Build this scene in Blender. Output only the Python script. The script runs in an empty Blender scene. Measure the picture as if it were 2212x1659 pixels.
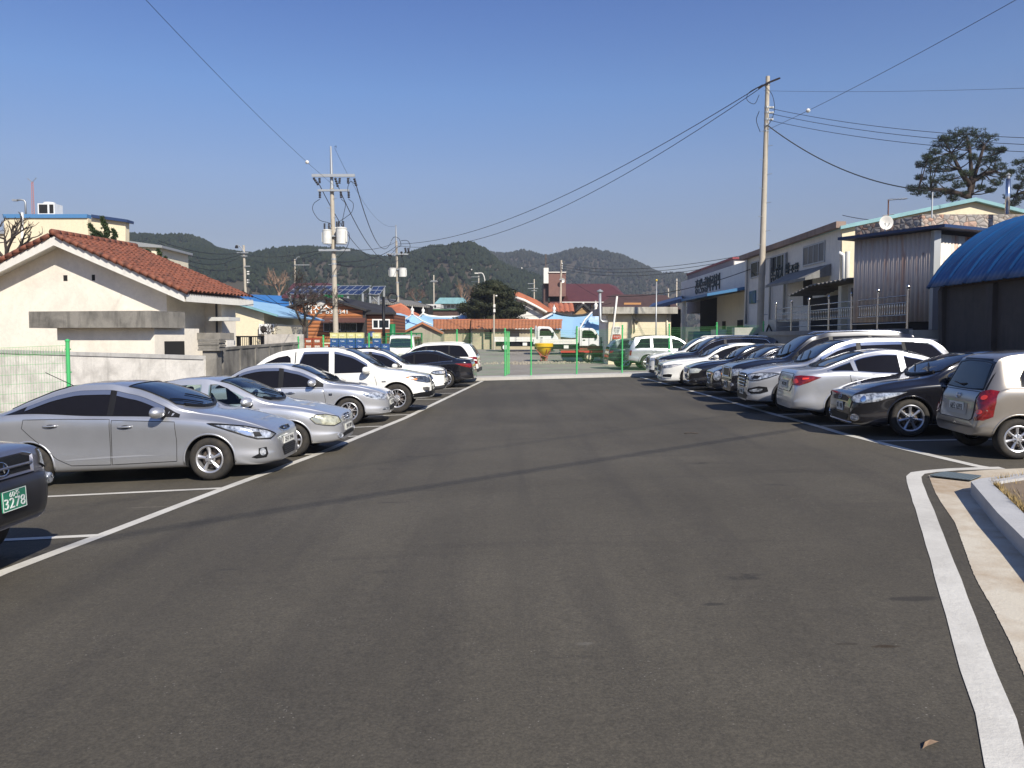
import bpy, bmesh, math, random
from mathutils import Vector, Matrix, geometry, noise
from mathutils.bvhtree import BVHTree
R = math.radians
scene = bpy.context.scene
col = scene.collection

# ------------------------------------------------------------------ camera, sky, sun
CZ = 1.90                      # camera height above the asphalt
FPX = 1789.0                   # focal length for a picture 2212 px wide
PITCH = math.atan(101.5 / FPX)
cd = bpy.data.cameras.new('camera'); cam = bpy.data.objects.new('camera', cd); col.objects.link(cam)
cd.sensor_width = 36.0; cd.lens = 36.0 * FPX / 2212.0; cd.clip_start = 0.1; cd.clip_end = 6000
cam.location = (0, 0, CZ); cam.rotation_euler = (math.pi / 2 - PITCH, 0, 0)
scene.camera = cam

SUN_AZ = R(152)                # compass style: 0 = +y (ahead), 90 = +x (right)
SUN_EL = R(37)
w = bpy.data.worlds.new('World'); scene.world = w; w.use_nodes = True
nt = w.node_tree; bg = nt.nodes['Background']
sky = nt.nodes.new('ShaderNodeTexSky'); sky.sky_type = 'NISHITA'; sky.sun_disc = False
sky.sun_elevation = SUN_EL; sky.sun_rotation = SUN_AZ
sky.air_density = 1.0; sky.dust_density = 0.4; sky.ozone_density = 1.5; sky.altitude = 0
tcw = nt.nodes.new('ShaderNodeTexCoord'); sep = nt.nodes.new('ShaderNodeSeparateXYZ'); nt.links.new(tcw.outputs['Generated'], sep.inputs[0])
rw = nt.nodes.new('ShaderNodeValToRGB'); nt.links.new(sep.outputs['Z'], rw.inputs[0])
stops = [(0.0, (.71, .63, .74)), (.115, (.78, .70, .79)), (.186, (.89, .89, 1.06)), (.275, (.78, .97, 1.30)), (.375, (.58, .80, 1.28)), (1.0, (.60, .78, 1.25))]
rw.color_ramp.elements[0].position = 0.0; rw.color_ramp.elements[1].position = 1.0
for k, (pos, cc) in enumerate(stops):
    e = rw.color_ramp.elements[0] if k == 0 else rw.color_ramp.elements[-1] if k == len(stops) - 1 else rw.color_ramp.elements.new(pos)
    e.color = (*[q * .78 for q in cc], 1)
mx = nt.nodes.new('ShaderNodeMix'); mx.data_type = 'RGBA'; mx.blend_type = 'MULTIPLY'; mx.inputs[0].default_value = 1.0
nt.links.new(sky.outputs[0], mx.inputs[6]); nt.links.new(rw.outputs[0], mx.inputs[7]); nt.links.new(mx.outputs[2], bg.inputs[0]); bg.inputs[1].default_value = 0.092
sl = bpy.data.lights.new('sun', 'SUN'); sl.energy = 5.0; sl.angle = R(0.55); sl.color = (1.0, 0.93, 0.82)
so = bpy.data.objects.new('sun', sl); col.objects.link(so)
sd = Vector((math.sin(SUN_AZ) * math.cos(SUN_EL), math.cos(SUN_AZ) * math.cos(SUN_EL), math.sin(SUN_EL)))
so.rotation_euler = sd.to_track_quat('Z', 'Y').to_euler(); so.location = sd * 50
scene.view_settings.view_transform = 'Standard'; scene.view_settings.look = 'None'
scene.view_settings.exposure = 0.40; scene.view_settings.gamma = 1.0
scene.cycles.max_bounces = 6; scene.cycles.transparent_max_bounces = 12
scene.cycles.caustics_reflective = False; scene.cycles.caustics_refractive = False
scene.cycles.sample_clamp_indirect = 6.0

# ------------------------------------------------------------------ picture to place
def P(u, v, d):
    """world point seen at (u, v) of the 2212 px wide photograph, at forward distance d"""
    x = (u - 1106) / FPX; y = -(v - 829.5) / FPX
    c, s = math.cos(PITCH), math.sin(PITCH)
    dy = c + y * s; dz = -s + y * c
    return Vector((x / dy * d, d, CZ + dz / dy * d))
def ZG(x, y):
    z = 0.027 * max(-3.0, min(x, 14.0)) + 0.045 * (max(-16.0, min(x, -3.0)) + 3.0)
    if y > 39: z *= max(0.0, 1 - (y - 39) / 30)
    if y > 50: z += min((y - 50) * 0.045, 0.8)
    return z
def GP(u, v, dz=0.0):
    x = (u - 1106) / FPX; y = -(v - 829.5) / FPX
    c, s = math.cos(PITCH), math.sin(PITCH)
    D = Vector((x, c + y * s, -s + y * c)); lo, hi = 0.5, 400.0
    for _ in range(50):
        m = (lo + hi) / 2
        p = Vector((0, 0, CZ)) + D * m
        if p.z > ZG(p.x, p.y): lo = m
        else: hi = m
    p = Vector((0, 0, CZ)) + D * lo
    return Vector((p.x, p.y, ZG(p.x, p.y) + dz))

# ------------------------------------------------------------------ materials
MATS = {}
def _new(name):
    m = bpy.data.materials.new(name); m.use_nodes = True
    return m, m.node_tree, m.node_tree.nodes['Principled BSDF']
def mat(name, color, rough=0.6, metal=0.0, coat=0.0, spec=0.5, var=0.0, scale=4.0, bump=0.0, bscale=40.0, streak=False,
        tint=None, emit=None, trans=0.0, alpha=1.0, vmap=None):
    if name in MATS: return MATS[name]
    m, t, b = _new(name)
    b.inputs['Roughness'].default_value = rough; b.inputs['Metallic'].default_value = metal
    b.inputs['Coat Weight'].default_value = coat; b.inputs['Coat Roughness'].default_value = 0.04
    b.inputs['Specular IOR Level'].default_value = spec
    b.inputs['Base Color'].default_value = (*color, 1)
    if trans: b.inputs['Transmission Weight'].default_value = trans
    if alpha < 1: b.inputs['Alpha'].default_value = alpha
    if emit: b.inputs['Emission Color'].default_value = (*emit[:3], 1); b.inputs['Emission Strength'].default_value = emit[3]
    if var > 0 or bump > 0:
        tc = t.nodes.new('ShaderNodeTexCoord'); mp = t.nodes.new('ShaderNodeMapping')
        t.links.new(tc.outputs['Object'], mp.inputs[0])
        if streak: mp.inputs['Scale'].default_value = (1, 1, 0.16)
    if var > 0:
        n1 = t.nodes.new('ShaderNodeTexNoise'); n1.inputs['Scale'].default_value = scale; n1.inputs['Detail'].default_value = 8
        n1.inputs['Roughness'].default_value = 0.65
        t.links.new(mp.outputs[0], n1.inputs['Vector'])
        r = t.nodes.new('ShaderNodeValToRGB')
        r.color_ramp.elements[0].position = 0.36; r.color_ramp.elements[1].position = 0.62
        c2 = tint if tint else tuple(c * (1 - var) for c in color)
        r.color_ramp.elements[0].color = (*c2, 1); r.color_ramp.elements[1].color = (*color, 1)
        t.links.new(n1.outputs['Fac'], r.inputs[0]); t.links.new(r.outputs[0], b.inputs['Base Color'])
    if bump > 0:
        n2 = t.nodes.new('ShaderNodeTexNoise'); n2.inputs['Scale'].default_value = bscale; n2.inputs['Detail'].default_value = 4
        t.links.new(mp.outputs[0], n2.inputs['Vector'])
        bp = t.nodes.new('ShaderNodeBump'); bp.inputs['Strength'].default_value = bump; bp.inputs['Distance'].default_value = 0.02
        t.links.new(n2.outputs['Fac'], bp.inputs['Height']); t.links.new(bp.outputs[0], b.inputs['Normal'])
    MATS[name] = m
    return m

# ------------------------------------------------------------------ mesh builder
class MB:
    def __init__(s): s.v = []; s.f = []; s.mi = []
    def add(s, vs, fs, mi=0):
        o = len(s.v); s.v += [Vector(p) for p in vs]; s.f += [tuple(i + o for i in f) for f in fs]; s.mi += [mi] * len(fs)
        return s
    def box(s, a, b, mi=0):
        (x0, y0, z0), (x1, y1, z1) = a, b
        return s.add([(x0, y0, z0), (x1, y0, z0), (x1, y1, z0), (x0, y1, z0), (x0, y0, z1), (x1, y0, z1), (x1, y1, z1), (x0, y1, z1)],
              [(0, 3, 2, 1), (4, 5, 6, 7), (0, 1, 5, 4), (1, 2, 6, 5), (2, 3, 7, 6), (3, 0, 4, 7)], mi)
    def hexa(s, p, mi=0):       # 8 points: bottom ring then top ring
        return s.add(p, [(0, 3, 2, 1), (4, 5, 6, 7), (0, 1, 5, 4), (1, 2, 6, 5), (2, 3, 7, 6), (3, 0, 4, 7)], mi)
    def tube(s, pts, r, n=8, mi=0, r2=None, cap=True):
        pts = [Vector(p) for p in pts]; k = len(pts); rings = []
        up = None
        for i, p in enumerate(pts):
            t = (pts[min(i + 1, k - 1)] - pts[max(i - 1, 0)])
            t = t.normalized() if t.length > 1e-9 else Vector((0, 0, 1))
            if up is None or abs(up.dot(t)) > 0.98: up = Vector((0, 0, 1)) if abs(t.z) < 0.9 else Vector((1, 0, 0))
            a = t.cross(up).normalized(); bb = a.cross(t).normalized(); up = bb
            rr = r if r2 is None else r + (r2 - r) * i / (k - 1)
            rings.append([p + (a * math.cos(2 * math.pi * j / n) + bb * math.sin(2 * math.pi * j / n)) * rr for j in range(n)])
        vs = [q for ring in rings for q in ring]
        fs = [(i * n + j, i * n + (j + 1) % n, (i + 1) * n + (j + 1) % n, (i + 1) * n + j) for i in range(k - 1) for j in range(n)]
        if cap: fs += [tuple(range(n - 1, -1, -1)), tuple(range((k - 1) * n, k * n))]
        return s.add(vs, fs, mi)
    def lathe(s, prof, c=(0, 0, 0), axis='z', n=24, mi=0, ang=(0, 2 * math.pi)):
        vs = []; full = abs(ang[1] - ang[0] - 2 * math.pi) < 1e-6; m = n if full else n + 1
        for (r, h) in prof:
            for j in range(m):
                a = ang[0] + (ang[1] - ang[0]) * j / n; x, y = r * math.cos(a), r * math.sin(a)
                p = (x, y, h) if axis == 'z' else ((x, h, y) if axis == 'y' else (h, x, y))
                vs.append((p[0] + c[0], p[1] + c[1], p[2] + c[2]))
        fs = [(i * m + j, i * m + (j + 1) % m, (i + 1) * m + (j + 1) % m, (i + 1) * m + j) for i in range(len(prof) - 1) for j in range(m if full else n)]
        return s.add(vs, fs, mi)
    def prism(s, poly, a, b, mi=0):   # poly: 3D points, extruded by vector b-a
        n = len(poly); d = Vector(b) - Vector(a); p = [Vector(q) for q in poly]
        return s.add(p + [q + d for q in p], [tuple(range(n - 1, -1, -1)), tuple(range(n, 2 * n))] + [(i, (i + 1) % n, n + (i + 1) % n, n + i) for i in range(n)], mi)
    def build(s, name, mats, parent=None, smooth=False, loc=None, recalc=True, auto=None):
        me = bpy.data.meshes.new(name); me.from_pydata([tuple(p) for p in s.v], [], s.f)
        mats = mats if isinstance(mats, (list, tuple)) else [mats]
        for m in mats: me.materials.append(m)
        if len(mats) > 1: me.polygons.foreach_set('material_index', s.mi)
        if recalc:
            bm = bmesh.new(); bm.from_mesh(me); bmesh.ops.recalc_face_normals(bm, faces=bm.faces); bm.to_mesh(me); bm.free()
        if smooth or auto: me.polygons.foreach_set('use_smooth', [True] * len(me.polygons))
        if auto: me.set_sharp_from_angle(angle=R(auto))
        me.update()
        o = bpy.data.objects.new(name, me); col.objects.link(o)
        if parent: o.parent = parent
        if loc is not None: o.location = loc
        return o
def tag(o, label=None, cat=None, group=None, kind=None):
    if label: o['label'] = label
    if cat: o['category'] = cat
    if group: o['group'] = group
    if kind: o['kind'] = kind
    return o
def thing(name, label, cat, loc=(0, 0, 0), rz=0.0, group=None):
    o = bpy.data.objects.new(name, None); col.objects.link(o); o.location = loc; o.rotation_euler = (0, 0, rz)
    o.empty_display_size = 0.2
    return tag(o, label, cat, group)
def text_mesh(body, size, depth=0.002):
    c = bpy.data.curves.new('lettering', 'FONT'); c.body = body; c.size = size; c.extrude = depth
    c.align_x = 'CENTER'; c.align_y = 'CENTER'; c.resolution_u = 3
    o = bpy.data.objects.new('lettering', c); col.objects.link(o)
    dg = bpy.context.evaluated_depsgraph_get(); dg.update()
    me = bpy.data.meshes.new_from_object(o.evaluated_get(dg)); bpy.data.objects.remove(o); bpy.data.curves.remove(c)
    return me
def text_obj(body, size, m, parent, M, name='lettering', sx=1.0, depth=0.002, fit=None):
    """lettering with its own frame M (x right, y up, z towards the reader)"""
    me = text_mesh(body, size, depth); me.materials.clear(); me.materials.append(m)
    if fit:
        xs = [v.co.x for v in me.vertices]
        if xs: sx = fit / (max(xs) - min(xs)); cx = (max(xs) + min(xs)) / 2; me.transform(Matrix.Translation((-cx, 0, 0)))
    me.transform(Matrix.Diagonal((sx, 1, 1, 1)))
    o = bpy.data.objects.new(name, me); col.objects.link(o)
    if parent: o.parent = parent
    o.matrix_local = M
    return o
def frame(o, x, z):
    x = Vector(x).normalized(); z = Vector(z).normalized(); y = z.cross(x).normalized(); x = y.cross(z)
    M = Matrix.Identity(4)
    for i in range(3): M[i][0] = x[i]; M[i][1] = y[i]; M[i][2] = z[i]; M[i][3] = o[i]
    return M
def pchip(pts):
    xs = [p[0] for p in pts]; ys = [p[1] for p in pts]; n = len(xs)
    h = [xs[i + 1] - xs[i] for i in range(n - 1)]; dl = [(ys[i + 1] - ys[i]) / h[i] for i in range(n - 1)]
    m = [0.0] * n; m[0] = dl[0]; m[-1] = dl[-1]
    for i in range(1, n - 1):
        if dl[i - 1] * dl[i] > 0:
            w1 = 2 * h[i] + h[i - 1]; w2 = h[i] + 2 * h[i - 1]
            m[i] = (w1 + w2) / (w1 / dl[i - 1] + w2 / dl[i])
    def f(x):
        if x <= xs[0]: return ys[0]
        if x >= xs[-1]: return ys[-1]
        i = 0
        while x > xs[i + 1]: i += 1
        t = (x - xs[i]) / h[i]
        return ((2 * t**3 - 3 * t**2 + 1) * ys[i] + (t**3 - 2 * t**2 + t) * h[i] * m[i] + (-2 * t**3 + 3 * t**2) * ys[i + 1] + (t**3 - t**2) * h[i] * m[i + 1])
    return f
def lerp(a, b, t): return a + (b - a) * t
def circ(cx, cy, rx, ry=None, n=16, rot=0.0):
    ry = rx if ry is None else ry
    out = []
    for i in range(n):
        a = 2 * math.pi * i / n; x, y = rx * math.cos(a), ry * math.sin(a)
        out.append((cx + x * math.cos(rot) - y * math.sin(rot), cy + x * math.sin(rot) + y * math.cos(rot)))
    return out
# ------------------------------------------------------------------ surface materials of the place
def nodes(m): return m.node_tree.nodes, m.node_tree.links, m.node_tree.nodes['Principled BSDF']
def ramp(N, L, src, a, b, ca, cb):
    r = N.new('ShaderNodeValToRGB'); r.color_ramp.elements[0].position = a; r.color_ramp.elements[1].position = b
    r.color_ramp.elements[0].color = (*ca, 1); r.color_ramp.elements[1].color = (*cb, 1); L.new(src, r.inputs[0]); return r
def noise_n(N, L, vec, scale, detail=6, rough=.6, dist=0):
    n = N.new('ShaderNodeTexNoise'); n.inputs['Scale'].default_value = scale; n.inputs['Detail'].default_value = detail
    n.inputs['Roughness'].default_value = rough; n.inputs['Distortion'].default_value = dist; L.new(vec, n.inputs['Vector']); return n
def mixc(N, L, fac, a, b, mode='MIX'):
    m = N.new('ShaderNodeMix'); m.data_type = 'RGBA'; m.blend_type = mode
    if isinstance(fac, float): m.inputs[0].default_value = fac
    else: L.new(fac, m.inputs[0])
    for i, s in ((6, a), (7, b)):
        if isinstance(s, tuple): m.inputs[i].default_value = (*s, 1)
        else: L.new(s, m.inputs[i])
    return m.outputs[2]
def mapping(N, L, scale=(1, 1, 1), rot=(0, 0, 0), kind='Object'):
    tc = N.new('ShaderNodeTexCoord'); mp = N.new('ShaderNodeMapping'); L.new(tc.outputs[kind], mp.inputs[0])
    mp.inputs['Scale'].default_value = scale; mp.inputs['Rotation'].default_value = rot; return mp.outputs[0]
def asphalt_mat(name='lot_asphalt', k=1.0):
    m, t, b = _new(name); N, L, b = nodes(m)
    v = mapping(N, L)
    big = noise_n(N, L, v, .22, 5, .6, .4); col1 = ramp(N, L, big.outputs[0], .35, .68, (.066 * k, .059 * k, .0455 * k), (.100 * k, .090 * k, .070 * k)).outputs[0]
    vt = mapping(N, L, (1.5, .10, 1), (0, 0, R(4))); tr = noise_n(N, L, vt, 1.2, 4, .55, .2)
    col2 = mixc(N, L, ramp(N, L, tr.outputs[0], .46, .70, (0, 0, 0), (.6, .6, .6)).outputs[0], col1, (.052 * k, .047 * k, .039 * k))
    vt2 = mapping(N, L, (.3, 2.2, 1), (0, 0, R(-14))); tr2 = noise_n(N, L, vt2, .8, 4, .6, .3)
    col2 = mixc(N, L, ramp(N, L, tr2.outputs[0], .58, .74, (0, 0, 0), (.5, .5, .5)).outputs[0], col2, (.047 * k, .042 * k, .035 * k))  # cross streaks double as thin wire shadows put into the colour
    fine = noise_n(N, L, v, 52, 4, .85); col3 = mixc(N, L, .85, col2, ramp(N, L, fine.outputs[0], .3, .75, (.55, .55, .55), (1.5, 1.48, 1.45)).outputs[0], 'MULTIPLY')
    med = noise_n(N, L, v, 13, 6, .8); col3 = mixc(N, L, .7, col3, ramp(N, L, med.outputs[0], .32, .68, (.78, .78, .78), (1.22, 1.2, 1.17)).outputs[0], 'MULTIPLY')
    vo = N.new('ShaderNodeTexVoronoi'); vo.inputs['Scale'].default_value = 34; L.new(v, vo.inputs['Vector'])
    sp = ramp(N, L, vo.outputs['Distance'], .10, .22, (1, 1, 1), (0, 0, 0)).outputs[0]
    pick = ramp(N, L, noise_n(N, L, v, 3.2, 8, .8).outputs[0], .54, .62, (0, 0, 0), (.9, .9, .9)).outputs[0]
    mm = mixc(N, L, 1.0, sp, pick, 'MULTIPLY')
    col4 = mixc(N, L, mm, col3, (.24, .22, .19))
    vo2 = N.new('ShaderNodeTexVoronoi'); vo2.inputs['Scale'].default_value = .42; vo2.inputs['Randomness'].default_value = 1; L.new(mapping(N, L, (1, 2.2, 1)), vo2.inputs['Vector'])
    st = ramp(N, L, vo2.outputs['Distance'], .05, .11, (.75, .75, .75), (0, 0, 0)).outputs[0]
    stn = ramp(N, L, noise_n(N, L, v, 7, 4, .7).outputs[0], .45, .6, (0, 0, 0), (1, 1, 1)).outputs[0]
    col5 = mixc(N, L, mixc(N, L, 1.0, st, stn, 'MULTIPLY'), col4, (.026, .024, .021))
    cur = col5
    nz = noise_n(N, L, v, 5, 5, .7); sx = N.new('ShaderNodeSeparateXYZ'); L.new(v, sx.inputs[0])
    def mth(op, a_, b_):
        q = N.new('ShaderNodeMath'); q.operation = op
        for i_, z_ in enumerate((a_, b_)):
            if isinstance(z_, (int, float)): q.inputs[i_].default_value = z_
            else: L.new(z_, q.inputs[i_])
        return q.outputs[0]
    for (u_, v_, rx, ry, cc, st_) in ((1975, 1293, .20, .055, (.030, .027, .023), .7), (1918, 1396, .10, .03, (.035, .022, .010), .8), (1545, 1305, .09, .035, (.03, .028, .024), .7), (1832, 1391, .07, .02, (.034, .028, .02), .6), (850, 1085, .25, .05, (.035, .03, .027), .5), (60, 1200, .30, .12, (.022, .02, .018), .8), (500, 1230, .12, .03, (.035, .032, .028), .6), (330, 1095, .5, .03, (.16, .14, .11), .5), (1260, 1390, .06, .03, (.16, .15, .13), .4)):
        p_ = GP(u_, v_); dx_ = mth('DIVIDE', mth('SUBTRACT', sx.outputs[0], p_.x), rx); dy_ = mth('DIVIDE', mth('SUBTRACT', sx.outputs[1], p_.y), ry)
        dd = mth('ADD', mth('MULTIPLY', dx_, dx_), mth('MULTIPLY', dy_, dy_)); dd = mth('ADD', dd, mth('MULTIPLY', mth('SUBTRACT', nz.outputs[0], .5), 4.5))
        cur = mixc(N, L, ramp(N, L, dd, .25, 1.15, (st_,) * 3, (0, 0, 0)).outputs[0], cur, cc)
    L.new(cur, b.inputs['Base Color']); b.inputs['Roughness'].default_value = .82; b.inputs['Specular IOR Level'].default_value = .35
    bp = N.new('ShaderNodeBump'); bp.inputs['Strength'].default_value = .5; bp.inputs['Distance'].default_value = .006
    L.new(noise_n(N, L, v, 90, 4, .8).outputs[0], bp.inputs['Height']); L.new(bp.outputs[0], b.inputs['Normal'])
    MATS[name] = m; return m
def plaster(name, base, dirt, amount=.5, scale=.8, fine=12, streak=True, rough=.85):
    """painted wall with blotches, rain streaks and patches"""
    if name in MATS: return MATS[name]
    m, t, b = _new(name); N, L, b = nodes(m)
    v = mapping(N, L); vs = mapping(N, L, (1.6, 1.6, .22))
    a = noise_n(N, L, v, scale, 7, .62, .3); c = mixc(N, L, ramp(N, L, a.outputs[0], .42, .72, (0, 0, 0), (amount, amount, amount)).outputs[0], base, dirt)
    if streak:
        s = noise_n(N, L, vs, 2.2, 6, .65); c = mixc(N, L, ramp(N, L, s.outputs[0], .52, .75, (0, 0, 0), (amount * .8,) * 3).outputs[0], c, tuple(x * .75 for x in dirt))
    f = noise_n(N, L, v, fine, 5, .7); c = mixc(N, L, .35, c, ramp(N, L, f.outputs[0], .3, .7, (.75, .75, .75), (1.1, 1.1, 1.1)).outputs[0], 'MULTIPLY')
    L.new(c, b.inputs['Base Color']); b.inputs['Roughness'].default_value = rough
    bp = N.new('ShaderNodeBump'); bp.inputs['Strength'].default_value = .3; bp.inputs['Distance'].default_value = .02
    L.new(f.outputs[0], bp.inputs['Height']); L.new(bp.outputs[0], b.inputs['Normal'])
    MATS[name] = m; return m
def wave_mat(name, base, dark, scale=6.0, axis='X', rough=.6, amount=1.0, noise_=.3, metal=0.0, dirt=None, bands='BANDS'):
    if name in MATS: return MATS[name]
    m, t, b = _new(name); N, L, b = nodes(m)
    v = mapping(N, L); w_ = N.new('ShaderNodeTexWave'); w_.bands_direction = axis; w_.inputs['Scale'].default_value = scale; w_.inputs['Distortion'].default_value = noise_; w_.inputs['Detail'].default_value = 2
    L.new(v, w_.inputs['Vector'])
    c = mixc(N, L, ramp(N, L, w_.outputs['Fac'], .1, .5, (amount,) * 3, (0, 0, 0)).outputs[0], base, dark)
    n = noise_n(N, L, v, 1.3, 7, .7)
    if dirt: c = mixc(N, L, ramp(N, L, n.outputs[0], .45, .7, (0, 0, 0), (.8, .8, .8)).outputs[0], c, dirt)
    L.new(c, b.inputs['Base Color']); b.inputs['Roughness'].default_value = rough; b.inputs['Metallic'].default_value = metal
    bp = N.new('ShaderNodeBump'); bp.inputs['Strength'].default_value = .6; bp.inputs['Distance'].default_value = .03
    L.new(w_.outputs['Fac'], bp.inputs['Height']); L.new(bp.outputs[0], b.inputs['Normal'])
    MATS[name] = m; return m
ASPH = asphalt_mat()
ROADPAINT = plaster('road_paint', (.62, .60, .54), (.36, .34, .30), .55, 1.6, 30, False, .7)
CONC = plaster('pale_concrete', (.42, .41, .38), (.24, .23, .21), .7, .9, 14, False)
CURB = plaster('curb_stone', (.46, .46, .455), (.33, .33, .33), .6, 1.2, 22, False)
OLDCONC = plaster('old_mossy_concrete', (.25, .235, .205), (.07, .066, .058), .95, 1.1, 9)
GUTTER = plaster('sandy_gutter_concrete', (.58, .53, .43), (.33, .22, .12), .95, 1.3, 45, False)
YARD = plaster('dusty_yard_concrete', (.27, .25, .215), (.17, .155, .13), .8, .25, 3, False)
SOIL = plaster('bare_soil', (.20, .15, .10), (.10, .08, .05), .7, .6, 8, False)
WHITEW = plaster('aged_white_plaster', (.82, .76, .65), (.54, .50, .43), .6, .6, 7, False)
WHITEW2 = plaster('stained_white_wall', (.74, .71, .65), (.32, .30, .27), .75, 1.1, 10, True)
CREAM = plaster('cream_render', (.74, .65, .46), (.58, .51, .38), .35, .35, 6)
CREAM2 = plaster('pale_cream_render', (.74, .68, .52), (.60, .54, .42), .35, .35, 6)
GREYW = plaster('grey_white_render', (.60, .60, .57), (.38, .38, .36), .45, .5, 6)
TILE = plaster('terracotta_tile', (.235, .078, .042), (.06, .03, .022), 1.0, 4.5, 9, False, .75)
TILE2 = plaster('orange_tile', (.45, .15, .075), (.24, .08, .045), .6, 1.2, 10, False, .7)
TILE3 = plaster('weathered_orange_tile', (.42, .17, .075), (.22, .10, .05), .7, 1.2, 10, False, .75)
GREEN = mat('green_fence_paint', (.07, .46, .15), rough=.4, var=.15, scale=2)
GREENW = mat('green_fence_wire', (.16, .46, .17), rough=.6, spec=.2)
DGREEN = mat('dark_green_steel', (.01, .16, .05), rough=.45)
STEEL = mat('stainless_steel', (.62, .63, .64), rough=.22, metal=1.0)
GALV = mat('galvanised_steel', (.40, .42, .43), rough=.45, metal=.5)
POLE = plaster('pole_concrete', (.46, .41, .33), (.30, .27, .22), .5, 1.0, 10)
WIRE = mat('black_cable', (.012, .012, .014), rough=.6)
INSUL = mat('brown_insulator', (.02, .015, .015), rough=.3)
WHITEP = mat('white_enamel', (.76, .76, .73), rough=.45, var=.12, scale=3)
WINDOW = mat('window_glass', (.015, .02, .025), rough=.06, spec=.9)
PVC = mat('white_pvc_frame', (.78, .78, .76), rough=.4)
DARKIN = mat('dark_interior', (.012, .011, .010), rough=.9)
LBLUE = plaster('sky_blue_roof', (.30, .50, .68), (.22, .40, .56), .4, .5, 5, False, .6)
TEAL = mat('teal_roof_trim', (.21, .40, .43), rough=.5, var=.2, scale=2)
MBLUE = wave_mat('mid_blue_steel_roof', (.04, .20, .50), (.03, .14, .38), 2.0, 'X', .5)
NAVY = mat('navy_roof_trim', (.018, .04, .11), rough=.5)
DOMEB = plaster('blue_dome_sheet', (.012, .088, .25), (.009, .055, .16), .7, .7, 5, False, .42)
BARK = mat('grey_bark', (.07, .055, .045), rough=.9, var=.5, scale=8)
PBARK = mat('pine_bark', (.055, .038, .03), rough=.9, var=.5, scale=6)
TRIMW = mat('white_trim', (.74, .72, .66), rough=.6, var=.1, scale=3)
BRICK = plaster('red_brown_brick', (.20, .105, .085), (.12, .07, .06), .6, 1.5, 16, False)
BRROOF = mat('brown_metal_roof', (.11, .035, .03), rough=.5, var=.2, scale=1)
BRROOF2 = mat('dark_brown_shingle', (.085, .045, .035), rough=.7, var=.3, scale=1)
CHAR = mat('charcoal_shingle', (.03, .028, .028), rough=.75, var=.3, scale=3)
WOOD = wave_mat('orange_timber_cladding', (.42, .155, .05), (.10, .035, .012), 1.15, 'Z', .6, .9, .2, 0, (.27, .09, .03))
WOOD2 = wave_mat('brown_timber_cladding', (.22, .075, .03), (.07, .025, .012), 1.3, 'Z', .65, .9, .2)
YELLOW = mat('yellow_plastic', (.75, .46, .01), rough=.4, var=.1, scale=3)
REDP = mat('red_steel', (.42, .03, .02), rough=.5)
RUST = plaster('rusty_steel', (.16, .06, .03), (.06, .03, .02), .7, 3, 12, False)
DRYGRASS = mat('dry_grass', (.42, .30, .12), rough=.9, var=.5, scale=9, tint=(.20, .15, .07))
# ------------------------------------------------------------------ vehicle materials
def paint(name, c, metal=0.0, rough=0.32): return mat(name, c, rough=rough, metal=metal, coat=1.0, spec=0.5, var=0.06, scale=3.0)
PT = dict(
    silver=paint('silver_paint', (0.52, 0.53, 0.55), 0.72, 0.36), silver2=paint('bright_silver_paint', (0.60, 0.61, 0.63), 0.65, 0.34),
    white=paint('white_paint', (0.80, 0.79, 0.74), 0.0, 0.3), black=paint('black_paint', (0.008, 0.008, 0.011), 0.0, 0.16),
    navy=paint('dark_navy_paint', (0.012, 0.014, 0.022), 0.2, 0.18), grey=paint('grey_paint', (0.22, 0.22, 0.25), 0.7, 0.34),
    champagne=paint('champagne_paint', (0.31, 0.285, 0.25), 0.6, 0.34), dgreen=paint('dark_green_paint', (0.02, 0.035, 0.035), 0.4, 0.25))
GLASS = mat('tinted_glass', (0.008, 0.007, 0.007), rough=0.03, spec=0.4)
WGLASS = mat('windscreen_glass', (0.008, 0.012, 0.02), rough=0.04, spec=1.0)
BLK = mat('black_plastic', (0.009, 0.009, 0.01), rough=0.45, spec=0.25)
CLAD = mat('dark_cladding', (0.035, 0.035, 0.038), rough=0.6)
TYRE = mat('tyre_rubber', (0.018, 0.017, 0.016), rough=0.85, var=0.5, scale=9, tint=(0.04, 0.034, 0.026))
DARK = mat('wheel_well_dark', (0.006, 0.006, 0.006), rough=0.9)
RIM = mat('alloy_rim', (0.62, 0.62, 0.63), rough=0.32, metal=0.75)
DRIM = mat('dark_alloy', (0.10, 0.10, 0.11), rough=0.35, metal=0.8)
CHROME = mat('chrome_trim', (0.75, 0.76, 0.78), rough=0.12, metal=1.0)
LAMP = mat('headlamp_glass', (0.62, 0.66, 0.72), rough=0.12, metal=0.35, coat=1.0, var=0.8, scale=16, tint=(0.05, 0.06, 0.08))
OLDLAMP = mat('yellowed_headlamp', (0.55, 0.55, 0.42), rough=0.2, metal=0.2, coat=1.0, var=0.6, scale=12)
RED = mat('red_tail_lamp', (0.24, 0.006, 0.008), rough=0.15, coat=1.0, var=0.55, scale=18)
REDHOT = mat('lit_red_reflector', (0.9, 0.06, 0.03), rough=0.2, coat=1.0)
WLAMP = mat('clear_tail_lamp', (0.75, 0.7, 0.68), rough=0.2, coat=1.0)
ORANGE = mat('orange_indicator', (0.9, 0.25, 0.02), rough=0.2, coat=1.0)
PLATE = mat('white_plate', (0.72, 0.72, 0.66), rough=0.45)
PLTXT = mat('plate_lettering', (0.03, 0.03, 0.035), rough=0.6)
GPLATE = mat('green_plate', (0.03, 0.22, 0.13), rough=0.45)
WTXT = mat('white_lettering', (0.8, 0.82, 0.78), rough=0.5)
VISOR = mat('smoked_visor', (0.16, 0.19, 0.27), rough=0.15, coat=1.0, metal=0.5)
SEAM = mat('panel_gap', (0.03, 0.03, 0.032), rough=0.8)
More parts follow.
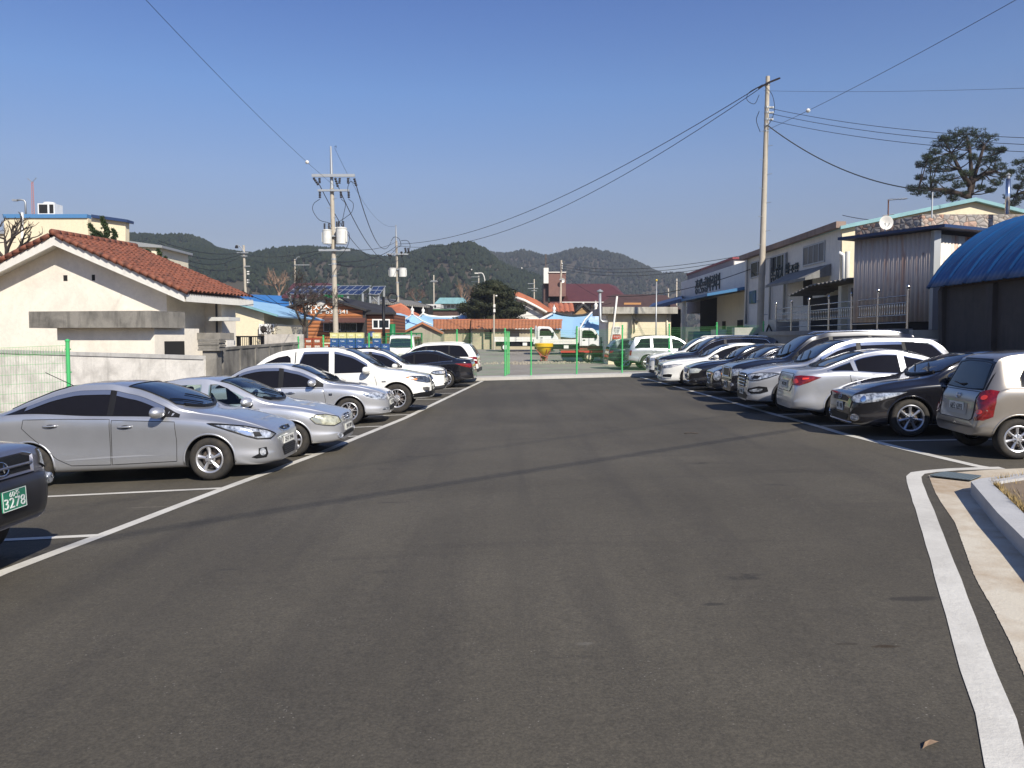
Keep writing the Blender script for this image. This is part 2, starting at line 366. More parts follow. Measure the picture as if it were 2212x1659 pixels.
DISC = mat('brake_disc', (0.16, 0.13, 0.11), rough=0.5, metal=0.6)

def cr(points, n, sharp=()):
    """Catmull-Rom through 2D points, n samples a segment"""
    out = []
    k = len(points)
    for i in range(k - 1):
        p1, p2 = points[i], points[i + 1]
        p0 = points[i - 1] if i > 0 and i not in sharp else (2 * p1[0] - p2[0], 2 * p1[1] - p2[1])
        p3 = points[i + 2] if i + 2 < k and (i + 1) not in sharp else (2 * p2[0] - p1[0], 2 * p2[1] - p1[1])
        for j in range(n):
            t = j / n
            out.append(tuple(0.5 * ((2 * p1[a]) + (-p0[a] + p2[a]) * t + (2 * p0[a] - 5 * p1[a] + 4 * p2[a] - p3[a]) * t * t + (-p0[a] + 3 * p1[a] - 3 * p2[a] + p3[a]) * t**3) for a in (0, 1)))
    out.append(tuple(points[-1]))
    return out

class Car:
    """local frame: +x forward, +y left, origin on the ground under the middle; s = distance back from the front bumper"""
    def __init__(c, name, label, cat, spec, group=None):
        c.S = spec; c.L, c.W, c.H = spec['L'], spec['W'], spec['H']; c.hw = c.W / 2
        c.root = thing(name, label, cat, group=group); c.paint = PT[spec['paint']]; c.res = spec.get('res', 1.0)
        c.shell()
    # --- curves
    def shell(c):
        S, L, W, H = c.S, c.L, c.W, c.H
        c.top = pchip(S['top']); c.bel = pchip(S['belt'])
        kf, kr, Lf, Lr = S.get('kf', .55), S.get('kr', .66), S.get('Lf', .95), S.get('Lr', .75)
        def wid(s):
            a = min(1.0, s / Lf); b = min(1.0, (L - s) / Lr)
            f = kf + (1 - kf) * math.sqrt(max(0, 1 - (1 - a)**2.3)); r = kr + (1 - kr) * math.sqrt(max(0, 1 - (1 - b)**2.6))
            return c.hw * f * r
        c.wid = wid
        sc, sw, sr, sg = S['cowl'], S['wtop'], S['rtop'], S['rbot']
        yr = S.get('roofw', 0.66) * c.hw
        suv = S.get('tall', False)
        c.ry = pchip([(0, .70 * c.hw), (sc, .80 * c.hw), (sc + .18, .86 * c.hw), (sw + .1, yr + .035), (sw + .5, yr + .02), (sr, yr), (sg - .02, (.80 if suv else .80) * c.hw), (L, .68 * c.hw)])
        c.dr = pchip([(0, .02), (.5, .045), (sc, .05), (sc + .25, .10), (sw, .10), (sw + .35, .07), (sr, .07), ((sr + sg) / 2, .06), (sg, .045), (L, .02)])
        c.zb = pchip([(0, S.get('nose_z', .24)), (.25, S.get('nose_z', .24) - .03), (.8, S.get('sill', .19)), (L - .8, S.get('sill', .19)), (L - .2, S.get('tail_z', .27)), (L, S.get('tail_z', .27) + .02)])
        def rail(s): return max(c.top(s) - c.dr(s), c.bel(s) + .004)
        c.rail = rail
        n1 = max(3, int(round(5 * c.res)))
        ns = int(70 * c.res)
        ss = []
        for i in range(ns + 1):
            t = i / ns
            ss.append(L * t)
        ss += [.008, .02, .035, .05, .075, .1, .13, .16, L - .008, L - .02, L - .035, L - .05, L - .075, L - .1, L - .13]
        ss = sorted(set(round(x, 4) for x in ss))
        rings = []
        for s in ss:
            w_, b, zb, zt, zr, y4 = wid(s), c.bel(s), c.zb(s), c.top(s), rail(s), c.ry(s)
            b = min(b, zt - .006); zr = max(min(zr, zt - .002), b + .002); y4 = min(y4, w_ * .955)
            mid = (zb + b) / 2
            pts = [(0, zb), (.8 * w_, zb), (.945 * w_, zb + .03), (.99 * w_, zb + .13), (.985 * w_, mid - .02), (1.0 * w_, b - .14 * min(1, (b - zb) / .5)), (.985 * w_, b - .04), (.955 * w_, b),
                   (y4, zr), (y4 * .93, zr + (zt - zr) * .55), (y4 * .55, zt - .1 * (zt - zr)), (0, zt)]
            c.sharp = (1, 7, 8)
            rings.append(cr(pts, n1, sharp=(1, 7)))
        m = len(rings[0]); mb = MB(); vs = []
        for s, rg in zip(ss, rings):
            x = L / 2 - s
            vs += [(x, y, z) for (y, z) in rg] + [(x, -y, z) for (y, z) in rg[-2:0:-1]]
        k = 2 * m - 2; fs = []; mi = []
        tb = n1 * 1; tc = n1 * 4
        for i in range(len(ss) - 1):
            for j in range(k):
                fs.append((i * k + j, i * k + (j + 1) % k, (i + 1) * k + (j + 1) % k, (i + 1) * k + j))
                jj = j if j < m else k - 1 - j
                q = 1 if (jj < tb) else 0
                if S.get('clad') and jj < n1 * S['clad']: q = 2
                mi.append(q)
        fs += [tuple(range(k)), tuple((len(ss) - 1) * k + j for j in range(k - 1, -1, -1))]; mi += [0, 0]
        mb.v = [Vector(p) for p in vs]; mb.f = fs; mb.mi = mi
        o = mb.build('body', [c.paint, BLK, CLAD, DARK], c.root, smooth=True)
        c.body = o
        bm = bmesh.new(); bm.from_mesh(o.data); c.bvh = BVHTree.FromBMesh(bm); bm.free()
        # wheel arches cut out
        rt = S['tyre']; Ra = rt + S.get('archgap', .05)
        cm = MB(); yo = c.hw + .2; yi = c.hw - .34
        for s in (S['fo'], S['fo'] + S['wb']):
            for sg_ in (1, -1):
                x = L / 2 - s; prof = [(0.0005, yi * sg_), (Ra, yi * sg_), (Ra, yo * sg_), (0.0005, yo * sg_)]
                cm.lathe(prof, (x, 0, rt), 'y', 30)
        cu = cm.build('cutter', [DARK]); bmesh_fix(cu)
        md = o.modifiers.new('b', 'BOOLEAN'); md.operation = 'DIFFERENCE'; md.object = cu; md.solver = 'EXACT'
        try: md.material_mode = 'TRANSFER'
        except Exception: pass
        dg = bpy.context.evaluated_depsgraph_get(); dg.update()
        me = bpy.data.meshes.new_from_object(o.evaluated_get(dg))
        o.modifiers.clear(); old = o.data; o.data = me; bpy.data.meshes.remove(old)
        cd_ = cu.data; bpy.data.objects.remove(cu); bpy.data.meshes.remove(cd_)
        me.name = 'body'; me.polygons.foreach_set('use_smooth', [True] * len(me.polygons)); me.set_sharp_from_angle(angle=R(38))
        for cut in S.get('cuts', []):
            k = cut(c).build('cutter', [MATS['cabin_lining']]); bmesh_fix(k); md = o.modifiers.new('b', 'BOOLEAN'); md.operation = 'DIFFERENCE'; md.object = k; md.solver = 'EXACT'
            try: md.material_mode = 'TRANSFER'
            except Exception: pass
            dg = bpy.context.evaluated_depsgraph_get(); dg.update(); me = bpy.data.meshes.new_from_object(o.evaluated_get(dg))
            o.modifiers.clear(); old = o.data; o.data = me; bpy.data.meshes.remove(old); kd = k.data; bpy.data.objects.remove(k); bpy.data.meshes.remove(kd)
        if S.get('cuts'): me.name = 'body'; me.polygons.foreach_set('use_smooth', [True] * len(me.polygons)); me.set_sharp_from_angle(angle=R(38))
        for s in (S['fo'], S['fo'] + S['wb']):        # arch lips
            for sg_ in (1, -1):
                pts = []
                a0 = R(-8)
                for i in range(25):
                    a = a0 + (math.pi - 2 * a0) * i / 24; r = Ra + .006
                    z = rt + r * math.sin(a); s_ = s - r * math.cos(a)
                    if z < c.zb(s_) + .02: continue
                    h = c.hit(s_, z, sg_)
                    if h: pts.append(h[0] + Vector((0, -.006 * sg_, 0)))
                if len(pts) > 3:
                    MB().tube(pts, .016 if not S.get('clad') else .03, 6).build('arch_lip', CLAD if S.get('clad') else c.paint, c.root, smooth=True)
    def hit(c, s, z, side):
        o = Vector((c.L / 2 - s, side * 3, z)); h = c.bvh.ray_cast(o, Vector((0, -side, 0)))
        return (h[0], h[1]) if h[0] is not None else None
    def decal(c, name, pts, d, m, off=.004, grid=.07, parent=None, rim=None, rimw=.008):
        """pts: rough 3D points of the outline, d: direction the rays are cast in"""
        d = Vector(d).normalized(); up = Vector((0, 0, 1)) if abs(d.z) < .8 else Vector((0, 1, 0))
        a = d.cross(up).normalized(); b = a.cross(d)
        q = [Vector((p.dot(a), p.dot(b))) for p in (Vector(x) for x in pts)]
        dens = []
        for i in range(len(q)):
            e = (q[(i + 1) % len(q)] - q[i]); k = max(1, int(e.length / grid))
            dens += [q[i] + e * (j / k) for j in range(k)]
        n = len(dens); x0 = min(p.x for p in dens); x1 = max(p.x for p in dens); y0 = min(p.y for p in dens); y1 = max(p.y for p in dens)
        verts = list(dens); gx = x0 + grid / 2
        while gx < x1:
            gy = y0 + grid / 2
            while gy < y1:
                p = Vector((gx, gy))
                if min((p - e).length for e in dens) > grid * .35: verts.append(p)
                gy += grid
            gx += grid
        r = geometry.delaunay_2d_cdt(verts, [], [list(range(n))], 1, 1e-5)
        vs = []; pm = sum((Vector(x) for x in pts), Vector()) / len(pts)
        for p in r[0]:
            base = a * p.x + b * p.y; o = base - d * 4 + d * (pm.dot(d))
            h = c.bvh.ray_cast(o, d)
            if h[0] is None: vs.append(base + d * pm.dot(d)); continue
            vs.append(h[0] - d * off)
        fl_ = [tuple(f) for f in r[2]]; par = list(range(len(vs)))          # keep the largest connected piece
        def fnd(q_):
            while par[q_] != q_: par[q_] = par[par[q_]]; q_ = par[q_]
            return q_
        for f in fl_:
            for q_ in f[1:]: par[fnd(f[0])] = fnd(q_)
        cnt_ = {}
        for f in fl_: cnt_[fnd(f[0])] = cnt_.get(fnd(f[0]), 0) + 1
        if cnt_: big_ = max(cnt_, key=cnt_.get); fl_ = [f for f in fl_ if fnd(f[0]) == big_]
        use = sorted({q_ for f in fl_ for q_ in f}); rm = {q_: i for i, q_ in enumerate(use)}
        mb = MB(); mb.v = [vs[q_] for q_ in use]; mb.f = [tuple(rm[q_] for q_ in f) for f in fl_]; mb.mi = [0] * len(mb.f)
        o = mb.build(name, m, parent or c.root, smooth=True, recalc=False)
        fl = sum((f.normal.dot(d) * f.area for f in o.data.polygons))
        if fl > 0: o.data.flip_normals()
        if rim:
            ring = []
            for p in dens + [dens[0]]:
                base = a * p.x + b * p.y; h = c.bvh.ray_cast(base - d * 4 + d * pm.dot(d), d)
                if h[0] is not None: ring.append(h[0] - d * (off + .001))
            if len(ring) > 3: MB().tube(ring, rimw, 4).build('trim', rim, o)
        return o
    def side(c, name, sz, m, sides=(1, -1), **k):
        out = []
        for sg_ in sides:
            out.append(c.decal(name, [(c.L / 2 - s, sg_ * c.hw, z) for s, z in sz], (0, -sg_, 0), m, **k))
        return out
    def front(c, name, yz, m, **k): return c.decal(name, [(c.L / 2, y, z) for y, z in yz], (-1, 0, 0), m, **k)
    def rear(c, name, yz, m, **k): return c.decal(name, [(-c.L / 2, y, z) for y, z in yz], (1, 0, 0), m, **k)
    def corner(c, name, sz, m, end='front', sides=(1, -1), ang=45, **k):
        """outline given as (s, z) round a corner of the body; the y comes from the plan width"""
        out = []
        for sg_ in sides:
            pts = []
            for s, z in sz:
                ss = s if end == 'front' else c.L - s
                y = c.wid(ss) * .97
                if z > c.bel(ss): y = min(y, c.ry(ss))
                pts.append((c.L / 2 - ss, sg_ * y, z))
            dx = -math.cos(R(ang)) if end == 'front' else math.cos(R(ang))
            out.append(c.decal(name, pts, (dx, -sg_ * math.sin(R(ang)), 0), m, **k))
        return out
    def syz(c, name, syz, m, end='front', sides=(1, -1), ang=35, **k):
        """outline given as (s, y, z)"""
        out = []
        for sg_ in sides:
            pts = [(c.L / 2 - (s if end == 'front' else c.L - s), sg_ * y, z) for s, y, z in syz]
            dx = -math.cos(R(ang)) if end == 'front' else math.cos(R(ang))
            out.append(c.decal(name, pts, (dx, -sg_ * math.sin(R(ang)), 0), m, **k))
        return out
    def topd(c, name, sy, m, **k): return c.decal(name, [(c.L / 2 - s, y, c.top(s)) for s, y in sy], (0, 0, -1), m, **k)
    # --- glass
    def greenhouse(c, g):
        """g: a0 front tip s, e rear tip s, et rear top s, bp B pillar s, cq rear door rear edge s, low lift, visor, frame"""
        S = c.S; top = lambda s: min(c.rail(s) - g.get('t', .045), 9); low = lambda s: c.bel(s) + g.get('lo', .02)
        a0, e, et = g['a0'], g['e'], g['et']
        ze = low(e) + g.get('eh', .03); zt = top(et)
        def up(s):
            t = top(s)
            if s > et: t = min(t, lerp(zt, ze, ((s - et) / (e - et))**g.get('ep', 1.3)))
            return t
        N = 40; ss = [a0 + (e - a0) * i / N for i in range(N + 1)]
        ss = [s for s in ss if up(s) > low(s) + .008 or s == e]
        if g.get('frame', True):
            poly = [(s, low(s) - .012) for s in ss] + [(s, up(s) + .014) for s in reversed(ss)]
            c.side('window_surround', poly, g.get('fm', BLK), off=.002)
        c.pairs_ = []
        edges = [ss[0] + .04] + g['bp'] + [e - .03]
        pairs = []; last = ss[0] + g.get('tri', .10)
        for b in g['bp']: pairs.append((last, b[0])); last = b[1]
        pairs.append((last, e - .02))
        for (s0, s1) in pairs:
            q = [s0 + (s1 - s0) * i / 14 for i in range(15)]
            q = [s for s in q if up(s) > low(s) + .01]
            if len(q) < 3: continue
            c.side('side_window', [(s, low(s)) for s in q] + [(s, up(s)) for s in reversed(q)], g.get('glass', GLASS), off=.005)
        if g.get('visor'):
            for (s0, s1) in pairs[:2]:
                q = [s0 + (s1 - s0) * i / 14 for i in range(15)]
                q = [s for s in q if up(s) > low(s) + .07]
                if len(q) < 3: continue
                c.side('rain_visor', [(s, up(s) - .05) for s in q] + [(s, up(s) + .012) for s in reversed(q)], g['visor'], off=.016)
        if g.get('chrome'):
            q = [s for s in ss if up(s) > low(s) + .02]
            for sg_ in (1, -1):
                for fn in ([up] if g['chrome'] == 'top' else [low] if g['chrome'] == 'low' else [up, low]):
                    pts = []
                    for s in q:
                        h = c.hit(s, fn(s) + (.012 if fn is up else -.012), sg_)
                        if h: pts.append(h[0] + Vector((0, sg_ * .004, 0)))
                    if len(pts) > 3: MB().tube(pts, .012, 5).build('window_trim', CHROME, c.root, smooth=True)
        # windscreen
        sc, sw = S['cowl'], S['wtop']; wb_, wt_ = c.ry(sc + .3) - .05, c.ry(sw) - .05
        k = 12; bot = [(sc + .03 + .24 * abs(t)**2.2, wb_ * t) for t in [-1 + 2 * i / k for i in range(k + 1)]]
        tp = [(sw + .03 + .05 * t * t, wt_ * t) for t in [1 - 2 * i / k for i in range(k + 1)]]
        c.topd('windscreen', bot + tp, g.get('wglass', WGLASS), off=.006, rim=BLK, rimw=.009)
        bw = MB(); pts = [Vector((c.L / 2 - s, y, 0)) for s, y in bot[1:-1]]
        for p in pts: h = c.bvh.ray_cast(Vector((p.x, p.y, 4)), Vector((0, 0, -1))); p.z = h[0].z + .012
        bw.tube(pts, .03, 6); 
        for sg_ in (1, -.1):
            y0 = sg_ * wb_ * .75; a = []
            for i in range(8):
                s = sc + .12 + i * .035; y = y0 - i * .085
                h = c.bvh.ray_cast(Vector((c.L / 2 - s, y, 4)), Vector((0, 0, -1)))
                if h[0]: a.append(h[0] + Vector((0, 0, .022)))
            bw.tube(a, .009, 4)
        bw.build('wiper', BLK, c.root)
        # rear glass
        if g.get('rearglass', 'slope') == 'slope':
            sr, sg2 = S['rtop'], S['rbot']; a1 = c.ry(sr) - .07; a2 = c.ry(sg2 - .1) - .10
            bt = [(sg2 - .06 - .12 * t * t, a2 * t) for t in [1 - 2 * i / k for i in range(k + 1)]]
            tp = [(sr + .05 - .03 * t * t, a1 * t) for t in [-1 + 2 * i / k for i in range(k + 1)]]
            c.topd('rear_window', bt + tp, WGLASS, off=.006, rim=BLK)
        elif g['rearglass'] != 'none':
            z0, z1, y0, y1 = g['rearglass']
            c.rear('rear_window', [(-y0, z0), (-y0 * .5, z0 - .02), (y0 * .5, z0 - .02), (y0, z0), (y1, z1), (y1 * .5, z1 + .03), (-y1 * .5, z1 + .03), (-y1, z1)], WGLASS, off=.006, rim=BLK)
    def door(c, sz, hs=None, hz=None, hm=None, sides=(1, -1)):
        for sg_ in sides:
            d = c.side('door', sz, c.paint, sides=(sg_,), off=.003, rim=SEAM, rimw=c.S.get('seam', .005))[0]
            if hs:
                h = c.hit(hs, hz, sg_)
                if h:
                    p = h[0]; mb = MB(); a = []
                    for i in range(9):
                        t = -1 + i / 4; a.append((p.x + t * .10, p.y + sg_ * (.012 + .022 * (1 - t * t)), p.z))
                    mb.tube(a, .013, 6, 0); o = mb.build('door_handle', hm or c.paint, d, smooth=True)
                    c.side('handle_recess', [(hs + a_, hz + b_) for a_, b_ in circ(0, -.004, .065, .028, 12)], SEAM if not hm else CLAD, sides=(sg_,), off=.006, parent=d)
    def wheels(c, style='five', m=None, visible=(1, -1), rr=None):
        S = c.S; rt = S['tyre']; rr = rr or S.get('rim', rt * .66); tw = S.get('tw', .2)
        proto = None
        for s in (S['fo'], S['fo'] + S['wb']):
            for sg_ in (1, -1):
                x = c.L / 2 - s; yo = c.hw - .012
                T = Matrix.Translation((x, sg_ * (yo - tw / 2), rt)) @ (Matrix.Identity(4) if sg_ > 0 else Matrix.Rotation(math.pi, 4, 'Z'))
                if s == S['fo'] and S.get('steer'):
                    T = T @ Matrix.Rotation(R(S['steer']), 4, 'Z')
                if proto is None:
                    mb = MB(); h = tw / 2
                    prof = [(rr - .005, -h + .02), (rr + .02, -h + .004), (rt - .05, -h), (rt - .018, -h + .012), (rt - .004, -h + .035), (rt, -h + .06), (rt, h - .06), (rt - .004, h - .035), (rt - .018, h - .012), (rt - .045, h), (rr + .025, h - .002), (rr + .004, h - .014), (rr - .004, h - .03), (rr - .01, -h + .02)]
                    mb.lathe(prof, axis='y', n=36)
                    ty = mb.build('wheel', TYRE, c.root, auto=50)
                    rb = MB(); hy = h - .022
                    rb.lathe([(rr + .006, hy + .008), (rr - .004, hy + .014), (rr - .022, hy + .004), (rr - .028, hy - .06), (rr - .03, -h + .03)], axis='y', n=36)
                    kind = style; N = {'five': 5, 'fiveV': 5, 'seven': 7, 'ten': 10, 'steel': 8, 'sixV': 6}[kind]
                    for i in range(N):
                        offs = [0] if kind in ('five', 'seven', 'ten', 'steel') else [-1, 1]
                        for of in offs:
                            a = 2 * math.pi * i / N + math.pi / 2 + .0
                            sw_ = {'five': .062, 'fiveV': .03, 'seven': .05, 'ten': .026, 'steel': .045, 'sixV': .022}[kind] * rr / .2
                            ts = []
                            for (q, wq, yq) in ((.12, .75, .0), (.35, .62, -.012), (.65, .72, -.014), (.97, 1.12, -.004)):
                                rad = rr * q; aa = a + of * (.05 + .2 * q * (1 if kind == 'fiveV' else .9)) * (1 if q > .2 else 0)
                                if kind == 'five': aa += -.10 * q
                                cx, cz = rad * math.cos(aa), rad * math.sin(aa); px, pz = -math.sin(aa), math.cos(aa)
                                wv = sw_ * wq / 2
                                ts.append([(cx + px * wv, hy + yq - .002, cz + pz * wv), (cx, hy + yq + .012, cz), (cx - px * wv, hy + yq - .002, cz - pz * wv), (cx - px * wv, hy + yq - .03, cz - pz * wv), (cx + px * wv, hy + yq - .03, cz + pz * wv)])
                            vs = [p for t in ts for p in t]; n5 = 5
                            fs = [(r_ * n5 + j, r_ * n5 + (j + 1) % n5, (r_ + 1) * n5 + (j + 1) % n5, (r_ + 1) * n5 + j) for r_ in range(3) for j in range(n5)]
                            rb.add(vs, fs)
                    rb.lathe([(.0005, hy + .006), (.028, hy + .006), (.034, hy - .002), (.072 * rr / .2, hy - .008), (.075 * rr / .2, hy - .03)], axis='y', n=20)
                    for i in range(5):
                        a = 2 * math.pi * i / 5 + .6; rb.lathe([(.0005, .0), (.008, 0), (.009, -.02)], (.05 * rr / .2 * math.cos(a), hy + .004, .05 * rr / .2 * math.sin(a)), 'y', 6, mi=1)
                    rb.lathe([(.0005, hy - .075), (rr * .68, hy - .075)], axis='y', n=24, mi=2)
                    rb.lathe([(rr * .68, hy - .077), (rr - .02, hy - .09), (.0005, hy - .1)], axis='y', n=24, mi=1)
                    ri = rb.build('rim', [m or RIM, DARK, DISC], ty, auto=40); proto = (ty, ri); ty.matrix_local = T
                else:
                    t2 = proto[0].copy(); col.objects.link(t2); t2.parent = c.root; t2.matrix_local = T
                    r2 = proto[1].copy(); col.objects.link(r2); r2.parent = t2
    def mirrors(c, s, z, m=None, sc=1.0):
        for sg_ in (1, -1):
            h = c.hit(s, z - .03, sg_); y = (h[0].y if h else sg_ * c.hw * .9)
            mb = MB(); cx, cy = c.L / 2 - s + .02, y + sg_ * .15 * sc
            prof = [(.0005, -.07), (.07, -.068), (.095, -.05), (.10, -.01), (.085, .04), (.05, .075), (.0005, .09)]
            mb.lathe([(r_ * sc, q * sc) for r_, q in prof], (0, 0, 0), 'x', 16)
            for v in mb.v: v.y *= 1.25; v.z *= .82; v.x += v.y * sg_ * -.15
            for v in mb.v: v.x += cx; v.y += cy; v.z += z + .03
            o = mb.build('side_mirror', m or c.paint, c.root, smooth=True)
            MB().hexa([(cx - .02, y - sg_ * .01, z - .05), (cx + .05, y - sg_ * .01, z - .05), (cx + .04, cy, z - .03), (cx - .02, cy, z - .03), (cx - .02, y - sg_ * .01, z - .01), (cx + .05, y - sg_ * .01, z - .01), (cx + .04, cy, z), (cx - .02, cy, z)]).build('mirror_arm', BLK, o)
    def plate(c, txt, z, end='front', w=.52, h=.11, m=None, tm=None, green=False, y=0.0, tilt=0.0):
        dx = 1 if end == 'front' else -1
        best = None
        for q in (-.2, 0, .2):
            hh = c.bvh.ray_cast(Vector((dx * 5, y + q * .6, z)), Vector((-dx, 0, 0)))
            if hh[0] is not None: best = hh[0].x if best is None else (max(best, hh[0].x) if dx > 0 else min(best, hh[0].x))
        x = best + dx * .012
        mb = MB().box((-w / 2, -h / 2, -.006), (w / 2, h / 2, .006))
        o = mb.build('number_plate', m or (GPLATE if green else PLATE), c.root)
        o.matrix_local = frame((x, y, z), (0, dx, 0), (dx, 0, tilt))
        if green:
            text_obj(txt[0], h * .36, WTXT, o, Matrix.Translation((0, h * .27, .0075)), fit=w * .42)
            text_obj(txt[1], h * .72, WTXT, o, Matrix.Translation((0, -h * .16, .0075)), fit=w * .88)
            b = MB()
            for (x0, y0, x1, y1) in ((-1, -1, 1, -.94), (-1, .94, 1, 1), (-1, -1, -.97, 1), (.97, -1, 1, 1)): b.box((x0 * w / 2, y0 * h / 2, .006), (x1 * w / 2, y1 * h / 2, .0085))
            b.build('plate_border', WTXT, o)
        elif txt:
            text_obj(txt, h * .82, tm or PLTXT, o, Matrix.Translation((0, 0, .0075)), fit=w * .84)
        return o
    def emblem(c, y, z, r=.06, end='front', kind='oval', m=CHROME):
        dx = 1 if end == 'front' else -1
        h = c.bvh.ray_cast(Vector((dx * 5, y, z)), Vector((-dx, 0, 0)))
        if h[0] is None: return
        mb = MB(); ring = [(r * 1.35 * math.cos(a), r * .8 * math.sin(a), 0) for a in [i * math.pi / 8 for i in range(17)]]
        mb.tube(ring, r * .12, 5)
        if kind == 'oval':
            mb.tube([(-r * .75, -r * .5, 0), (-r * .45, r * .5, 0)], r * .12, 4); mb.tube([(r * .45, -r * .5, 0), (r * .75, r * .5, 0)], r * .12, 4)
            mb.tube([(-r * .6, -r * .12, 0), (0, 0, 0), (r * .6, r * .12, 0)], r * .12, 4)
        else: mb.tube([(-r * .9, 0, 0), (0, r * .25, 0), (r * .9, 0, 0)], r * .12, 4)
        o = mb.build('emblem', m, c.root, smooth=True); o.matrix_local = frame((h[0].x + dx * .012, y, z), (0, dx, 0), (dx, 0, .3))
    def roofrails(c, s0, s1, m=None):
        for sg_ in (1, -1):
            a = []
            for i in range(12):
                s = lerp(s0, s1, i / 11); y = sg_ * (c.ry(s) - .06)
                h = c.bvh.ray_cast(Vector((c.L / 2 - s, y, 4)), Vector((0, 0, -1)))
                if h[0]: a.append(h[0] + Vector((0, 0, .045 if 0 < i < 11 else 0)))
            MB().tube(a, .018, 6).build('roof_rail', m or CHROME, c.root, smooth=True)
    def put(c, xend, ynear, face, slope=0.0):
        """xend: X of the bumper on the aisle side, ynear: distance of the near flank; face: +1 nose to the right, -1 to the left; aisle: which end is at xend"""
        hd = Vector((face, face * slope, 0)).normalized()
        side = c.S.get('aisle', 'front')
        sgn = 1 if side == 'front' else -1
        cy = ynear + c.hw
        ctr = Vector((xend, cy, 0)) - hd * sgn * (c.L / 2)
        n = Vector((-(0.045 if ctr.x < -3 else 0.027) if ctr.y < 42 else 0, 0, 1)).normalized()
        yv = n.cross(hd).normalized(); xv = yv.cross(n)
        ctr.z = ZG(ctr.x, ctr.y) + .004
        M = Matrix.Identity(4)
        for i in range(3): M[i][0] = xv[i]; M[i][1] = yv[i]; M[i][2] = n[i]; M[i][3] = ctr[i]
        c.root.matrix_world = M
        return c
def bmesh_fix(o):
    bm = bmesh.new(); bm.from_mesh(o.data); bmesh.ops.remove_doubles(bm, verts=bm.verts, dist=1e-3); bmesh.ops.recalc_face_normals(bm, faces=bm.faces); bm.to_mesh(o.data); bm.free()

def sedan_top(L, H, hn, hc, sc, sw, sr, sg, zt, tl=.12):
    return [(0, .46), (.012, .56), (.05, hn), (.16, hn + .055), (.4, lerp(hn + .06, hc, .38)), (.75, lerp(hn, hc, .78)), (sc, hc), ((sc + sw) / 2, lerp(hc, H, .535)), (sw, H - .055), (sw + .4, H - .004), ((sw + sr) / 2 + .15, H), (sr, H - .05), ((sr + sg) / 2, lerp(H - .05, zt, .46)), (sg, zt + .012), (L - tl - .12, zt - .01), (L - tl, zt - .03), (L - .05, zt - .16), (L - .012, .62), (L, .5)]
def suv_top(L, H, hn, hc, sc, sw, sr, zr=1.0, rake=.32, mid=None):
    return [(0, .5), (.012, .66), (.04, hn - .06), (.10, hn), (.4, lerp(hn, hc, .45)), (.8, lerp(hn, hc, .82)), (sc, hc), ((sc + sw) / 2, lerp(hc, H, .535)), (sw, H - .055), (sw + .45, H - .004), (lerp(sw, sr, .55), H), (sr, H - .06), (L - rake, H - .1), (L - rake * .45, lerp(zr, H, .42)), (L - .07, zr), (L - .02, .72), (L, .56)]
def trapz(x0, x1, z0, z1): return [(x0, z0), (x1, z0), (x1, z1), (x0, z1)]
CARG = 'cars parked in the marked bays'
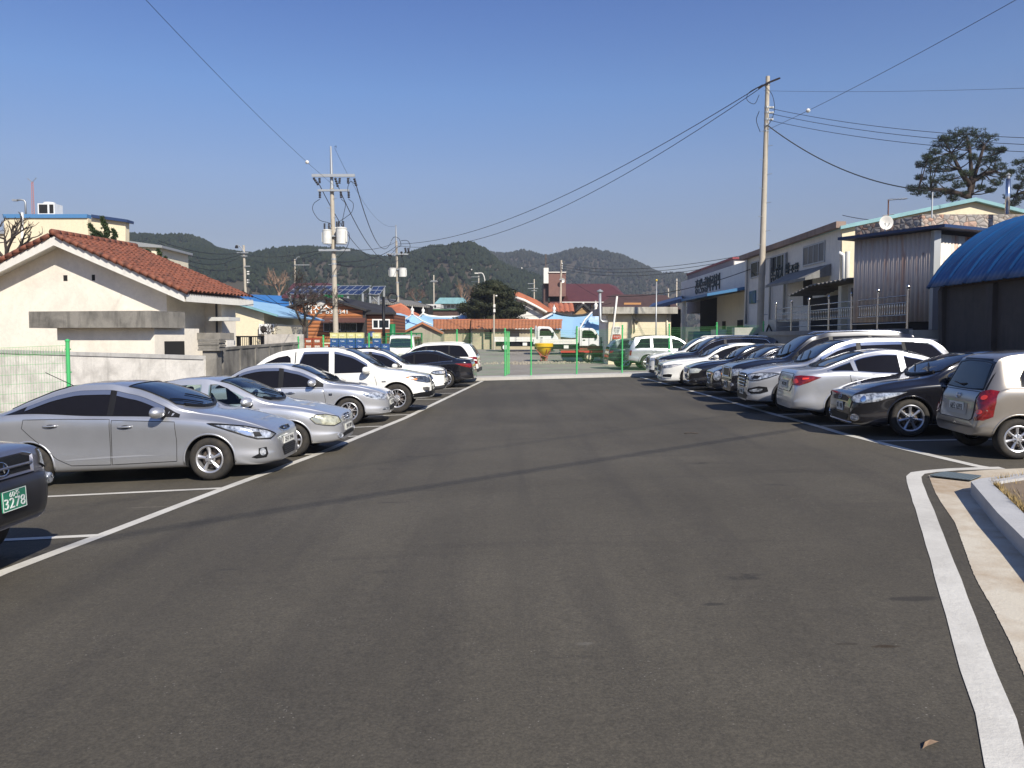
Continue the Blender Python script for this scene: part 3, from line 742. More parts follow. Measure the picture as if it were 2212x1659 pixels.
# ---- silver compact sedan, nearest whole car on the left
def silver_compact_sedan():
    L, W, H = 4.37, 1.70, 1.455
    S = dict(L=L, W=W, H=H, paint='silver', tyre=.305, rim=.197, fo=.90, wb=2.57, cowl=1.12, wtop=2.02, rtop=3.05, rbot=3.98, res=1.25, roofw=.66, steer=-3,
             top=[(0, .44), (.012, .54), (.05, .64), (.16, .715), (.4, .815), (.75, .92), (1.12, 1.00), (1.55, 1.225), (2.02, 1.40), (2.4, 1.45), (2.75, 1.455), (3.1, 1.405), (3.5, 1.265), (3.98, 1.085), (4.15, 1.065), (4.27, 1.03), (4.33, .92), (4.36, .62), (4.37, .5)],
             belt=[(0, .42), (.05, .58), (.3, .71), (.7, .815), (1.1, .885), (1.6, .93), (2.6, .985), (3.5, 1.05), (3.9, 1.04), (4.25, .98), (4.34, .7), (4.37, .48)], nose_z=.20, sill=.19, tail_z=.27)
    c = Car('parked_sedan', 'silver compact sedan with smoked visors and plate 25수 3946, nearest whole car on left', 'car', S, CARG)
    c.greenhouse(dict(a0=1.30, e=3.92, et=3.25, bp=[(2.24, 2.33), (3.52, 3.54)], tri=.22, visor=VISOR, ep=1.15, t=.05))
    c.door([(1.36, .30), (2.28, .29), (2.27, .62), (2.25, .92), (1.36, .86), (1.345, .6)], 2.06, .82, c.paint)
    c.door([(2.30, .29), (2.86, .30), (3.06, .40), (3.42, .74), (3.53, .86), (3.50, .98), (2.9, .965), (2.28, .935), (2.29, .62)], 3.12, .875, c.paint)
    c.side('sill_crease', [(1.5, .395), (2.3, .385), (2.9, .37), (3.02, .385), (2.4, .41), (1.9, .412)], mat('silver_crease', (.45, .46, .48), rough=.45, metal=.6), off=.006)
    c.wheels('five')
    c.syz('headlight', [(.22, .50, .665), (.14, .40, .60), (.17, .52, .545), (.30, .66, .56), (.42, .745, .615), (.62, .80, .70), (.92, .815, .815), (.70, .77, .79), (.45, .68, .745)], LAMP, off=.006, grid=.04, ang=50, rim=BLK, rimw=.012)
    c.syz('headlight_reflector', [(.40, .70, .67), (.36, .66, .60), (.46, .735, .625), (.55, .76, .70)], mat('lamp_chrome', (.8, .84, .95), rough=.08, metal=1), off=.012, grid=.04, ang=50)
    c.syz('headlight_bezel', [(.30, .60, .655), (.27, .59, .59), (.34, .665, .59), (.36, .665, .665)], BLK, off=.011, grid=.04, ang=50)
    c.front('grille', [(-.26, .655), (-.20, .615), (0, .60), (.20, .615), (.26, .655), (.20, .665), (0, .672), (-.20, .665)], BLK, off=.008, grid=.04, rim=CHROME, rimw=.007)
    c.emblem(0, .64, .05)
    c.front('lower_grille', [(-.36, .38), (-.27, .25), (.27, .25), (.36, .38), (.25, .415), (-.25, .415)], BLK, off=.006, grid=.05)
    mb = MB()
    for i in range(5):
        z = .275 + i * .03; mb.tube([(c.bvh.ray_cast(Vector((5, y, z)), Vector((-1, 0, 0)))[0] + Vector((.012, 0, 0))) for y in [-.26 + .052 * k for k in range(11)]], .006, 4)
    mb.build('grille_slat', CLAD, c.root)
    c.syz('fog_lamp', [(.20, .60, .43), (.17, .60, .335), (.19, .62, .28), (.30, .70, .275), (.36, .73, .30), (.27, .69, .34), (.27, .68, .42)], BLK, off=.006, grid=.04, ang=45)
    c.syz('fog_lamp_glass', circ3(.225, .655, .365, .05), LAMP, off=.012, grid=.03, ang=45)
    c.syz('tail_light', [(.04, .6, .88), (.05, .55, .74), (.3, .8, .76), (.45, .83, .9), (.2, .75, .96)], RED, end='rear', ang=45)
    c.plate('25수 3946', .475)
    c.mirrors(1.56, .975)
    mb = MB().tube([(L / 2 - 3.2, 0, 1.40), (L / 2 - 3.62, 0, 1.62)], .006, 5); mb.build('aerial', BLK, c.root)
    c.put(-3.36, 11.62, 1, -.01)
def circ3(s, y, z, r):
    return [(s + .45 * r * a, y + .75 * r * a, z + 1.1 * r * b) for a, b in circ(0, 0, 1, 1, 12)]

mat('cabin_lining', (.09, .09, .095), rough=.8)
def clear_glass():
    if 'clear_car_glass' in MATS: return MATS['clear_car_glass']
    m, t, b = _new('clear_car_glass'); N, L, b = nodes(m); N.remove(b); tr = N.new('ShaderNodeBsdfTransparent'); tr.inputs[0].default_value = (.74, .84, .82, 1)
    gl = N.new('ShaderNodeBsdfGlossy'); gl.inputs['Roughness'].default_value = .02; fr = N.new('ShaderNodeFresnel'); fr.inputs['IOR'].default_value = 1.55; mx = N.new('ShaderNodeMixShader')
    L.new(fr.outputs[0], mx.inputs[0]); L.new(tr.outputs[0], mx.inputs[1]); L.new(gl.outputs[0], mx.inputs[2]); L.new(mx.outputs[0], N['Material Output'].inputs[0]); MATS['clear_car_glass'] = m; return m
def cut_cabin(c):
    pr = [(1.42, .50), (1.30, .90), (1.96, 1.275), (2.3, 1.325), (2.95, 1.30), (3.42, 1.05), (3.45, .50)]; mb = MB(); n = len(pr); vs = []
    for sg in (-1, 1):
        for s, z in pr: vs.append((c.L / 2 - s, sg * (.70 if z < 1 else .53 + (1.33 - z) * .35), z))
    return mb.add(vs, [tuple(range(n)), tuple(range(2 * n - 1, n - 1, -1))] + [(i, n + i, n + (i + 1) % n, (i + 1) % n) for i in range(n)])
def cut_side(pts):
    def f(c):
        mb = MB()
        for sg in (-1, 1): mb.prism([(c.L / 2 - s, sg * .35, z) for s, z in pts], (0, 0, 0), (0, sg * .8, 0))
        return mb
    return f
def cut_screen(c):
    mb = MB(); nn = Vector((.447, 0, .894)); p = [Vector((c.L / 2 - s, y, z)) for s, y, z in ((1.19, -.50, .965), (1.13, 0, .94), (1.19, .50, .965), (1.34, .63, 1.03), (1.86, .50, 1.30), (1.86, -.50, 1.30), (1.34, -.63, 1.03))]
    return mb.prism([q - nn * .16 for q in p], (0, 0, 0), nn * .5)
def old_silver_hatch():
    L, W, H = 4.24, 1.67, 1.395
    S = dict(L=L, W=W, H=H, paint='silver2', tyre=.285, rim=.18, fo=.80, wb=2.44, cowl=1.10, wtop=1.92, rtop=3.0, rbot=3.62, kf=.58, roofw=.68, res=1.1,
             top=[(0, .46), (.012, .56), (.05, .64), (.14, .69), (.4, .775), (.75, .86), (1.10, .925), (1.5, 1.14), (1.92, 1.335), (2.3, 1.39), (2.6, 1.395), (3.0, 1.35), (3.3, 1.20), (3.62, 1.01), (3.9, .985), (4.12, .95), (4.2, .8), (4.23, .6), (4.24, .5)],
             belt=[(0, .42), (.05, .56), (.3, .67), (.7, .78), (1.1, .84), (1.6, .88), (2.6, .90), (3.5, .93), (4.1, .90), (4.22, .6), (4.24, .46)], nose_z=.22, sill=.2, cuts=[cut_cabin, cut_side([(1.50, .925), (2.16, .925), (2.16, 1.27), (2.05, 1.27), (1.86, 1.19)]), cut_side([(2.32, .925), (3.08, .935), (3.06, 1.20), (2.95, 1.27), (2.32, 1.275)]), cut_screen])
    c = Car('parked_sedan', 'older silver saloon with clear glass and yellowed headlamps behind the nearest silver sedan', 'car', S, CARG)
    clear = clear_glass()
    c.greenhouse(dict(a0=1.28, e=3.50, et=3.0, bp=[(2.18, 2.30), (3.12, 3.15)], tri=.16, glass=clear, wglass=clear, frame=False))
    c.door([(1.30, .27), (2.22, .27), (2.22, .88), (1.30, .83)], 2.05, .77, c.paint)
    c.door([(2.24, .27), (2.72, .27), (2.86, .36), (3.1, .62), (3.12, .9), (2.24, .89)], 2.95, .79, c.paint)
    c.wheels('steel')
    c.syz('headlight', [(.17, .44, .63), (.10, .44, .53), (.18, .58, .485), (.30, .68, .505), (.42, .75, .545), (.50, .77, .63), (.42, .72, .685), (.28, .60, .68)], OLDLAMP, off=.008, grid=.04, ang=45, rim=BLK, rimw=.008)
    c.syz('indicator', [(.36, .71, .58), (.33, .69, .53), (.42, .75, .56), (.47, .765, .63), (.42, .74, .66)], mat('grey_lens', (.25, .27, .25), rough=.2, coat=1), off=.014, grid=.04, ang=45)
    c.front('grille', [(-.30, .61), (-.26, .55), (0, .53), (.26, .55), (.30, .61), (.2, .635), (0, .64), (-.2, .635)], BLK, off=.006, grid=.05, rim=RIM, rimw=.012)
    mb = MB()
    for z in (.575, .605):
        mb.tube([(c.bvh.ray_cast(Vector((5, y, z)), Vector((-1, 0, 0)))[0] + Vector((.014, 0, 0))) for y in [-.27 + .054 * k for k in range(11)]], .011, 5)
    mb.build('grille_bar', RIM, c.root, smooth=True); c.emblem(0, .59, .055)
    c.front('lower_grille', [(-.50, .335), (-.45, .27), (.45, .27), (.50, .335)], BLK, off=.006, grid=.05)
    for y in (-.56, .56):
        c.front('fog_lamp', circ(y, .31, .05, .045, 14), LAMP, off=.012, grid=.03, rim=RIM, rimw=.008)
    c.syz('tail_light', [(.04, .55, .85), (.05, .5, .72), (.3, .76, .74), (.3, .76, .86)], RED, end='rear', ang=45)
    c.plate('59머 3809', .415)
    c.mirrors(1.48, .93)
    SEAT = mat('dark_seat_cloth', (.05, .052, .06), rough=.9)
    for sg in (1, -1):
        y = sg * .34; mb = MB(); mb.hexa([(L / 2 - 2.05, y - .23, .52), (L / 2 - 2.05, y + .23, .52), (L / 2 - 2.5, y + .23, .52), (L / 2 - 2.5, y - .23, .52), (L / 2 - 2.03, y - .22, .68), (L / 2 - 2.03, y + .22, .68), (L / 2 - 2.5, y + .22, .66), (L / 2 - 2.5, y - .22, .66)])
        mb.hexa([(L / 2 - 2.36, y - .22, .66), (L / 2 - 2.36, y + .22, .66), (L / 2 - 2.50, y + .22, .66), (L / 2 - 2.50, y - .22, .66), (L / 2 - 2.54, y - .17, 1.08), (L / 2 - 2.54, y + .17, 1.08), (L / 2 - 2.64, y + .17, 1.08), (L / 2 - 2.64, y - .17, 1.08)])
        mb.hexa([(L / 2 - 2.56, y - .11, 1.10), (L / 2 - 2.56, y + .11, 1.10), (L / 2 - 2.65, y + .11, 1.10), (L / 2 - 2.65, y - .11, 1.10), (L / 2 - 2.58, y - .10, 1.24), (L / 2 - 2.58, y + .10, 1.24), (L / 2 - 2.65, y + .10, 1.24), (L / 2 - 2.65, y - .10, 1.24)])
        o_ = mb.build('front_seat', SEAT, c.root); bv = o_.modifiers.new('b', 'BEVEL'); bv.width = .035; bv.segments = 3
    mb = MB(); cw = Vector((L / 2 - 1.78, .34, .93)); ax = Vector((-.87, 0, .5)); e1 = Vector((0, 1, 0)); e2 = ax.cross(e1)
    mb.tube([cw + (e1 * math.cos(a) + e2 * math.sin(a)) * .185 for a in [i * math.pi / 10 for i in range(21)]], .017, 6, cap=False)
    for a in (0, math.pi, -math.pi / 2): mb.tube([cw, cw + (e1 * math.cos(a) + e2 * math.sin(a)) * .18], .016, 4)
    mb.build('steering_wheel', BLK, c.root, smooth=True)
    MB().box((L / 2 - 1.92, -.11, 1.20), (L / 2 - 1.88, .11, 1.27)).build('rear_view_mirror', BLK, c.root)
    MB().hexa([(L / 2 - 1.32, -.66, .80), (L / 2 - 1.32, .66, .80), (L / 2 - 1.62, .66, .72), (L / 2 - 1.62, -.66, .72), (L / 2 - 1.28, -.62, .895), (L / 2 - 1.28, .62, .895), (L / 2 - 1.60, .62, .87), (L / 2 - 1.60, -.62, .87)]).build('dashboard', mat('grey_dash', (.10, .11, .11), rough=.7), c.root)
    c.put(-2.88, 13.75, 1, .0)

def silver_rounded_sedan():
    L, W, H = 4.505, 1.775, 1.48
    S = dict(L=L, W=W, H=H, paint='silver2', tyre=.315, rim=.205, fo=.87, wb=2.65, cowl=1.22, wtop=2.08, rtop=3.2, rbot=3.98, res=1.1, roofw=.67,
             top=[(0, .45), (.012, .56), (.05, .66), (.16, .735), (.4, .82), (.8, .92), (1.22, .985), (1.62, 1.23), (2.08, 1.42), (2.5, 1.475), (2.8, 1.48), (3.2, 1.43), (3.6, 1.24), (3.98, 1.06), (4.2, 1.04), (4.38, .99), (4.46, .85), (4.495, .62), (4.505, .5)],
             belt=[(0, .42), (.05, .58), (.3, .70), (.7, .80), (1.2, .87), (1.7, .905), (2.6, .925), (3.6, .97), (4.2, .95), (4.47, .7), (4.505, .48)], nose_z=.22, sill=.2)
    c = Car('parked_sedan', 'silver rounded saloon with chrome grille and smoked visors, third car of the left row', 'car', S, CARG)
    c.greenhouse(dict(a0=1.42, e=3.86, et=3.2, bp=[(2.33, 2.44), (3.36, 3.38)], tri=.18, visor=VISOR, ep=1.2))
    c.door([(1.40, .29), (2.36, .28), (2.36, .91), (1.42, .87), (1.38, .6)], 2.16, .80, CHROME)
    c.door([(2.38, .28), (2.95, .28), (3.12, .40), (3.34, .66), (3.40, .95), (2.38, .92)], 3.16, .83, CHROME)
    c.wheels('fiveV')
    c.syz('headlight', [(.20, .46, .66), (.12, .46, .58), (.20, .60, .545), (.36, .72, .565), (.52, .80, .63), (.62, .815, .70), (.50, .77, .735), (.32, .62, .72)], LAMP, off=.008, grid=.04, ang=45, rim=RIM, rimw=.008)
    c.front('grille', [(-.27, .66), (-.20, .565), (.20, .565), (.27, .66), (.15, .69), (-.15, .69)], BLK, off=.006, grid=.05, rim=CHROME, rimw=.014)
    mb = MB()
    for z in (.60, .635): mb.tube([(c.bvh.ray_cast(Vector((5, y, z)), Vector((-1, 0, 0)))[0] + Vector((.014, 0, 0))) for y in [-.22 + .044 * k for k in range(11)]], .009, 5)
    mb.build('grille_bar', CHROME, c.root, smooth=True); c.emblem(0, .655, .05)
    c.front('lower_grille', [(-.42, .37), (-.36, .27), (.36, .27), (.42, .37)], BLK, off=.006, grid=.05)
    for y in (-.6, .6): c.front('fog_lamp', [(y - .1, .30), (y + .1, .30), (y + .08, .36), (y - .08, .36)], LAMP, off=.01, grid=.05)
    c.side('badge', trapz(1.22, 1.30, .70, .75), CHROME, off=.006, grid=.04)
    c.plate('12로 5738', .45); c.mirrors(1.66, .98)
    c.put(-2.84, 18.75, 1, .02)

def white_pickup():
    L, W, H = 4.99, 1.91, 1.80
    S = dict(L=L, W=W, H=H, paint='white', tyre=.38, rim=.238, tw=.24, fo=.90, wb=3.06, cowl=1.28, wtop=2.12, rtop=4.05, rbot=4.93, tall=True, roofw=.70, archgap=.06, kf=.6, kr=.8, res=1.1, nose_z=.36, sill=.34, tail_z=.45, clad=0,
             top=[(0, .60), (.015, .72), (.05, .86), (.14, .94), (.4, 1.01), (.8, 1.10), (1.28, 1.18), (1.68, 1.48), (2.12, 1.71), (2.6, 1.785), (3.2, 1.80), (3.8, 1.76), (4.2, 1.64), (4.6, 1.38), (4.9, 1.17), (4.96, 1.05), (4.98, .8), (4.99, .6)],
             belt=[(0, .56), (.05, .74), (.3, .88), (.7, .97), (1.2, 1.03), (1.7, 1.07), (3.4, 1.09), (4.3, 1.10), (4.9, 1.08), (4.97, .8), (4.99, .56)])
    c = Car('parked_pickup', 'white pickup truck with fastback bed canopy, black lower bumper and large alloy wheels', 'pickup truck', S, CARG)
    c.greenhouse(dict(a0=1.42, e=3.40, et=3.30, bp=[(2.48, 2.62)], tri=.20, visor=VISOR, frame=False, ep=.6, eh=.3, rearglass='slope'))
    c.side('canopy_window', [(3.60, 1.36), (3.62, 1.56), (3.70, 1.62), (3.95, 1.585), (4.25, 1.47), (4.55, 1.30), (4.50, 1.27), (4.1, 1.30)], GLASS, off=.006)
    c.side('cab_gap', [(3.50, 1.08), (3.53, 1.08), (3.50, 1.70), (3.47, 1.70)], SEAM, off=.004)
    c.door([(1.42, .46), (2.53, .45), (2.53, 1.08), (1.46, 1.05), (1.40, .8)], 2.28, .94, c.paint)
    c.door([(2.56, .45), (3.16, .45), (3.34, .60), (3.45, .8), (3.45, 1.09), (2.56, 1.09)], 3.28, .96, c.paint)
    c.side('badge', trapz(1.16, 1.26, .82, .85), CHROME, off=.006, grid=.04)
    c.wheels('sixV', RIM)
    c.syz('headlight', [(.10, .50, .90), (.06, .48, .76), (.20, .66, .745), (.42, .82, .80), (.72, .885, .93), (.5, .85, .945), (.25, .7, .935)], mat('dark_headlamp', (.12, .14, .17), rough=.1, metal=.4, coat=1, var=.8, scale=14), off=.01, grid=.05, ang=45)
    c.syz('indicator', [(.40, .80, .86), (.44, .82, .83), (.68, .88, .925), (.6, .87, .93)], ORANGE, off=.016, grid=.04, ang=50)
    c.front('grille', [(-.40, .88), (-.34, .72), (.34, .72), (.40, .88), (.2, .92), (-.2, .92)], BLK, off=.008, grid=.06, rim=CHROME, rimw=.014)
    c.emblem(0, .82, .07, kind='x')
    c.front('lower_bumper', [(-.9, .50), (-.70, .40), (.70, .40), (.9, .50), (.62, .54), (.52, .64), (-.52, .64), (-.62, .54)], BLK, off=.012, grid=.06)
    c.syz('bumper_corner', [(.10, .62, .46), (.08, .62, .385), (.5, .88, .385), (.7, .93, .42), (.5, .9, .48), (.25, .75, .5)], BLK, off=.012, ang=45)
    c.syz('fog_lamp', [(.12, .64, .62), (.12, .65, .52), (.20, .70, .50), (.26, .76, .56), (.28, .77, .635), (.18, .7, .64)], CHROME, off=.012, grid=.04, ang=45)
    c.syz('tail_light', [(.03, .8, .95), (.03, .8, .7), (.15, .9, .7), (.15, .9, .95)], RED, end='rear', ang=45)
    c.plate('81고 2465', .60); c.mirrors(1.64, 1.12, sc=1.2)
    mb = MB()
    mb.box((-.2, -.3, 1.795), (.25, .3, 1.803)); mb.build('sunroof', GLASS, c.root)
    c.put(-2.11, 21.5, 1, .03)

def white_front_suv():
    L, W, H = 4.44, 1.86, 1.68
    S = dict(L=L, W=W, H=H, paint='white', tyre=.345, rim=.23, tw=.23, fo=.88, wb=2.67, cowl=1.18, wtop=2.02, rtop=3.8, rbot=4.3, tall=True, roofw=.70, kf=.66, clad=3, nose_z=.27, sill=.24, tail_z=.4,
             top=suv_top(L, H, .93, 1.10, 1.18, 2.02, 3.85, zr=1.05), belt=[(0, .6), (.05, .8), (.3, .90), (.7, .95), (1.2, .99), (1.8, 1.02), (3.6, 1.08), (4.3, 1.02), (4.42, .7), (4.44, .56)])
    c = Car('parked_suv', 'white sport utility with dark grille and striped lamps, between white pickup and black saloon', 'car', S, CARG)
    c.greenhouse(dict(a0=1.34, e=4.0, et=3.75, bp=[(2.3, 2.4), (3.25, 3.33)], tri=.18, visor=VISOR, chrome='top', rearglass=(1.1, 1.5, .6, .52)))
    c.door([(1.38, .42), (2.35, .42), (2.35, 1.02), (1.40, .98)], 2.15, .9, c.paint)
    c.wheels('five')
    c.syz('headlight', [(.08, .42, .84), (.06, .42, .76), (.14, .6, .735), (.34, .78, .75), (.50, .84, .80), (.42, .81, .86), (.2, .65, .86)], LAMP, off=.01, grid=.05, ang=40, rim=BLK, rimw=.014)
    mb = MB()
    for i in range(4):
        for sg in (1, -1):
            y = sg * (.52 + i * .07); h = c.bvh.ray_cast(Vector((5, y, .8)), Vector((-1, 0, 0)))
            if h[0] is not None: mb.box((h[0].x, y - .012, .765), (h[0].x + .025, y + .012, .84))
    mb.build('lamp_strip', WLAMP, c.root)
    c.front('grille', [(-.42, .83), (-.36, .66), (-.2, .62), (.2, .62), (.36, .66), (.42, .83), (.3, .87), (-.3, .87)], BLK, off=.012, grid=.05, rim=CHROME, rimw=.012)
    c.front('lower_grille', [(-.72, .44), (-.6, .33), (.6, .33), (.72, .44), (.5, .48), (-.5, .48)], BLK, off=.008, grid=.06)
    c.plate('38수 9127', .52); c.mirrors(1.58, 1.05); c.roofrails(2.1, 3.9, BLK)
    c.topd('sunroof', [(2.15, -.42), (2.15, .42), (3.0, .42), (3.0, -.42)], GLASS, off=.006)
    c.put(-2.17, 26.6, 1, .03)

def black_saloon():
    L, W, H = 4.82, 1.835, 1.47
    S = dict(L=L, W=W, H=H, paint='black', tyre=.325, rim=.225, fo=.96, wb=2.795, cowl=1.32, wtop=2.25, rtop=3.25, rbot=4.28, aisle='rear', roofw=.64, kr=.72,
             top=[(0, .46), (.012, .56), (.05, .66), (.16, .73), (.4, .82), (.8, .92), (1.32, .99), (1.75, 1.22), (2.25, 1.41), (2.7, 1.465), (2.95, 1.47), (3.3, 1.43), (3.8, 1.25), (4.28, 1.10), (4.45, 1.085), (4.66, 1.06), (4.74, .95), (4.80, .7), (4.82, .5)],
             belt=[(0, .42), (.05, .58), (.3, .71), (.8, .81), (1.3, .87), (1.9, .91), (3.0, .96), (4.0, 1.01), (4.5, .99), (4.76, .75), (4.82, .48)], nose_z=.22, sill=.2, tail_z=.28)
    c = Car('parked_saloon', 'glossy black saloon backed in with red tail lamp towards the aisle, left row', 'car', S, CARG)
    c.greenhouse(dict(a0=1.52, e=4.05, et=3.3, bp=[(2.5, 2.58), (3.5, 3.52)], tri=.18, chrome='low', ep=1.1))
    c.door([(1.5, .29), (2.52, .28), (2.52, .93), (1.5, .88)], 2.3, .8, CHROME)
    c.door([(2.55, .28), (3.1, .28), (3.3, .42), (3.55, .74), (3.6, .97), (2.55, .94)], 3.35, .84, CHROME)
    c.wheels('ten', rr=.215)
    c.syz('tail_light', [(.10, .50, .88), (.07, .52, .76), (.20, .76, .74), (.40, .86, .79), (.72, .895, .92), (.45, .86, .91), (.25, .75, .895)], RED, end='rear', ang=45, off=.008, grid=.05)
    c.rear('rear_spoiler', trapz(-.62, .62, 1.005, 1.035), PT['black'], off=.03)
    c.plate('47너 6180', .70, 'rear'); c.mirrors(1.75, .98)
    c.put(-1.43, 31.9, -1, -.06)

def white_rear_suv():
    L, W, H = 4.635, 1.85, 1.735
    S = dict(L=L, W=W, H=H, paint='white', tyre=.355, rim=.23, tw=.23, fo=.9, wb=2.705, cowl=1.22, wtop=2.05, rtop=3.95, rbot=4.5, tall=True, aisle='rear', roofw=.69, kr=.72, nose_z=.28, sill=.25, tail_z=.42, clad=3,
             top=suv_top(L, H, .9, 1.10, 1.22, 2.05, 3.95, zr=1.08, rake=.42), belt=[(0, .6), (.05, .8), (.3, .88), (.7, .95), (1.2, 1.0), (1.9, 1.03), (3.6, 1.10), (4.4, 1.06), (4.6, .8), (4.635, .56)])
    c = Car('parked_suv', 'white sport utility backed in near the green fence, farthest of the left row', 'car', S, CARG)
    c.greenhouse(dict(a0=1.38, e=4.25, et=3.85, bp=[(2.4, 2.5), (3.38, 3.46)], tri=.18, ep=1.6, rearglass=(1.14, 1.56, .66, .56)))
    c.door([(1.42, .42), (2.45, .42), (2.45, 1.04), (1.42, 1.0)], 2.2, .9, c.paint)
    c.wheels('five')
    c.syz('tail_light', [(.06, .62, 1.06), (.05, .62, .92), (.08, .70, .78), (.16, .80, .78), (.20, .85, .9), (.42, .9, 1.05), (.24, .82, 1.10)], RED, end='rear', ang=45, off=.01, grid=.05)
    c.syz('reversing_lamp', [(.10, .70, .96), (.10, .70, .90), (.2, .84, .93), (.24, .85, .99)], WLAMP, end='rear', ang=45, off=.018, grid=.05)
    c.rear('rear_bumper', [(-.8, .46), (.8, .46), (.84, .58), (.5, .62), (-.5, .62), (-.84, .58)], CLAD, off=.012)
    c.plate('23다 7904', .82, 'rear', w=.335, h=.17); c.roofrails(2.2, 4.0, PT['white']); c.mirrors(1.65, 1.08)
    c.put(-1.33, 34.7, -1, -.06)

def grey_offroader():
    L, W, H = 4.325, 1.83, 1.78
    S = dict(L=L, W=W, H=H, paint='grey', tyre=.35, rim=.22, tw=.23, fo=.84, wb=2.63, cowl=1.18, wtop=1.95, rtop=3.7, rbot=4.2, tall=True, roofw=.70, kf=.62, Lf=.8, res=1.3, nose_z=.42, sill=.36, tail_z=.4,
             top=suv_top(L, H, 1.06, 1.20, 1.18, 1.95, 3.7, zr=1.05), belt=[(0, .68), (.05, .92), (.3, 1.01), (.7, 1.02), (1.2, 1.07), (1.9, 1.1), (3.6, 1.14), (4.2, 1.1), (4.3, .7), (4.325, .56)])
    c = Car('parked_suv', 'dusty grey off-roader with black bumper and green plate, cut off by the left edge', 'car', S, CARG)
    c.greenhouse(dict(a0=1.32, e=3.9, et=3.6, bp=[(2.25, 2.35), (3.2, 3.28)], tri=.16, rearglass=(1.2, 1.58, .6, .5)))
    c.door([(1.36, .46), (2.3, .46), (2.3, 1.07), (1.36, 1.03)], 2.1, .95, c.paint)
    c.wheels('five')
    c.syz('headlight', [(.12, .56, 1.02), (.05, .56, .895), (.10, .62, .845), (.22, .74, .85), (.36, .80, .875), (.40, .80, .945), (.28, .74, 1.02)], LAMP, off=.01, grid=.03, ang=30, rim=BLK, rimw=.008)
    c.front('grille', [(-.46, .99), (-.44, .84), (.44, .84), (.46, .99), (.34, 1.02), (-.34, 1.02)], BLK, off=.010, grid=.05, rim=PT['grey'], rimw=.02)
    c.emblem(0, .92, .075)
    mb = MB(); 
    for z in (.92,): mb.tube([(c.bvh.ray_cast(Vector((5, y, z)), Vector((-1, 0, 0)))[0] + Vector((.02, 0, 0))) for y in [-.44 + .088 * k for k in range(11)]], .014, 5)
    mb.build('grille_bar', PT['grey'], c.root, smooth=True)
    # moulded black bumper: its own solid round the nose
    mb = MB(); rows = []
    for z, o_ in ((.45, .0), (.48, .035), (.57, .055), (.67, .06), (.76, .06), (.80, .045), (.825, .0)):
        row = []
        for i in range(29):
            s = (abs(i - 14) / 14)**2 * .62
            y = c.wid(s) * (1 if i > 14 else -1) if abs(i - 14) > 5 else c.wid(0) * (i - 14) / 5.5
            if abs(i - 14) <= 5: s = 0
            nx = 1 if abs(i - 14) < 6 else max(0, 1 - (abs(i - 14) - 5) / 9)
            row.append((L / 2 - s + o_ * nx, y + (o_ * (1 - nx) * (1 if i > 14 else -1)), z))
        rows.append(row)
    mb.v = [Vector(p) for r_ in rows for p in r_]; n = 29
    mb.f = [(i * n + j, i * n + j + 1, (i + 1) * n + j + 1, (i + 1) * n + j) for i in range(len(rows) - 1) for j in range(n - 1)]; mb.mi = [0] * len(mb.f)
    mb.build('front_bumper', mat('bumper_black', (.022, .022, .026), rough=.38, spec=.5), c.root, auto=60)
    for y in (-.70, .70):
        MB().lathe([(.0005, .0), (.04, 0), (.05, -.01), (.055, -.05)], (L / 2 + .012, y, .735), 'x', 14).build('fog_lamp', LAMP, c.root, smooth=True)
    c.plate(('60주', '3278'), .665, green=True, w=.335, h=.17)
    pl = [o for o in c.root.children if o.name.startswith('number_plate')][0]; pl.location.x += .075; 
    c.mirrors(1.5, 1.1); c.roofrails(2.0, 3.6)
    c.put(-4.24, 6.0, 1, .01)
CAR_L = [silver_compact_sedan, old_silver_hatch, silver_rounded_sedan, white_pickup, white_front_suv, black_saloon, white_rear_suv, grey_offroader]
for f in CAR_L: f()
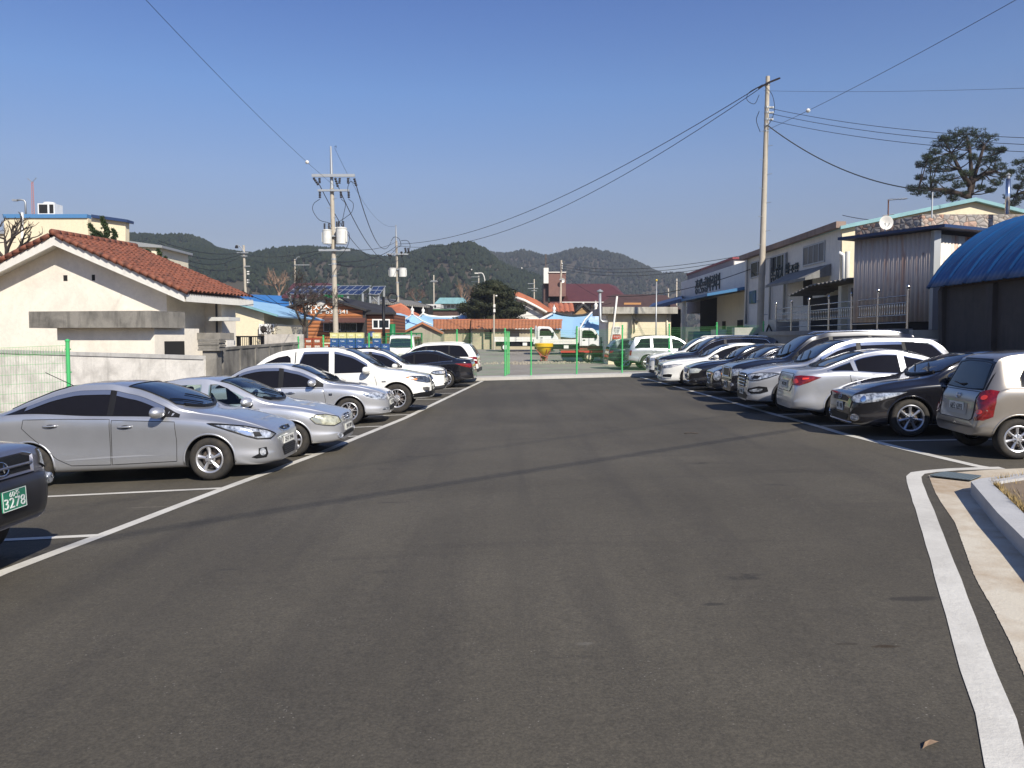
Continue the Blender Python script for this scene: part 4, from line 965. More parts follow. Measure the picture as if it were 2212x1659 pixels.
def small_rear_hatch():
    L, W, H = 3.535, 1.60, 1.50
    S = dict(L=L, W=W, H=H, paint='champagne', tyre=.285, rim=.185, fo=.62, wb=2.37, cowl=.80, wtop=1.45, rtop=3.1, rbot=3.4, tall=True, aisle='rear', roofw=.74, kr=.80, Lr=.45, nose_z=.22, sill=.22, tail_z=.30, res=1.25,
             top=[(0, .5), (.012, .6), (.05, .72), (.2, .82), (.5, .93), (.80, 1.0), (1.12, 1.27), (1.45, 1.44), (1.9, 1.495), (2.5, 1.50), (3.0, 1.47), (3.16, 1.42), (3.28, 1.2), (3.40, .95), (3.46, .86), (3.49, .66), (3.52, .56), (3.535, .48)],
             belt=[(0, .46), (.05, .62), (.3, .78), (.7, .88), (1.1, .93), (2.2, .97), (3.1, 1.0), (3.35, .88), (3.48, .66), (3.535, .46)])
    c = Car('parked_hatchback', 'small champagne hatchback seen from behind, cut off by the right edge', 'car', S, CARG)
    c.greenhouse(dict(a0=.92, e=2.95, et=2.75, bp=[(1.75, 1.85), (2.55, 2.60)], tri=.12, eh=.1, rearglass=(.985, 1.33, .60, .52)))
    c.door([(.95, .30), (1.8, .30), (1.8, .95), (.97, .92)], 1.65, .84, c.paint)
    c.door([(1.82, .30), (2.42, .30), (2.50, .5), (2.6, .75), (2.6, .98), (1.82, .96)], 2.45, .86, c.paint)
    c.rear('rear_window_surround', [(-.66, .96), (.66, .96), (.62, 1.40), (-.62, 1.40)], BLK, off=.003, grid=.06)
    c.rear('rear_windscreen', [(-.62, .985), (0, .965), (.62, .985), (.56, 1.36), (0, 1.385), (-.56, 1.36)], GLASS, off=.008, grid=.06)
    c.wheels('six' if False else 'seven', RIM)
    c.syz('tail_light', [(.12, .60, .95), (.06, .58, .58), (.06, .62, .54), (.12, .74, .55), (.22, .775, .60), (.30, .775, .80), (.30, .77, .96), (.22, .70, .98)], RED, end='rear', ang=20, off=.010, grid=.05)
    for z, r_ in ((.87, .035), (.67, .035)): c.syz('tail_light_lens', [(.10, .70 + a, z + b) for a, b in circ(0, 0, r_ * 1.4, r_, 12)], REDHOT, end='rear', ang=10, off=.02, grid=.04)
    c.syz('reversing_lamp', [(.06, .66 + a, .64 + b) for a, b in circ(0, 0, .05, .05, 12)], mat('pink_lens', (.35, .10, .09), rough=.2, coat=1), end='rear', ang=10, off=.018, grid=.04)
    c.rear('boot_lid', [(-.56, .56), (-.5, .53), (.5, .53), (.56, .56), (.57, .94), (-.57, .94)], c.paint, off=.006, rim=SEAM, rimw=.006)
    c.rear('plate_recess', [(-.36, .60), (.36, .60), (.33, .76), (-.33, .76)], mat('champagne_shade', (.30, .28, .25), rough=.4, metal=.5), off=.010)
    c.plate('68오 6393', .69, 'rear', w=.48, h=.15); c.emblem(0, .86, .05, 'rear')
    c.mirrors(1.1, .98)
    MB().tube([(-L / 2 + .16, -.05, 1.03), (-L / 2 + .13, .1, 1.02), (-L / 2 + .15, .32, 1.04)], .010, 5).build('rear_wiper', BLK, c.root)
    c.put(6.60, 11.50, 1, -.11)

def black_hatch_front():
    L, W, H = 4.50, 1.80, 1.44
    S = dict(L=L, W=W, H=H, paint='black', tyre=.325, rim=.225, fo=.92, wb=2.70, cowl=1.22, wtop=2.08, rtop=3.3, rbot=4.1, kf=.60, Lf=1.05, roofw=.66, res=1.25, nose_z=.21, sill=.20,
             top=sedan_top(L, H, .74, 1.02, 1.22, 2.08, 3.3, 4.1, 1.12), belt=[(0, .45), (.05, .60), (.3, .74), (.7, .84), (1.2, .90), (1.8, .93), (3.0, .97), (4.1, 1.02), (4.5, .95), (4.62, .5)])
    c = Car('parked_saloon', 'glossy black saloon with pointed clear headlamps, beside the champagne hatchback on right', 'car', S, CARG)
    c.greenhouse(dict(a0=1.40, e=3.95, et=3.3, bp=[(2.38, 2.48), (3.4, 3.43)], tri=.2))
    c.door([(1.42, .29), (2.40, .28), (2.40, .93), (1.44, .90)], 2.2, .82, c.paint)
    c.wheels('seven', mat('shaded_rim', (.42, .43, .46), rough=.3, metal=.7))
    c.syz('headlight', [(.20, .50, .73), (.13, .46, .66), (.15, .54, .60), (.26, .68, .585), (.45, .79, .62), (.75, .86, .72), (.90, .87, .78), (.65, .81, .775), (.40, .70, .77)], LAMP, off=.01, grid=.04, ang=45, rim=BLK, rimw=.006)
    c.syz('headlight_projector', circ3(.27, .66, .665, .05), mat('bright_projector', (.9, .92, .95), rough=.06, metal=1), off=.02, grid=.03, ang=45)
    c.front('grille', [(-.44, .66), (-.38, .60), (.38, .60), (.44, .66), (.2, .70), (-.2, .70)], BLK, off=.006, grid=.05)
    c.front('hood_edge', [(-.42, .715), (.42, .715), (.38, .745), (-.38, .745)], CHROME, off=.005, grid=.05) if False else None
    c.emblem(0, .66, .05, kind='x', m=RIM)
    for y in (-.66, .66): c.front('fog_lamp', circ(y, .335, .055, .055, 14), LAMP, off=.014, grid=.03, rim=CHROME, rimw=.010)
    c.front('lower_grille', [(-.5, .38), (-.42, .27), (.42, .27), (.5, .38)], BLK, off=.006)
    a = [c.bvh.ray_cast(Vector((5, y, .245)), Vector((-1, 0, 0)))[0] for y in [-.6 + .12 * k for k in range(11)]]
    MB().tube([p + Vector((.012, 0, 0)) for p in a if p is not None], .008, 4).build('chrome_strip', RIM, c.root)
    c.plate('07두 1450', .50, w=.34, h=.155, y=.05); c.mirrors(1.6, .99)
    c.put(5.98, 14.15, -1, -.08)

def silver_rear_sedan():
    L, W, H = 4.53, 1.775, 1.45
    S = dict(L=L, W=W, H=H, paint='silver2', tyre=.315, rim=.205, fo=.88, wb=2.70, cowl=1.22, wtop=2.15, rtop=3.05, rbot=4.02, aisle='rear', kr=.72, roofw=.65, res=1.2, nose_z=.21, sill=.20, tail_z=.28,
             top=[(0, .45), (.012, .55), (.05, .64), (.16, .71), (.4, .80), (.8, .92), (1.22, .99), (1.65, 1.23), (2.15, 1.40), (2.5, 1.445), (2.7, 1.45), (3.05, 1.41), (3.5, 1.27), (4.02, 1.105), (4.2, 1.09), (4.38, 1.065), (4.46, .95), (4.505, .68), (4.53, .48)],
             belt=[(0, .42), (.05, .58), (.3, .70), (.7, .82), (1.2, .89), (1.8, .93), (2.8, .98), (3.6, 1.04), (4.2, 1.00), (4.46, .75), (4.53, .46)])
    c = Car('parked_sedan', 'bright silver sedan backed in with glowing red tail lamp, on the right', 'car', S, CARG)
    c.greenhouse(dict(a0=1.42, e=3.86, et=3.2, bp=[(2.34, 2.46), (3.28, 3.36)], tri=.2, frame=True, fm=CHROME, ep=1.1))
    for q in ((2.34, 2.46), (3.28, 3.36)):
        c.side('pillar', [(q[0], .965), (q[1], .965), (q[1] + .01, 1.36), (q[0] + .01, 1.375)] if q[0] < 3 else [(q[0], 1.03), (q[1], 1.03), (q[1] + .03, 1.29), (q[0] + .03, 1.32)], c.paint, off=.010)
    c.door([(1.42, .29), (2.38, .28), (2.38, .94), (1.44, .89)], 2.2, .82, c.paint)
    c.door([(2.41, .28), (2.96, .28), (3.16, .42), (3.4, .74), (3.45, .98), (2.41, .95)], 3.25, .86, c.paint)
    c.wheels('five')
    c.syz('tail_light', [(.09, .50, .95), (.04, .47, .84), (.06, .55, .775), (.18, .76, .775), (.32, .83, .83), (.56, .865, .93), (.40, .83, .965), (.2, .7, .975)], RED, end='rear', ang=45, off=.010, grid=.04)
    c.syz('tail_light_lens', [(.09, .60, .90), (.07, .60, .82), (.12, .70, .81), (.16, .74, .84), (.13, .68, .91)], REDHOT, end='rear', ang=45, off=.018, grid=.04)
    c.syz('tail_light_lens', [(.22, .78, .93), (.21, .78, .89), (.32, .83, .90), (.34, .83, .93)], REDHOT, end='rear', ang=45, off=.018, grid=.04)
    c.rear('boot_lid', [(-.46, .64), (.46, .64), (.60, .78), (.52, 1.0), (-.52, 1.0), (-.60, .78)], c.paint, off=.005, rim=SEAM, rimw=.006)
    c.rear('plate_recess', [(-.30, .69), (.30, .69), (.27, .85), (-.27, .85)], mat('silver_shade', (.40, .41, .43), rough=.4, metal=.6), off=.009)
    c.rear('boot_trim', trapz(-.28, .28, .86, .88), CHROME, off=.012)
    c.plate('04도 8293', .77, 'rear', w=.42, h=.13); c.mirrors(1.7, .98)
    c.put(5.70, 16.42, 1, -.09)

def silver_suv_front():
    L, W, H = 4.60, 1.88, 1.66
    S = dict(L=L, W=W, H=H, paint='silver2', tyre=.36, rim=.24, tw=.23, fo=.93, wb=2.70, cowl=1.25, wtop=2.10, rtop=4.1, rbot=4.55, tall=True, roofw=.68, kf=.60, Lf=1.0, clad=2, nose_z=.27, sill=.25, tail_z=.4, res=1.2,
             top=suv_top(L, H, .93, 1.12, 1.25, 2.10, 4.1, zr=1.12, rake=.42), belt=[(0, .6), (.05, .78), (.3, .88), (.7, .96), (1.2, 1.02), (1.9, 1.06), (3.6, 1.17), (4.45, 1.14), (4.65, .8), (4.69, .56)])
    c = Car('parked_suv', 'silver sport utility with four-bar chrome grille and large oval fog lamp surrounds', 'car', S, CARG)
    c.greenhouse(dict(a0=1.42, e=4.3, et=4.0, bp=[(2.42, 2.52), (3.42, 3.50)], tri=.2, chrome='both', visor=CHROME, rearglass=(1.2, 1.5, .6, .52)))
    c.door([(1.48, .44), (2.46, .44), (2.46, 1.07), (1.5, 1.03)], 2.25, .94, c.paint)
    c.wheels('five')
    c.syz('headlight', [(.14, .46, .885), (.08, .44, .80), (.16, .60, .755), (.32, .76, .765), (.52, .84, .82), (.74, .885, .90), (.60, .84, .92), (.32, .7, .92)], LAMP, off=.012, grid=.04, ang=42, rim=BLK, rimw=.010)
    c.syz('headlight_bezel', [(.24, .64, .86), (.2, .63, .79), (.3, .73, .79), (.36, .77, .86)], BLK, off=.018, grid=.04, ang=42)
    c.front('grille', [(-.44, .86), (-.36, .58), (.36, .58), (.44, .86), (.3, .90), (-.3, .90)], BLK, off=.006, grid=.05)
    mb = MB()
    for i, z in enumerate((.62, .695, .77, .845)):
        wv = .36 + .022 * i
        a = [c.bvh.ray_cast(Vector((5, y, z)), Vector((-1, 0, 0)))[0] for y in [-wv + 2 * wv * k / 12 for k in range(13)]]
        mb.tube([p + Vector((.022, 0, 0)) for p in a if p is not None], .018, 5)
    mb.build('grille_bar', CHROME, c.root, smooth=True)
    c.syz('fog_lamp_surround', [(.13, .56, .56), (.10, .55, .50), (.16, .64, .44), (.32, .78, .45), (.46, .85, .50), (.44, .84, .60), (.3, .76, .62)], BLK, off=.012, grid=.04, ang=42)
    c.syz('fog_lamp', [(.15, .60, .53), (.15, .61, .50), (.22, .70, .49), (.34, .80, .51), (.36, .81, .56), (.26, .73, .565)], LAMP, off=.020, grid=.04, ang=42)
    c.front('lower_grille', [(-.62, .40), (-.5, .31), (.5, .31), (.62, .40), (.42, .47), (-.42, .47)], BLK, off=.008, grid=.05)
    c.plate('33소 7052', .47, w=.42, h=.13); c.mirrors(1.7, 1.1, m=PT['silver2'])
    c.rear('rear_spoiler', [(-.6, 1.56), (.6, 1.56), (.58, 1.63), (-.58, 1.63)], c.paint, off=.16)
    c.put(5.50, 18.80, -1, -.085)

def black_big_suv():
    L, W, H = 4.88, 1.915, 1.80
    S = dict(L=L, W=W, H=H, paint='navy', tyre=.38, rim=.24, tw=.24, fo=.92, wb=2.895, cowl=1.35, wtop=2.15, rtop=4.3, rbot=4.75, tall=True, roofw=.70, kf=.66, nose_z=.32, sill=.30, tail_z=.42,
             top=suv_top(L, H, 1.0, 1.18, 1.35, 2.15, 4.3, zr=1.15), belt=[(0, .62), (.05, .84), (.3, .95), (.7, 1.02), (1.3, 1.08), (2, 1.1), (3.8, 1.13), (4.7, 1.1), (4.85, .8), (4.88, .58)])
    c = Car('parked_suv', 'large dark navy sport utility with tall square nose, in the right row', 'car', S, CARG)
    c.greenhouse(dict(a0=1.52, e=4.5, et=4.3, bp=[(2.5, 2.6), (3.5, 3.58)], tri=.18, chrome='low', rearglass=(1.2, 1.6, .62, .55)))
    c.wheels('five')
    c.syz('headlight', [(.08, .56, .90), (.06, .56, .74), (.14, .70, .73), (.34, .84, .76), (.48, .885, .84), (.3, .8, .92)], LAMP, off=.01, grid=.04, ang=42)
    c.front('grille', [(-.44, .92), (-.42, .70), (.42, .70), (.44, .92)], BLK, off=.01, grid=.06, rim=CHROME, rimw=.012)
    c.front('bumper_guard', [(-.6, .58), (.6, .58), (.6, .64), (-.6, .64)], mat('green_black', (.02, .03, .03), rough=.3), off=.02)
    for y in (-.7, .7): c.front('fog_lamp', circ(y, .5, .06, .05, 12), LAMP, off=.014, grid=.04)
    c.plate('51부 9936', .48, w=.335, h=.17); c.mirrors(1.75, 1.15, sc=1.1); c.roofrails(2.3, 4.5)
    c.put(5.78, 21.35, -1, -.07)

def black_round_small():
    L, W, H = 4.1, 1.70, 1.46
    S = dict(L=L, W=W, H=H, paint='navy', tyre=.30, rim=.19, fo=.78, wb=2.5, cowl=1.05, wtop=1.85, rtop=3.1, rbot=3.8, roofw=.68, kf=.55, nose_z=.22, sill=.2,
             top=sedan_top(L, H, .72, .98, 1.05, 1.85, 3.1, 3.8, 1.06), belt=[(0, .45), (.05, .6), (.3, .72), (.7, .82), (1.1, .88), (2.6, .94), (3.8, .98), (4.05, .7), (4.1, .5)])
    c = Car('parked_saloon', 'small dark saloon with round headlamp and orange indicator catching the sun', 'car', S, CARG)
    c.greenhouse(dict(a0=1.2, e=3.6, et=3.05, bp=[(2.15, 2.25), (3.1, 3.13)], tri=.15, chrome='top'))
    c.wheels('five')
    c.syz('headlight', circ3(.20, .60, .60, .13), LAMP, off=.012, grid=.04, ang=42, rim=RIM, rimw=.008)
    c.syz('indicator', circ3(.36, .71, .69, .075), mat('sunlit_indicator', (1.0, .32, .02), rough=.25, coat=1), off=.014, grid=.03, ang=42)
    c.front('grille', [(-.24, .64), (-.2, .52), (.2, .52), (.24, .64)], BLK, off=.008, grid=.05, rim=CHROME, rimw=.01)
    c.front('lower_grille', [(-.45, .36), (-.4, .28), (.4, .28), (.45, .36)], BLK, off=.006)
    c.plate('62거 3415', .44, w=.335, h=.17); c.mirrors(1.4, .96)
    c.put(5.92, 24.0, -1, -.06)

def black_square_saloon():
    L, W, H = 4.75, 1.82, 1.47
    S = dict(L=L, W=W, H=H, paint='black', tyre=.32, rim=.21, fo=.93, wb=2.75, cowl=1.28, wtop=2.1, rtop=3.3, rbot=4.1, roofw=.66, kf=.64, nose_z=.22, sill=.2,
             top=sedan_top(L, H, .76, .99, 1.28, 2.1, 3.3, 4.1, 1.08), belt=[(0, .46), (.05, .62), (.3, .76), (.7, .84), (1.2, .89), (3, .95), (4.2, 1.0), (4.7, .7), (4.75, .5)])
    c = Car('parked_saloon', 'black saloon with ribbed chrome grille and squarish milky headlamp beside the white saloon', 'car', S, CARG)
    c.greenhouse(dict(a0=1.45, e=3.95, et=3.3, bp=[(2.4, 2.5), (3.4, 3.43)], tri=.16, chrome='low'))
    c.wheels('ten')
    c.syz('headlight', [(.12, .50, .72), (.07, .47, .60), (.14, .62, .575), (.34, .78, .59), (.44, .82, .70), (.30, .72, .735)], mat('milky_lamp', (.62, .64, .58), rough=.25, coat=1, metal=.1, var=.4, scale=12), off=.012, grid=.04, ang=42)
    c.front('grille', [(-.34, .72), (-.3, .57), (.3, .57), (.34, .72)], BLK, off=.008, grid=.05, rim=CHROME, rimw=.01)
    mb = MB()
    for z in (.60, .635, .67, .70): mb.tube([p + Vector((.018, 0, 0)) for p in [c.bvh.ray_cast(Vector((5, y, z)), Vector((-1, 0, 0)))[0] for y in [-.3 + .06 * k for k in range(11)]]], .008, 4)
    mb.build('grille_slat', RIM, c.root)
    a = [c.bvh.ray_cast(Vector((5, y, .33)), Vector((-1, 0, 0)))[0] for y in [-.8 + .16 * k for k in range(11)]]
    MB().tube([p + Vector((.012, 0, 0)) for p in a if p is not None], .009, 4).build('chrome_strip', CHROME, c.root)
    c.plate('29조 4471', .46, w=.335, h=.17); c.mirrors(1.62, .98)
    c.put(5.76, 26.45, -1, -.06)

def white_long_saloon():
    L, W, H = 4.97, 1.87, 1.48
    S = dict(L=L, W=W, H=H, paint='white', tyre=.34, rim=.235, fo=.98, wb=2.855, cowl=1.42, wtop=2.3, rtop=3.4, rbot=4.35, roofw=.65, kf=.60, nose_z=.20, sill=.19,
             top=sedan_top(L, H, .80, 1.0, 1.42, 2.3, 3.4, 4.35, 1.1), belt=[(0, .46), (.05, .64), (.3, .77), (.8, .85), (1.4, .90), (3, .97), (4.4, 1.03), (4.9, .7), (4.97, .5)])
    c = Car('parked_saloon', 'long white saloon with slim dark headlamps, between black vehicles on the right', 'car', S, CARG)
    c.greenhouse(dict(a0=1.6, e=4.1, et=3.4, bp=[(2.6, 2.68), (3.6, 3.62)], tri=.2, chrome='low'))
    c.door([(1.6, .30), (2.64, .29), (2.64, .93), (1.6, .9)], 2.4, .82, CHROME)
    c.wheels('ten')
    c.syz('headlight', [(.13, .42, .74), (.07, .42, .68), (.14, .60, .655), (.36, .80, .68), (.62, .88, .755), (.80, .895, .80), (.5, .83, .795), (.25, .66, .77)], mat('black_headlamp', (.03, .035, .05), rough=.08, coat=1, var=.9, scale=9, tint=(.35, .38, .42)), off=.012, grid=.04, ang=42)
    c.syz('daylight_strip', [(.38, .78, .735), (.56, .86, .765), (.66, .88, .775), (.44, .82, .71)], WLAMP, off=.02, grid=.05, ang=42)
    c.front('grille', [(-.42, .72), (-.36, .54), (.36, .54), (.42, .72), (.3, .76), (-.3, .76)], BLK, off=.010, grid=.05, rim=RIM, rimw=.010)
    c.syz('air_vent', [(.14, .58, .44), (.10, .58, .34), (.36, .80, .32), (.40, .82, .44), (.3, .77, .46)], BLK, off=.012, grid=.04, ang=42, rim=PT['white'], rimw=.008)
    c.front('lower_grille', [(-.6, .33), (-.55, .27), (.55, .27), (.6, .33)], BLK, off=.006, rim=CHROME, rimw=.008)
    c.plate('148허 5520' if False else '36허 5520', .46, w=.46, h=.11); c.mirrors(1.85, .98)
    c.put(5.32, 28.9, -1, -.05)

def dark_roofrail_suv():
    L, W, H = 4.78, 1.89, 1.70
    S = dict(L=L, W=W, H=H, paint='black', tyre=.36, rim=.24, tw=.23, fo=.94, wb=2.78, cowl=1.3, wtop=2.15, rtop=4.15, rbot=4.65, tall=True, roofw=.68, kf=.62, clad=2, nose_z=.26, sill=.24, tail_z=.4,
             top=suv_top(L, H, .95, 1.13, 1.3, 2.15, 4.15, zr=1.1, rake=.4), belt=[(0, .62), (.05, .8), (.3, .9), (.7, .98), (1.3, 1.04), (2, 1.07), (3.8, 1.13), (4.6, 1.1), (4.75, .8), (4.78, .58)])
    c = Car('parked_suv', 'black sport utility with bright roof rails and chrome window line, beside the white one', 'car', S, CARG)
    c.greenhouse(dict(a0=1.5, e=4.35, et=4.1, bp=[(2.5, 2.6), (3.5, 3.58)], tri=.18, chrome='both', rearglass=(1.15, 1.5, .62, .54)))
    c.wheels('five')
    c.syz('headlight', [(.10, .46, .86), (.06, .45, .78), (.14, .62, .74), (.34, .80, .76), (.56, .86, .83), (.34, .76, .88)], LAMP, off=.012, grid=.05, ang=42)
    c.front('grille', [(-.44, .85), (-.36, .62), (.36, .62), (.44, .85), (.3, .89), (-.3, .89)], BLK, off=.010, grid=.06, rim=CHROME, rimw=.012)
    c.plate('19저 8804', .50, w=.46, h=.11); c.mirrors(1.72, 1.08); c.roofrails(2.3, 4.3)
    c.put(5.66, 31.5, -1, -.05)
def white_far_suv():
    L, W, H = 4.78, 1.89, 1.70
    S = dict(L=L, W=W, H=H, paint='white', tyre=.36, rim=.24, tw=.23, fo=.94, wb=2.78, cowl=1.3, wtop=2.15, rtop=4.15, rbot=4.65, tall=True, roofw=.68, kf=.62, clad=3, nose_z=.26, sill=.24, tail_z=.4,
             top=suv_top(L, H, .95, 1.13, 1.3, 2.15, 4.15, zr=1.1, rake=.4), belt=[(0, .62), (.05, .8), (.3, .9), (.7, .98), (1.3, 1.04), (2, 1.07), (3.8, 1.13), (4.6, 1.1), (4.75, .8), (4.78, .58)])
    c = Car('parked_suv', 'white sport utility nearest the far green fence in the right row', 'car', S, CARG)
    c.greenhouse(dict(a0=1.5, e=4.35, et=4.1, bp=[(2.5, 2.6), (3.5, 3.58)], tri=.18, rearglass=(1.15, 1.5, .62, .54)))
    c.wheels('five')
    c.syz('headlight', [(.10, .46, .86), (.06, .45, .78), (.14, .62, .74), (.34, .80, .76), (.56, .86, .83), (.34, .76, .88)], LAMP, off=.012, grid=.05, ang=42)
    c.front('grille', [(-.44, .85), (-.36, .62), (.36, .62), (.44, .85), (.3, .89), (-.3, .89)], BLK, off=.010, grid=.06, rim=RIM, rimw=.012)
    for y in (-.66, .66): c.front('fog_lamp', circ(y, .5, .09, .05, 12), LAMP, off=.014, grid=.05)
    c.plate('70마 1268', .50, w=.46, h=.11); c.mirrors(1.72, 1.08); c.roofrails(2.3, 4.3, PT['white'])
    c.put(5.78, 34.3, -1, -.05)

def silver_side_suv():
    L, W, H = 4.59, 1.885, 1.78
    S = dict(L=L, W=W, H=H, paint='silver2', tyre=.37, rim=.235, tw=.24, fo=.88, wb=2.71, cowl=1.2, wtop=2.0, rtop=4.0, rbot=4.45, tall=True, aisle='rear', roofw=.70, kr=.8, nose_z=.34, sill=.32, tail_z=.45, clad=0,
             top=suv_top(L, H, 1.0, 1.14, 1.2, 2.0, 4.0, zr=1.1, rake=.42), belt=[(0, .62), (.05, .82), (.3, .95), (.7, 1.0), (1.2, 1.05), (2, 1.08), (3.8, 1.12), (4.4, 1.08), (4.57, .8), (4.59, .58)])
    c = Car('parked_suv', 'silver off-roader side-on in the yard beyond the green fence, with grey arch flares', 'car', S)
    c.greenhouse(dict(a0=1.34, e=4.28, et=3.95, bp=[(2.3, 2.38), (3.3, 3.44)], tri=.16, frame=False, ep=.8, eh=.05, rearglass=(1.15, 1.6, .64, .56)))
    c.door([(1.36, .46), (2.34, .46), (2.34, 1.07), (1.38, 1.04)], 2.15, .98, c.paint, sides=(1, -1))
    c.door([(2.36, .46), (2.95, .46), (3.15, .8), (3.4, 1.0), (3.4, 1.1), (2.36, 1.08)], 3.15, 1.0, c.paint)
    fl = mat('grey_flare', (.30, .31, .32), rough=.5)
    for s in (S['fo'], S['fo'] + S['wb']):
        for sg in (1, -1):
            a = []
            for i in range(19):
                t = R(5) + R(170) * i / 18; h = c.hit(s - .47 * math.cos(t), .37 + .47 * math.sin(t), sg)
                if h: a.append(h[0])
            MB().tube(a, .055, 6).build('arch_flare', fl, c.root, smooth=True)
    c.wheels('five')
    c.syz('tail_light', [(.05, .70, 1.02), (.04, .70, .74), (.14, .86, .74), (.18, .88, 1.0)], RED, end='rear', ang=60, off=.012, grid=.06)
    c.roofrails(2.1, 4.2, BLK); c.mirrors(1.55, 1.12); c.plate('26바 6617', .8, 'rear', w=.335, h=.17)
    c.put(6.12, 43.5, 1, .02)
def dark_yard_suv():
    L, W, H = 4.5, 1.85, 1.70
    S = dict(L=L, W=W, H=H, paint='dgreen', tyre=.36, rim=.23, tw=.23, fo=.9, wb=2.65, cowl=1.2, wtop=2.0, rtop=3.8, rbot=4.35, tall=True, aisle='rear', roofw=.69, kr=.72, nose_z=.30, sill=.28, tail_z=.4,
             top=suv_top(L, H, .95, 1.1, 1.2, 2.0, 3.8, zr=1.05, rake=.5), belt=[(0, .6), (.05, .8), (.3, .9), (.7, .97), (1.2, 1.02), (2, 1.05), (3.7, 1.08), (4.3, 1.05), (4.47, .8), (4.5, .56)])
    c = Car('parked_suv', 'dark green sport utility hidden behind the silver off-roader beyond the fence', 'car', S)
    c.greenhouse(dict(a0=1.34, e=4.05, et=3.7, bp=[(2.3, 2.4), (3.2, 3.28)], tri=.16, rearglass=(1.1, 1.5, .6, .5)))
    c.wheels('five')
    c.syz('tail_light', [(.08, .60, .98), (.06, .62, .84), (.2, .84, .86), (.3, .88, .98)], RED, end='rear', ang=45, off=.012, grid=.06)
    c.put(5.35, 46.2, 1, .06)
for f in (small_rear_hatch, black_hatch_front, silver_rear_sedan, silver_suv_front, black_big_suv, black_round_small, black_square_saloon, white_long_saloon, dark_roofrail_suv, white_far_suv, silver_side_suv, dark_yard_suv): f()
# ------------------------------------------------------------------ ground
def sheet(name, xs, ys, m, dz=0.0, kind='structure'):
    mb = MB(); n = len(xs)
    mb.add([(x, y, ZG(x, y) + dz) for y in ys for x in xs], [(i * n + j, i * n + j + 1, (i + 1) * n + j + 1, (i + 1) * n + j) for i in range(len(ys) - 1) for j in range(n - 1)])
    return tag(mb.build(name, m, recalc=False), kind=kind)
def rng(a, b, n): return [a + (b - a) * i / n for i in range(n + 1)]
sheet('ground', [-1050, -200, -60, -16, -8, -3, 0, 7, 14, 60, 200, 1050], [-60, -10, 0, 10, 20, 30, 39, 45, 50, 55, 60, 64, 68, 90, 200, 600, 1000], SOIL, -.05)
sheet('parking_lot', [-16] + rng(-15.5, -3.5, 12) + [-3] + rng(-2.5, 13.5, 16) + [14], [-12] + rng(-11, 36.8, 48), ASPH)
sheet('yard', [-30, -16, -8, -3, 0, 7, 14, 26], [37.4, 39, 42, 45, 48, 50, 53, 56, 59, 62, 65, 67.8, 72, 90], YARD, .0)
def ribbon(mb, pts, w, dz=.004, jag=0.0):
    pts = [Vector((p.x, p.y, 0)) for p in pts]; L_ = []; rr = random.Random(5)
    fine = []
    for i in range(len(pts) - 1):
        k = max(1, int((pts[i + 1] - pts[i]).length / .35))
        fine += [pts[i].lerp(pts[i + 1], j / k) for j in range(k)]
    fine.append(pts[-1])
    for i, p in enumerate(fine):
        t = (fine[min(i + 1, len(fine) - 1)] - fine[max(i - 1, 0)]).normalized(); n = Vector((-t.y, t.x, 0))
        a = p + n * (w / 2 + rr.uniform(-jag, jag)); b = p - n * (w / 2 + rr.uniform(-jag, jag))
        L_.append((a.x, a.y, ZG(a.x, a.y) + dz)); L_.append((b.x, b.y, ZG(b.x, b.y) + dz))
    return mb.add(L_, [(2 * i, 2 * i + 1, 2 * i + 3, 2 * i + 2) for i in range(len(fine) - 1)])
mb = MB()
LEFTM = [(-330, 1385), (0, 1239), (218, 1157), (485, 1055), (686, 981), (780, 942), (873, 904), (960, 862), (1042, 823)]
ribbon(mb, [GP(*p) for p in LEFTM], .15, jag=.003)
mb.build('bay_edge_line', ROADPAINT, recalc=False)['kind'] = 'structure'
mb = MB()
ribbon(mb, [GP(*p) for p in [(1384, 815), (1431, 827.6), (1504, 847.6), (1550, 860.3), (1607, 876.4), (1675, 896), (1767, 921), (1821, 937.5), (1883, 952.5), (1962, 972.4), (2050, 993.2), (2109, 1007), (2140, 1012)]], .14, .006, jag=.003)
mb.build('bay_edge_line', ROADPAINT, recalc=False)['kind'] = 'structure'
for (u, v) in [(218, 1157), (485, 1055), (686, 981), (780, 942), (827, 921), (886.5, 896), (930, 877), (960, 862), (986.7, 849.5), (1008.5, 838.6), (1027.4, 829.3)]:
    a = GP(u, v); ln = 5.0; mb = MB()
    ribbon(mb, [a, a + Vector((-ln, -ln * .02, 0))], .11, .006, .002); mb.build('bay_line', ROADPAINT, recalc=False)['kind'] = 'structure'
for (u, v) in [(1431, 827.6), (1462.8, 837), (1504.4, 847.4), (1550, 860.3), (1607.6, 876.4), (1675, 896), (1767.6, 921), (1883, 953.5)]:
    a = GP(u, v); mb = MB()
    ribbon(mb, [a, a + Vector((5.0, -.42, 0))], .11, .006, .002); mb.build('bay_line', ROADPAINT, recalc=False)['kind'] = 'structure'
C6 = lambda x, y: (1883 + x * .1984, 932.7 + y * .1984)
C7 = lambda x, y: (1865.3 + x * .2395, 1261.8 + y * .2395)
mb = MB()
ribbon(mb, [GP(*p) for p in [C6(1420, 396), C6(1230, 400), C6(900, 412), C6(650, 432), C6(500, 452), C6(455, 490), C6(465, 550), C6(520, 700), C6(575, 850), C6(622, 1000), C6(715, 1250), C6(830, 1600), C7(880, 300), C7(1040, 800), C7(1190, 1200), C7(1290, 1659), (2215, 1800), (2260, 2000)]], .172, .005, jag=.004)
mb.build('entrance_edge_line', ROADPAINT, recalc=False)['kind'] = 'structure'
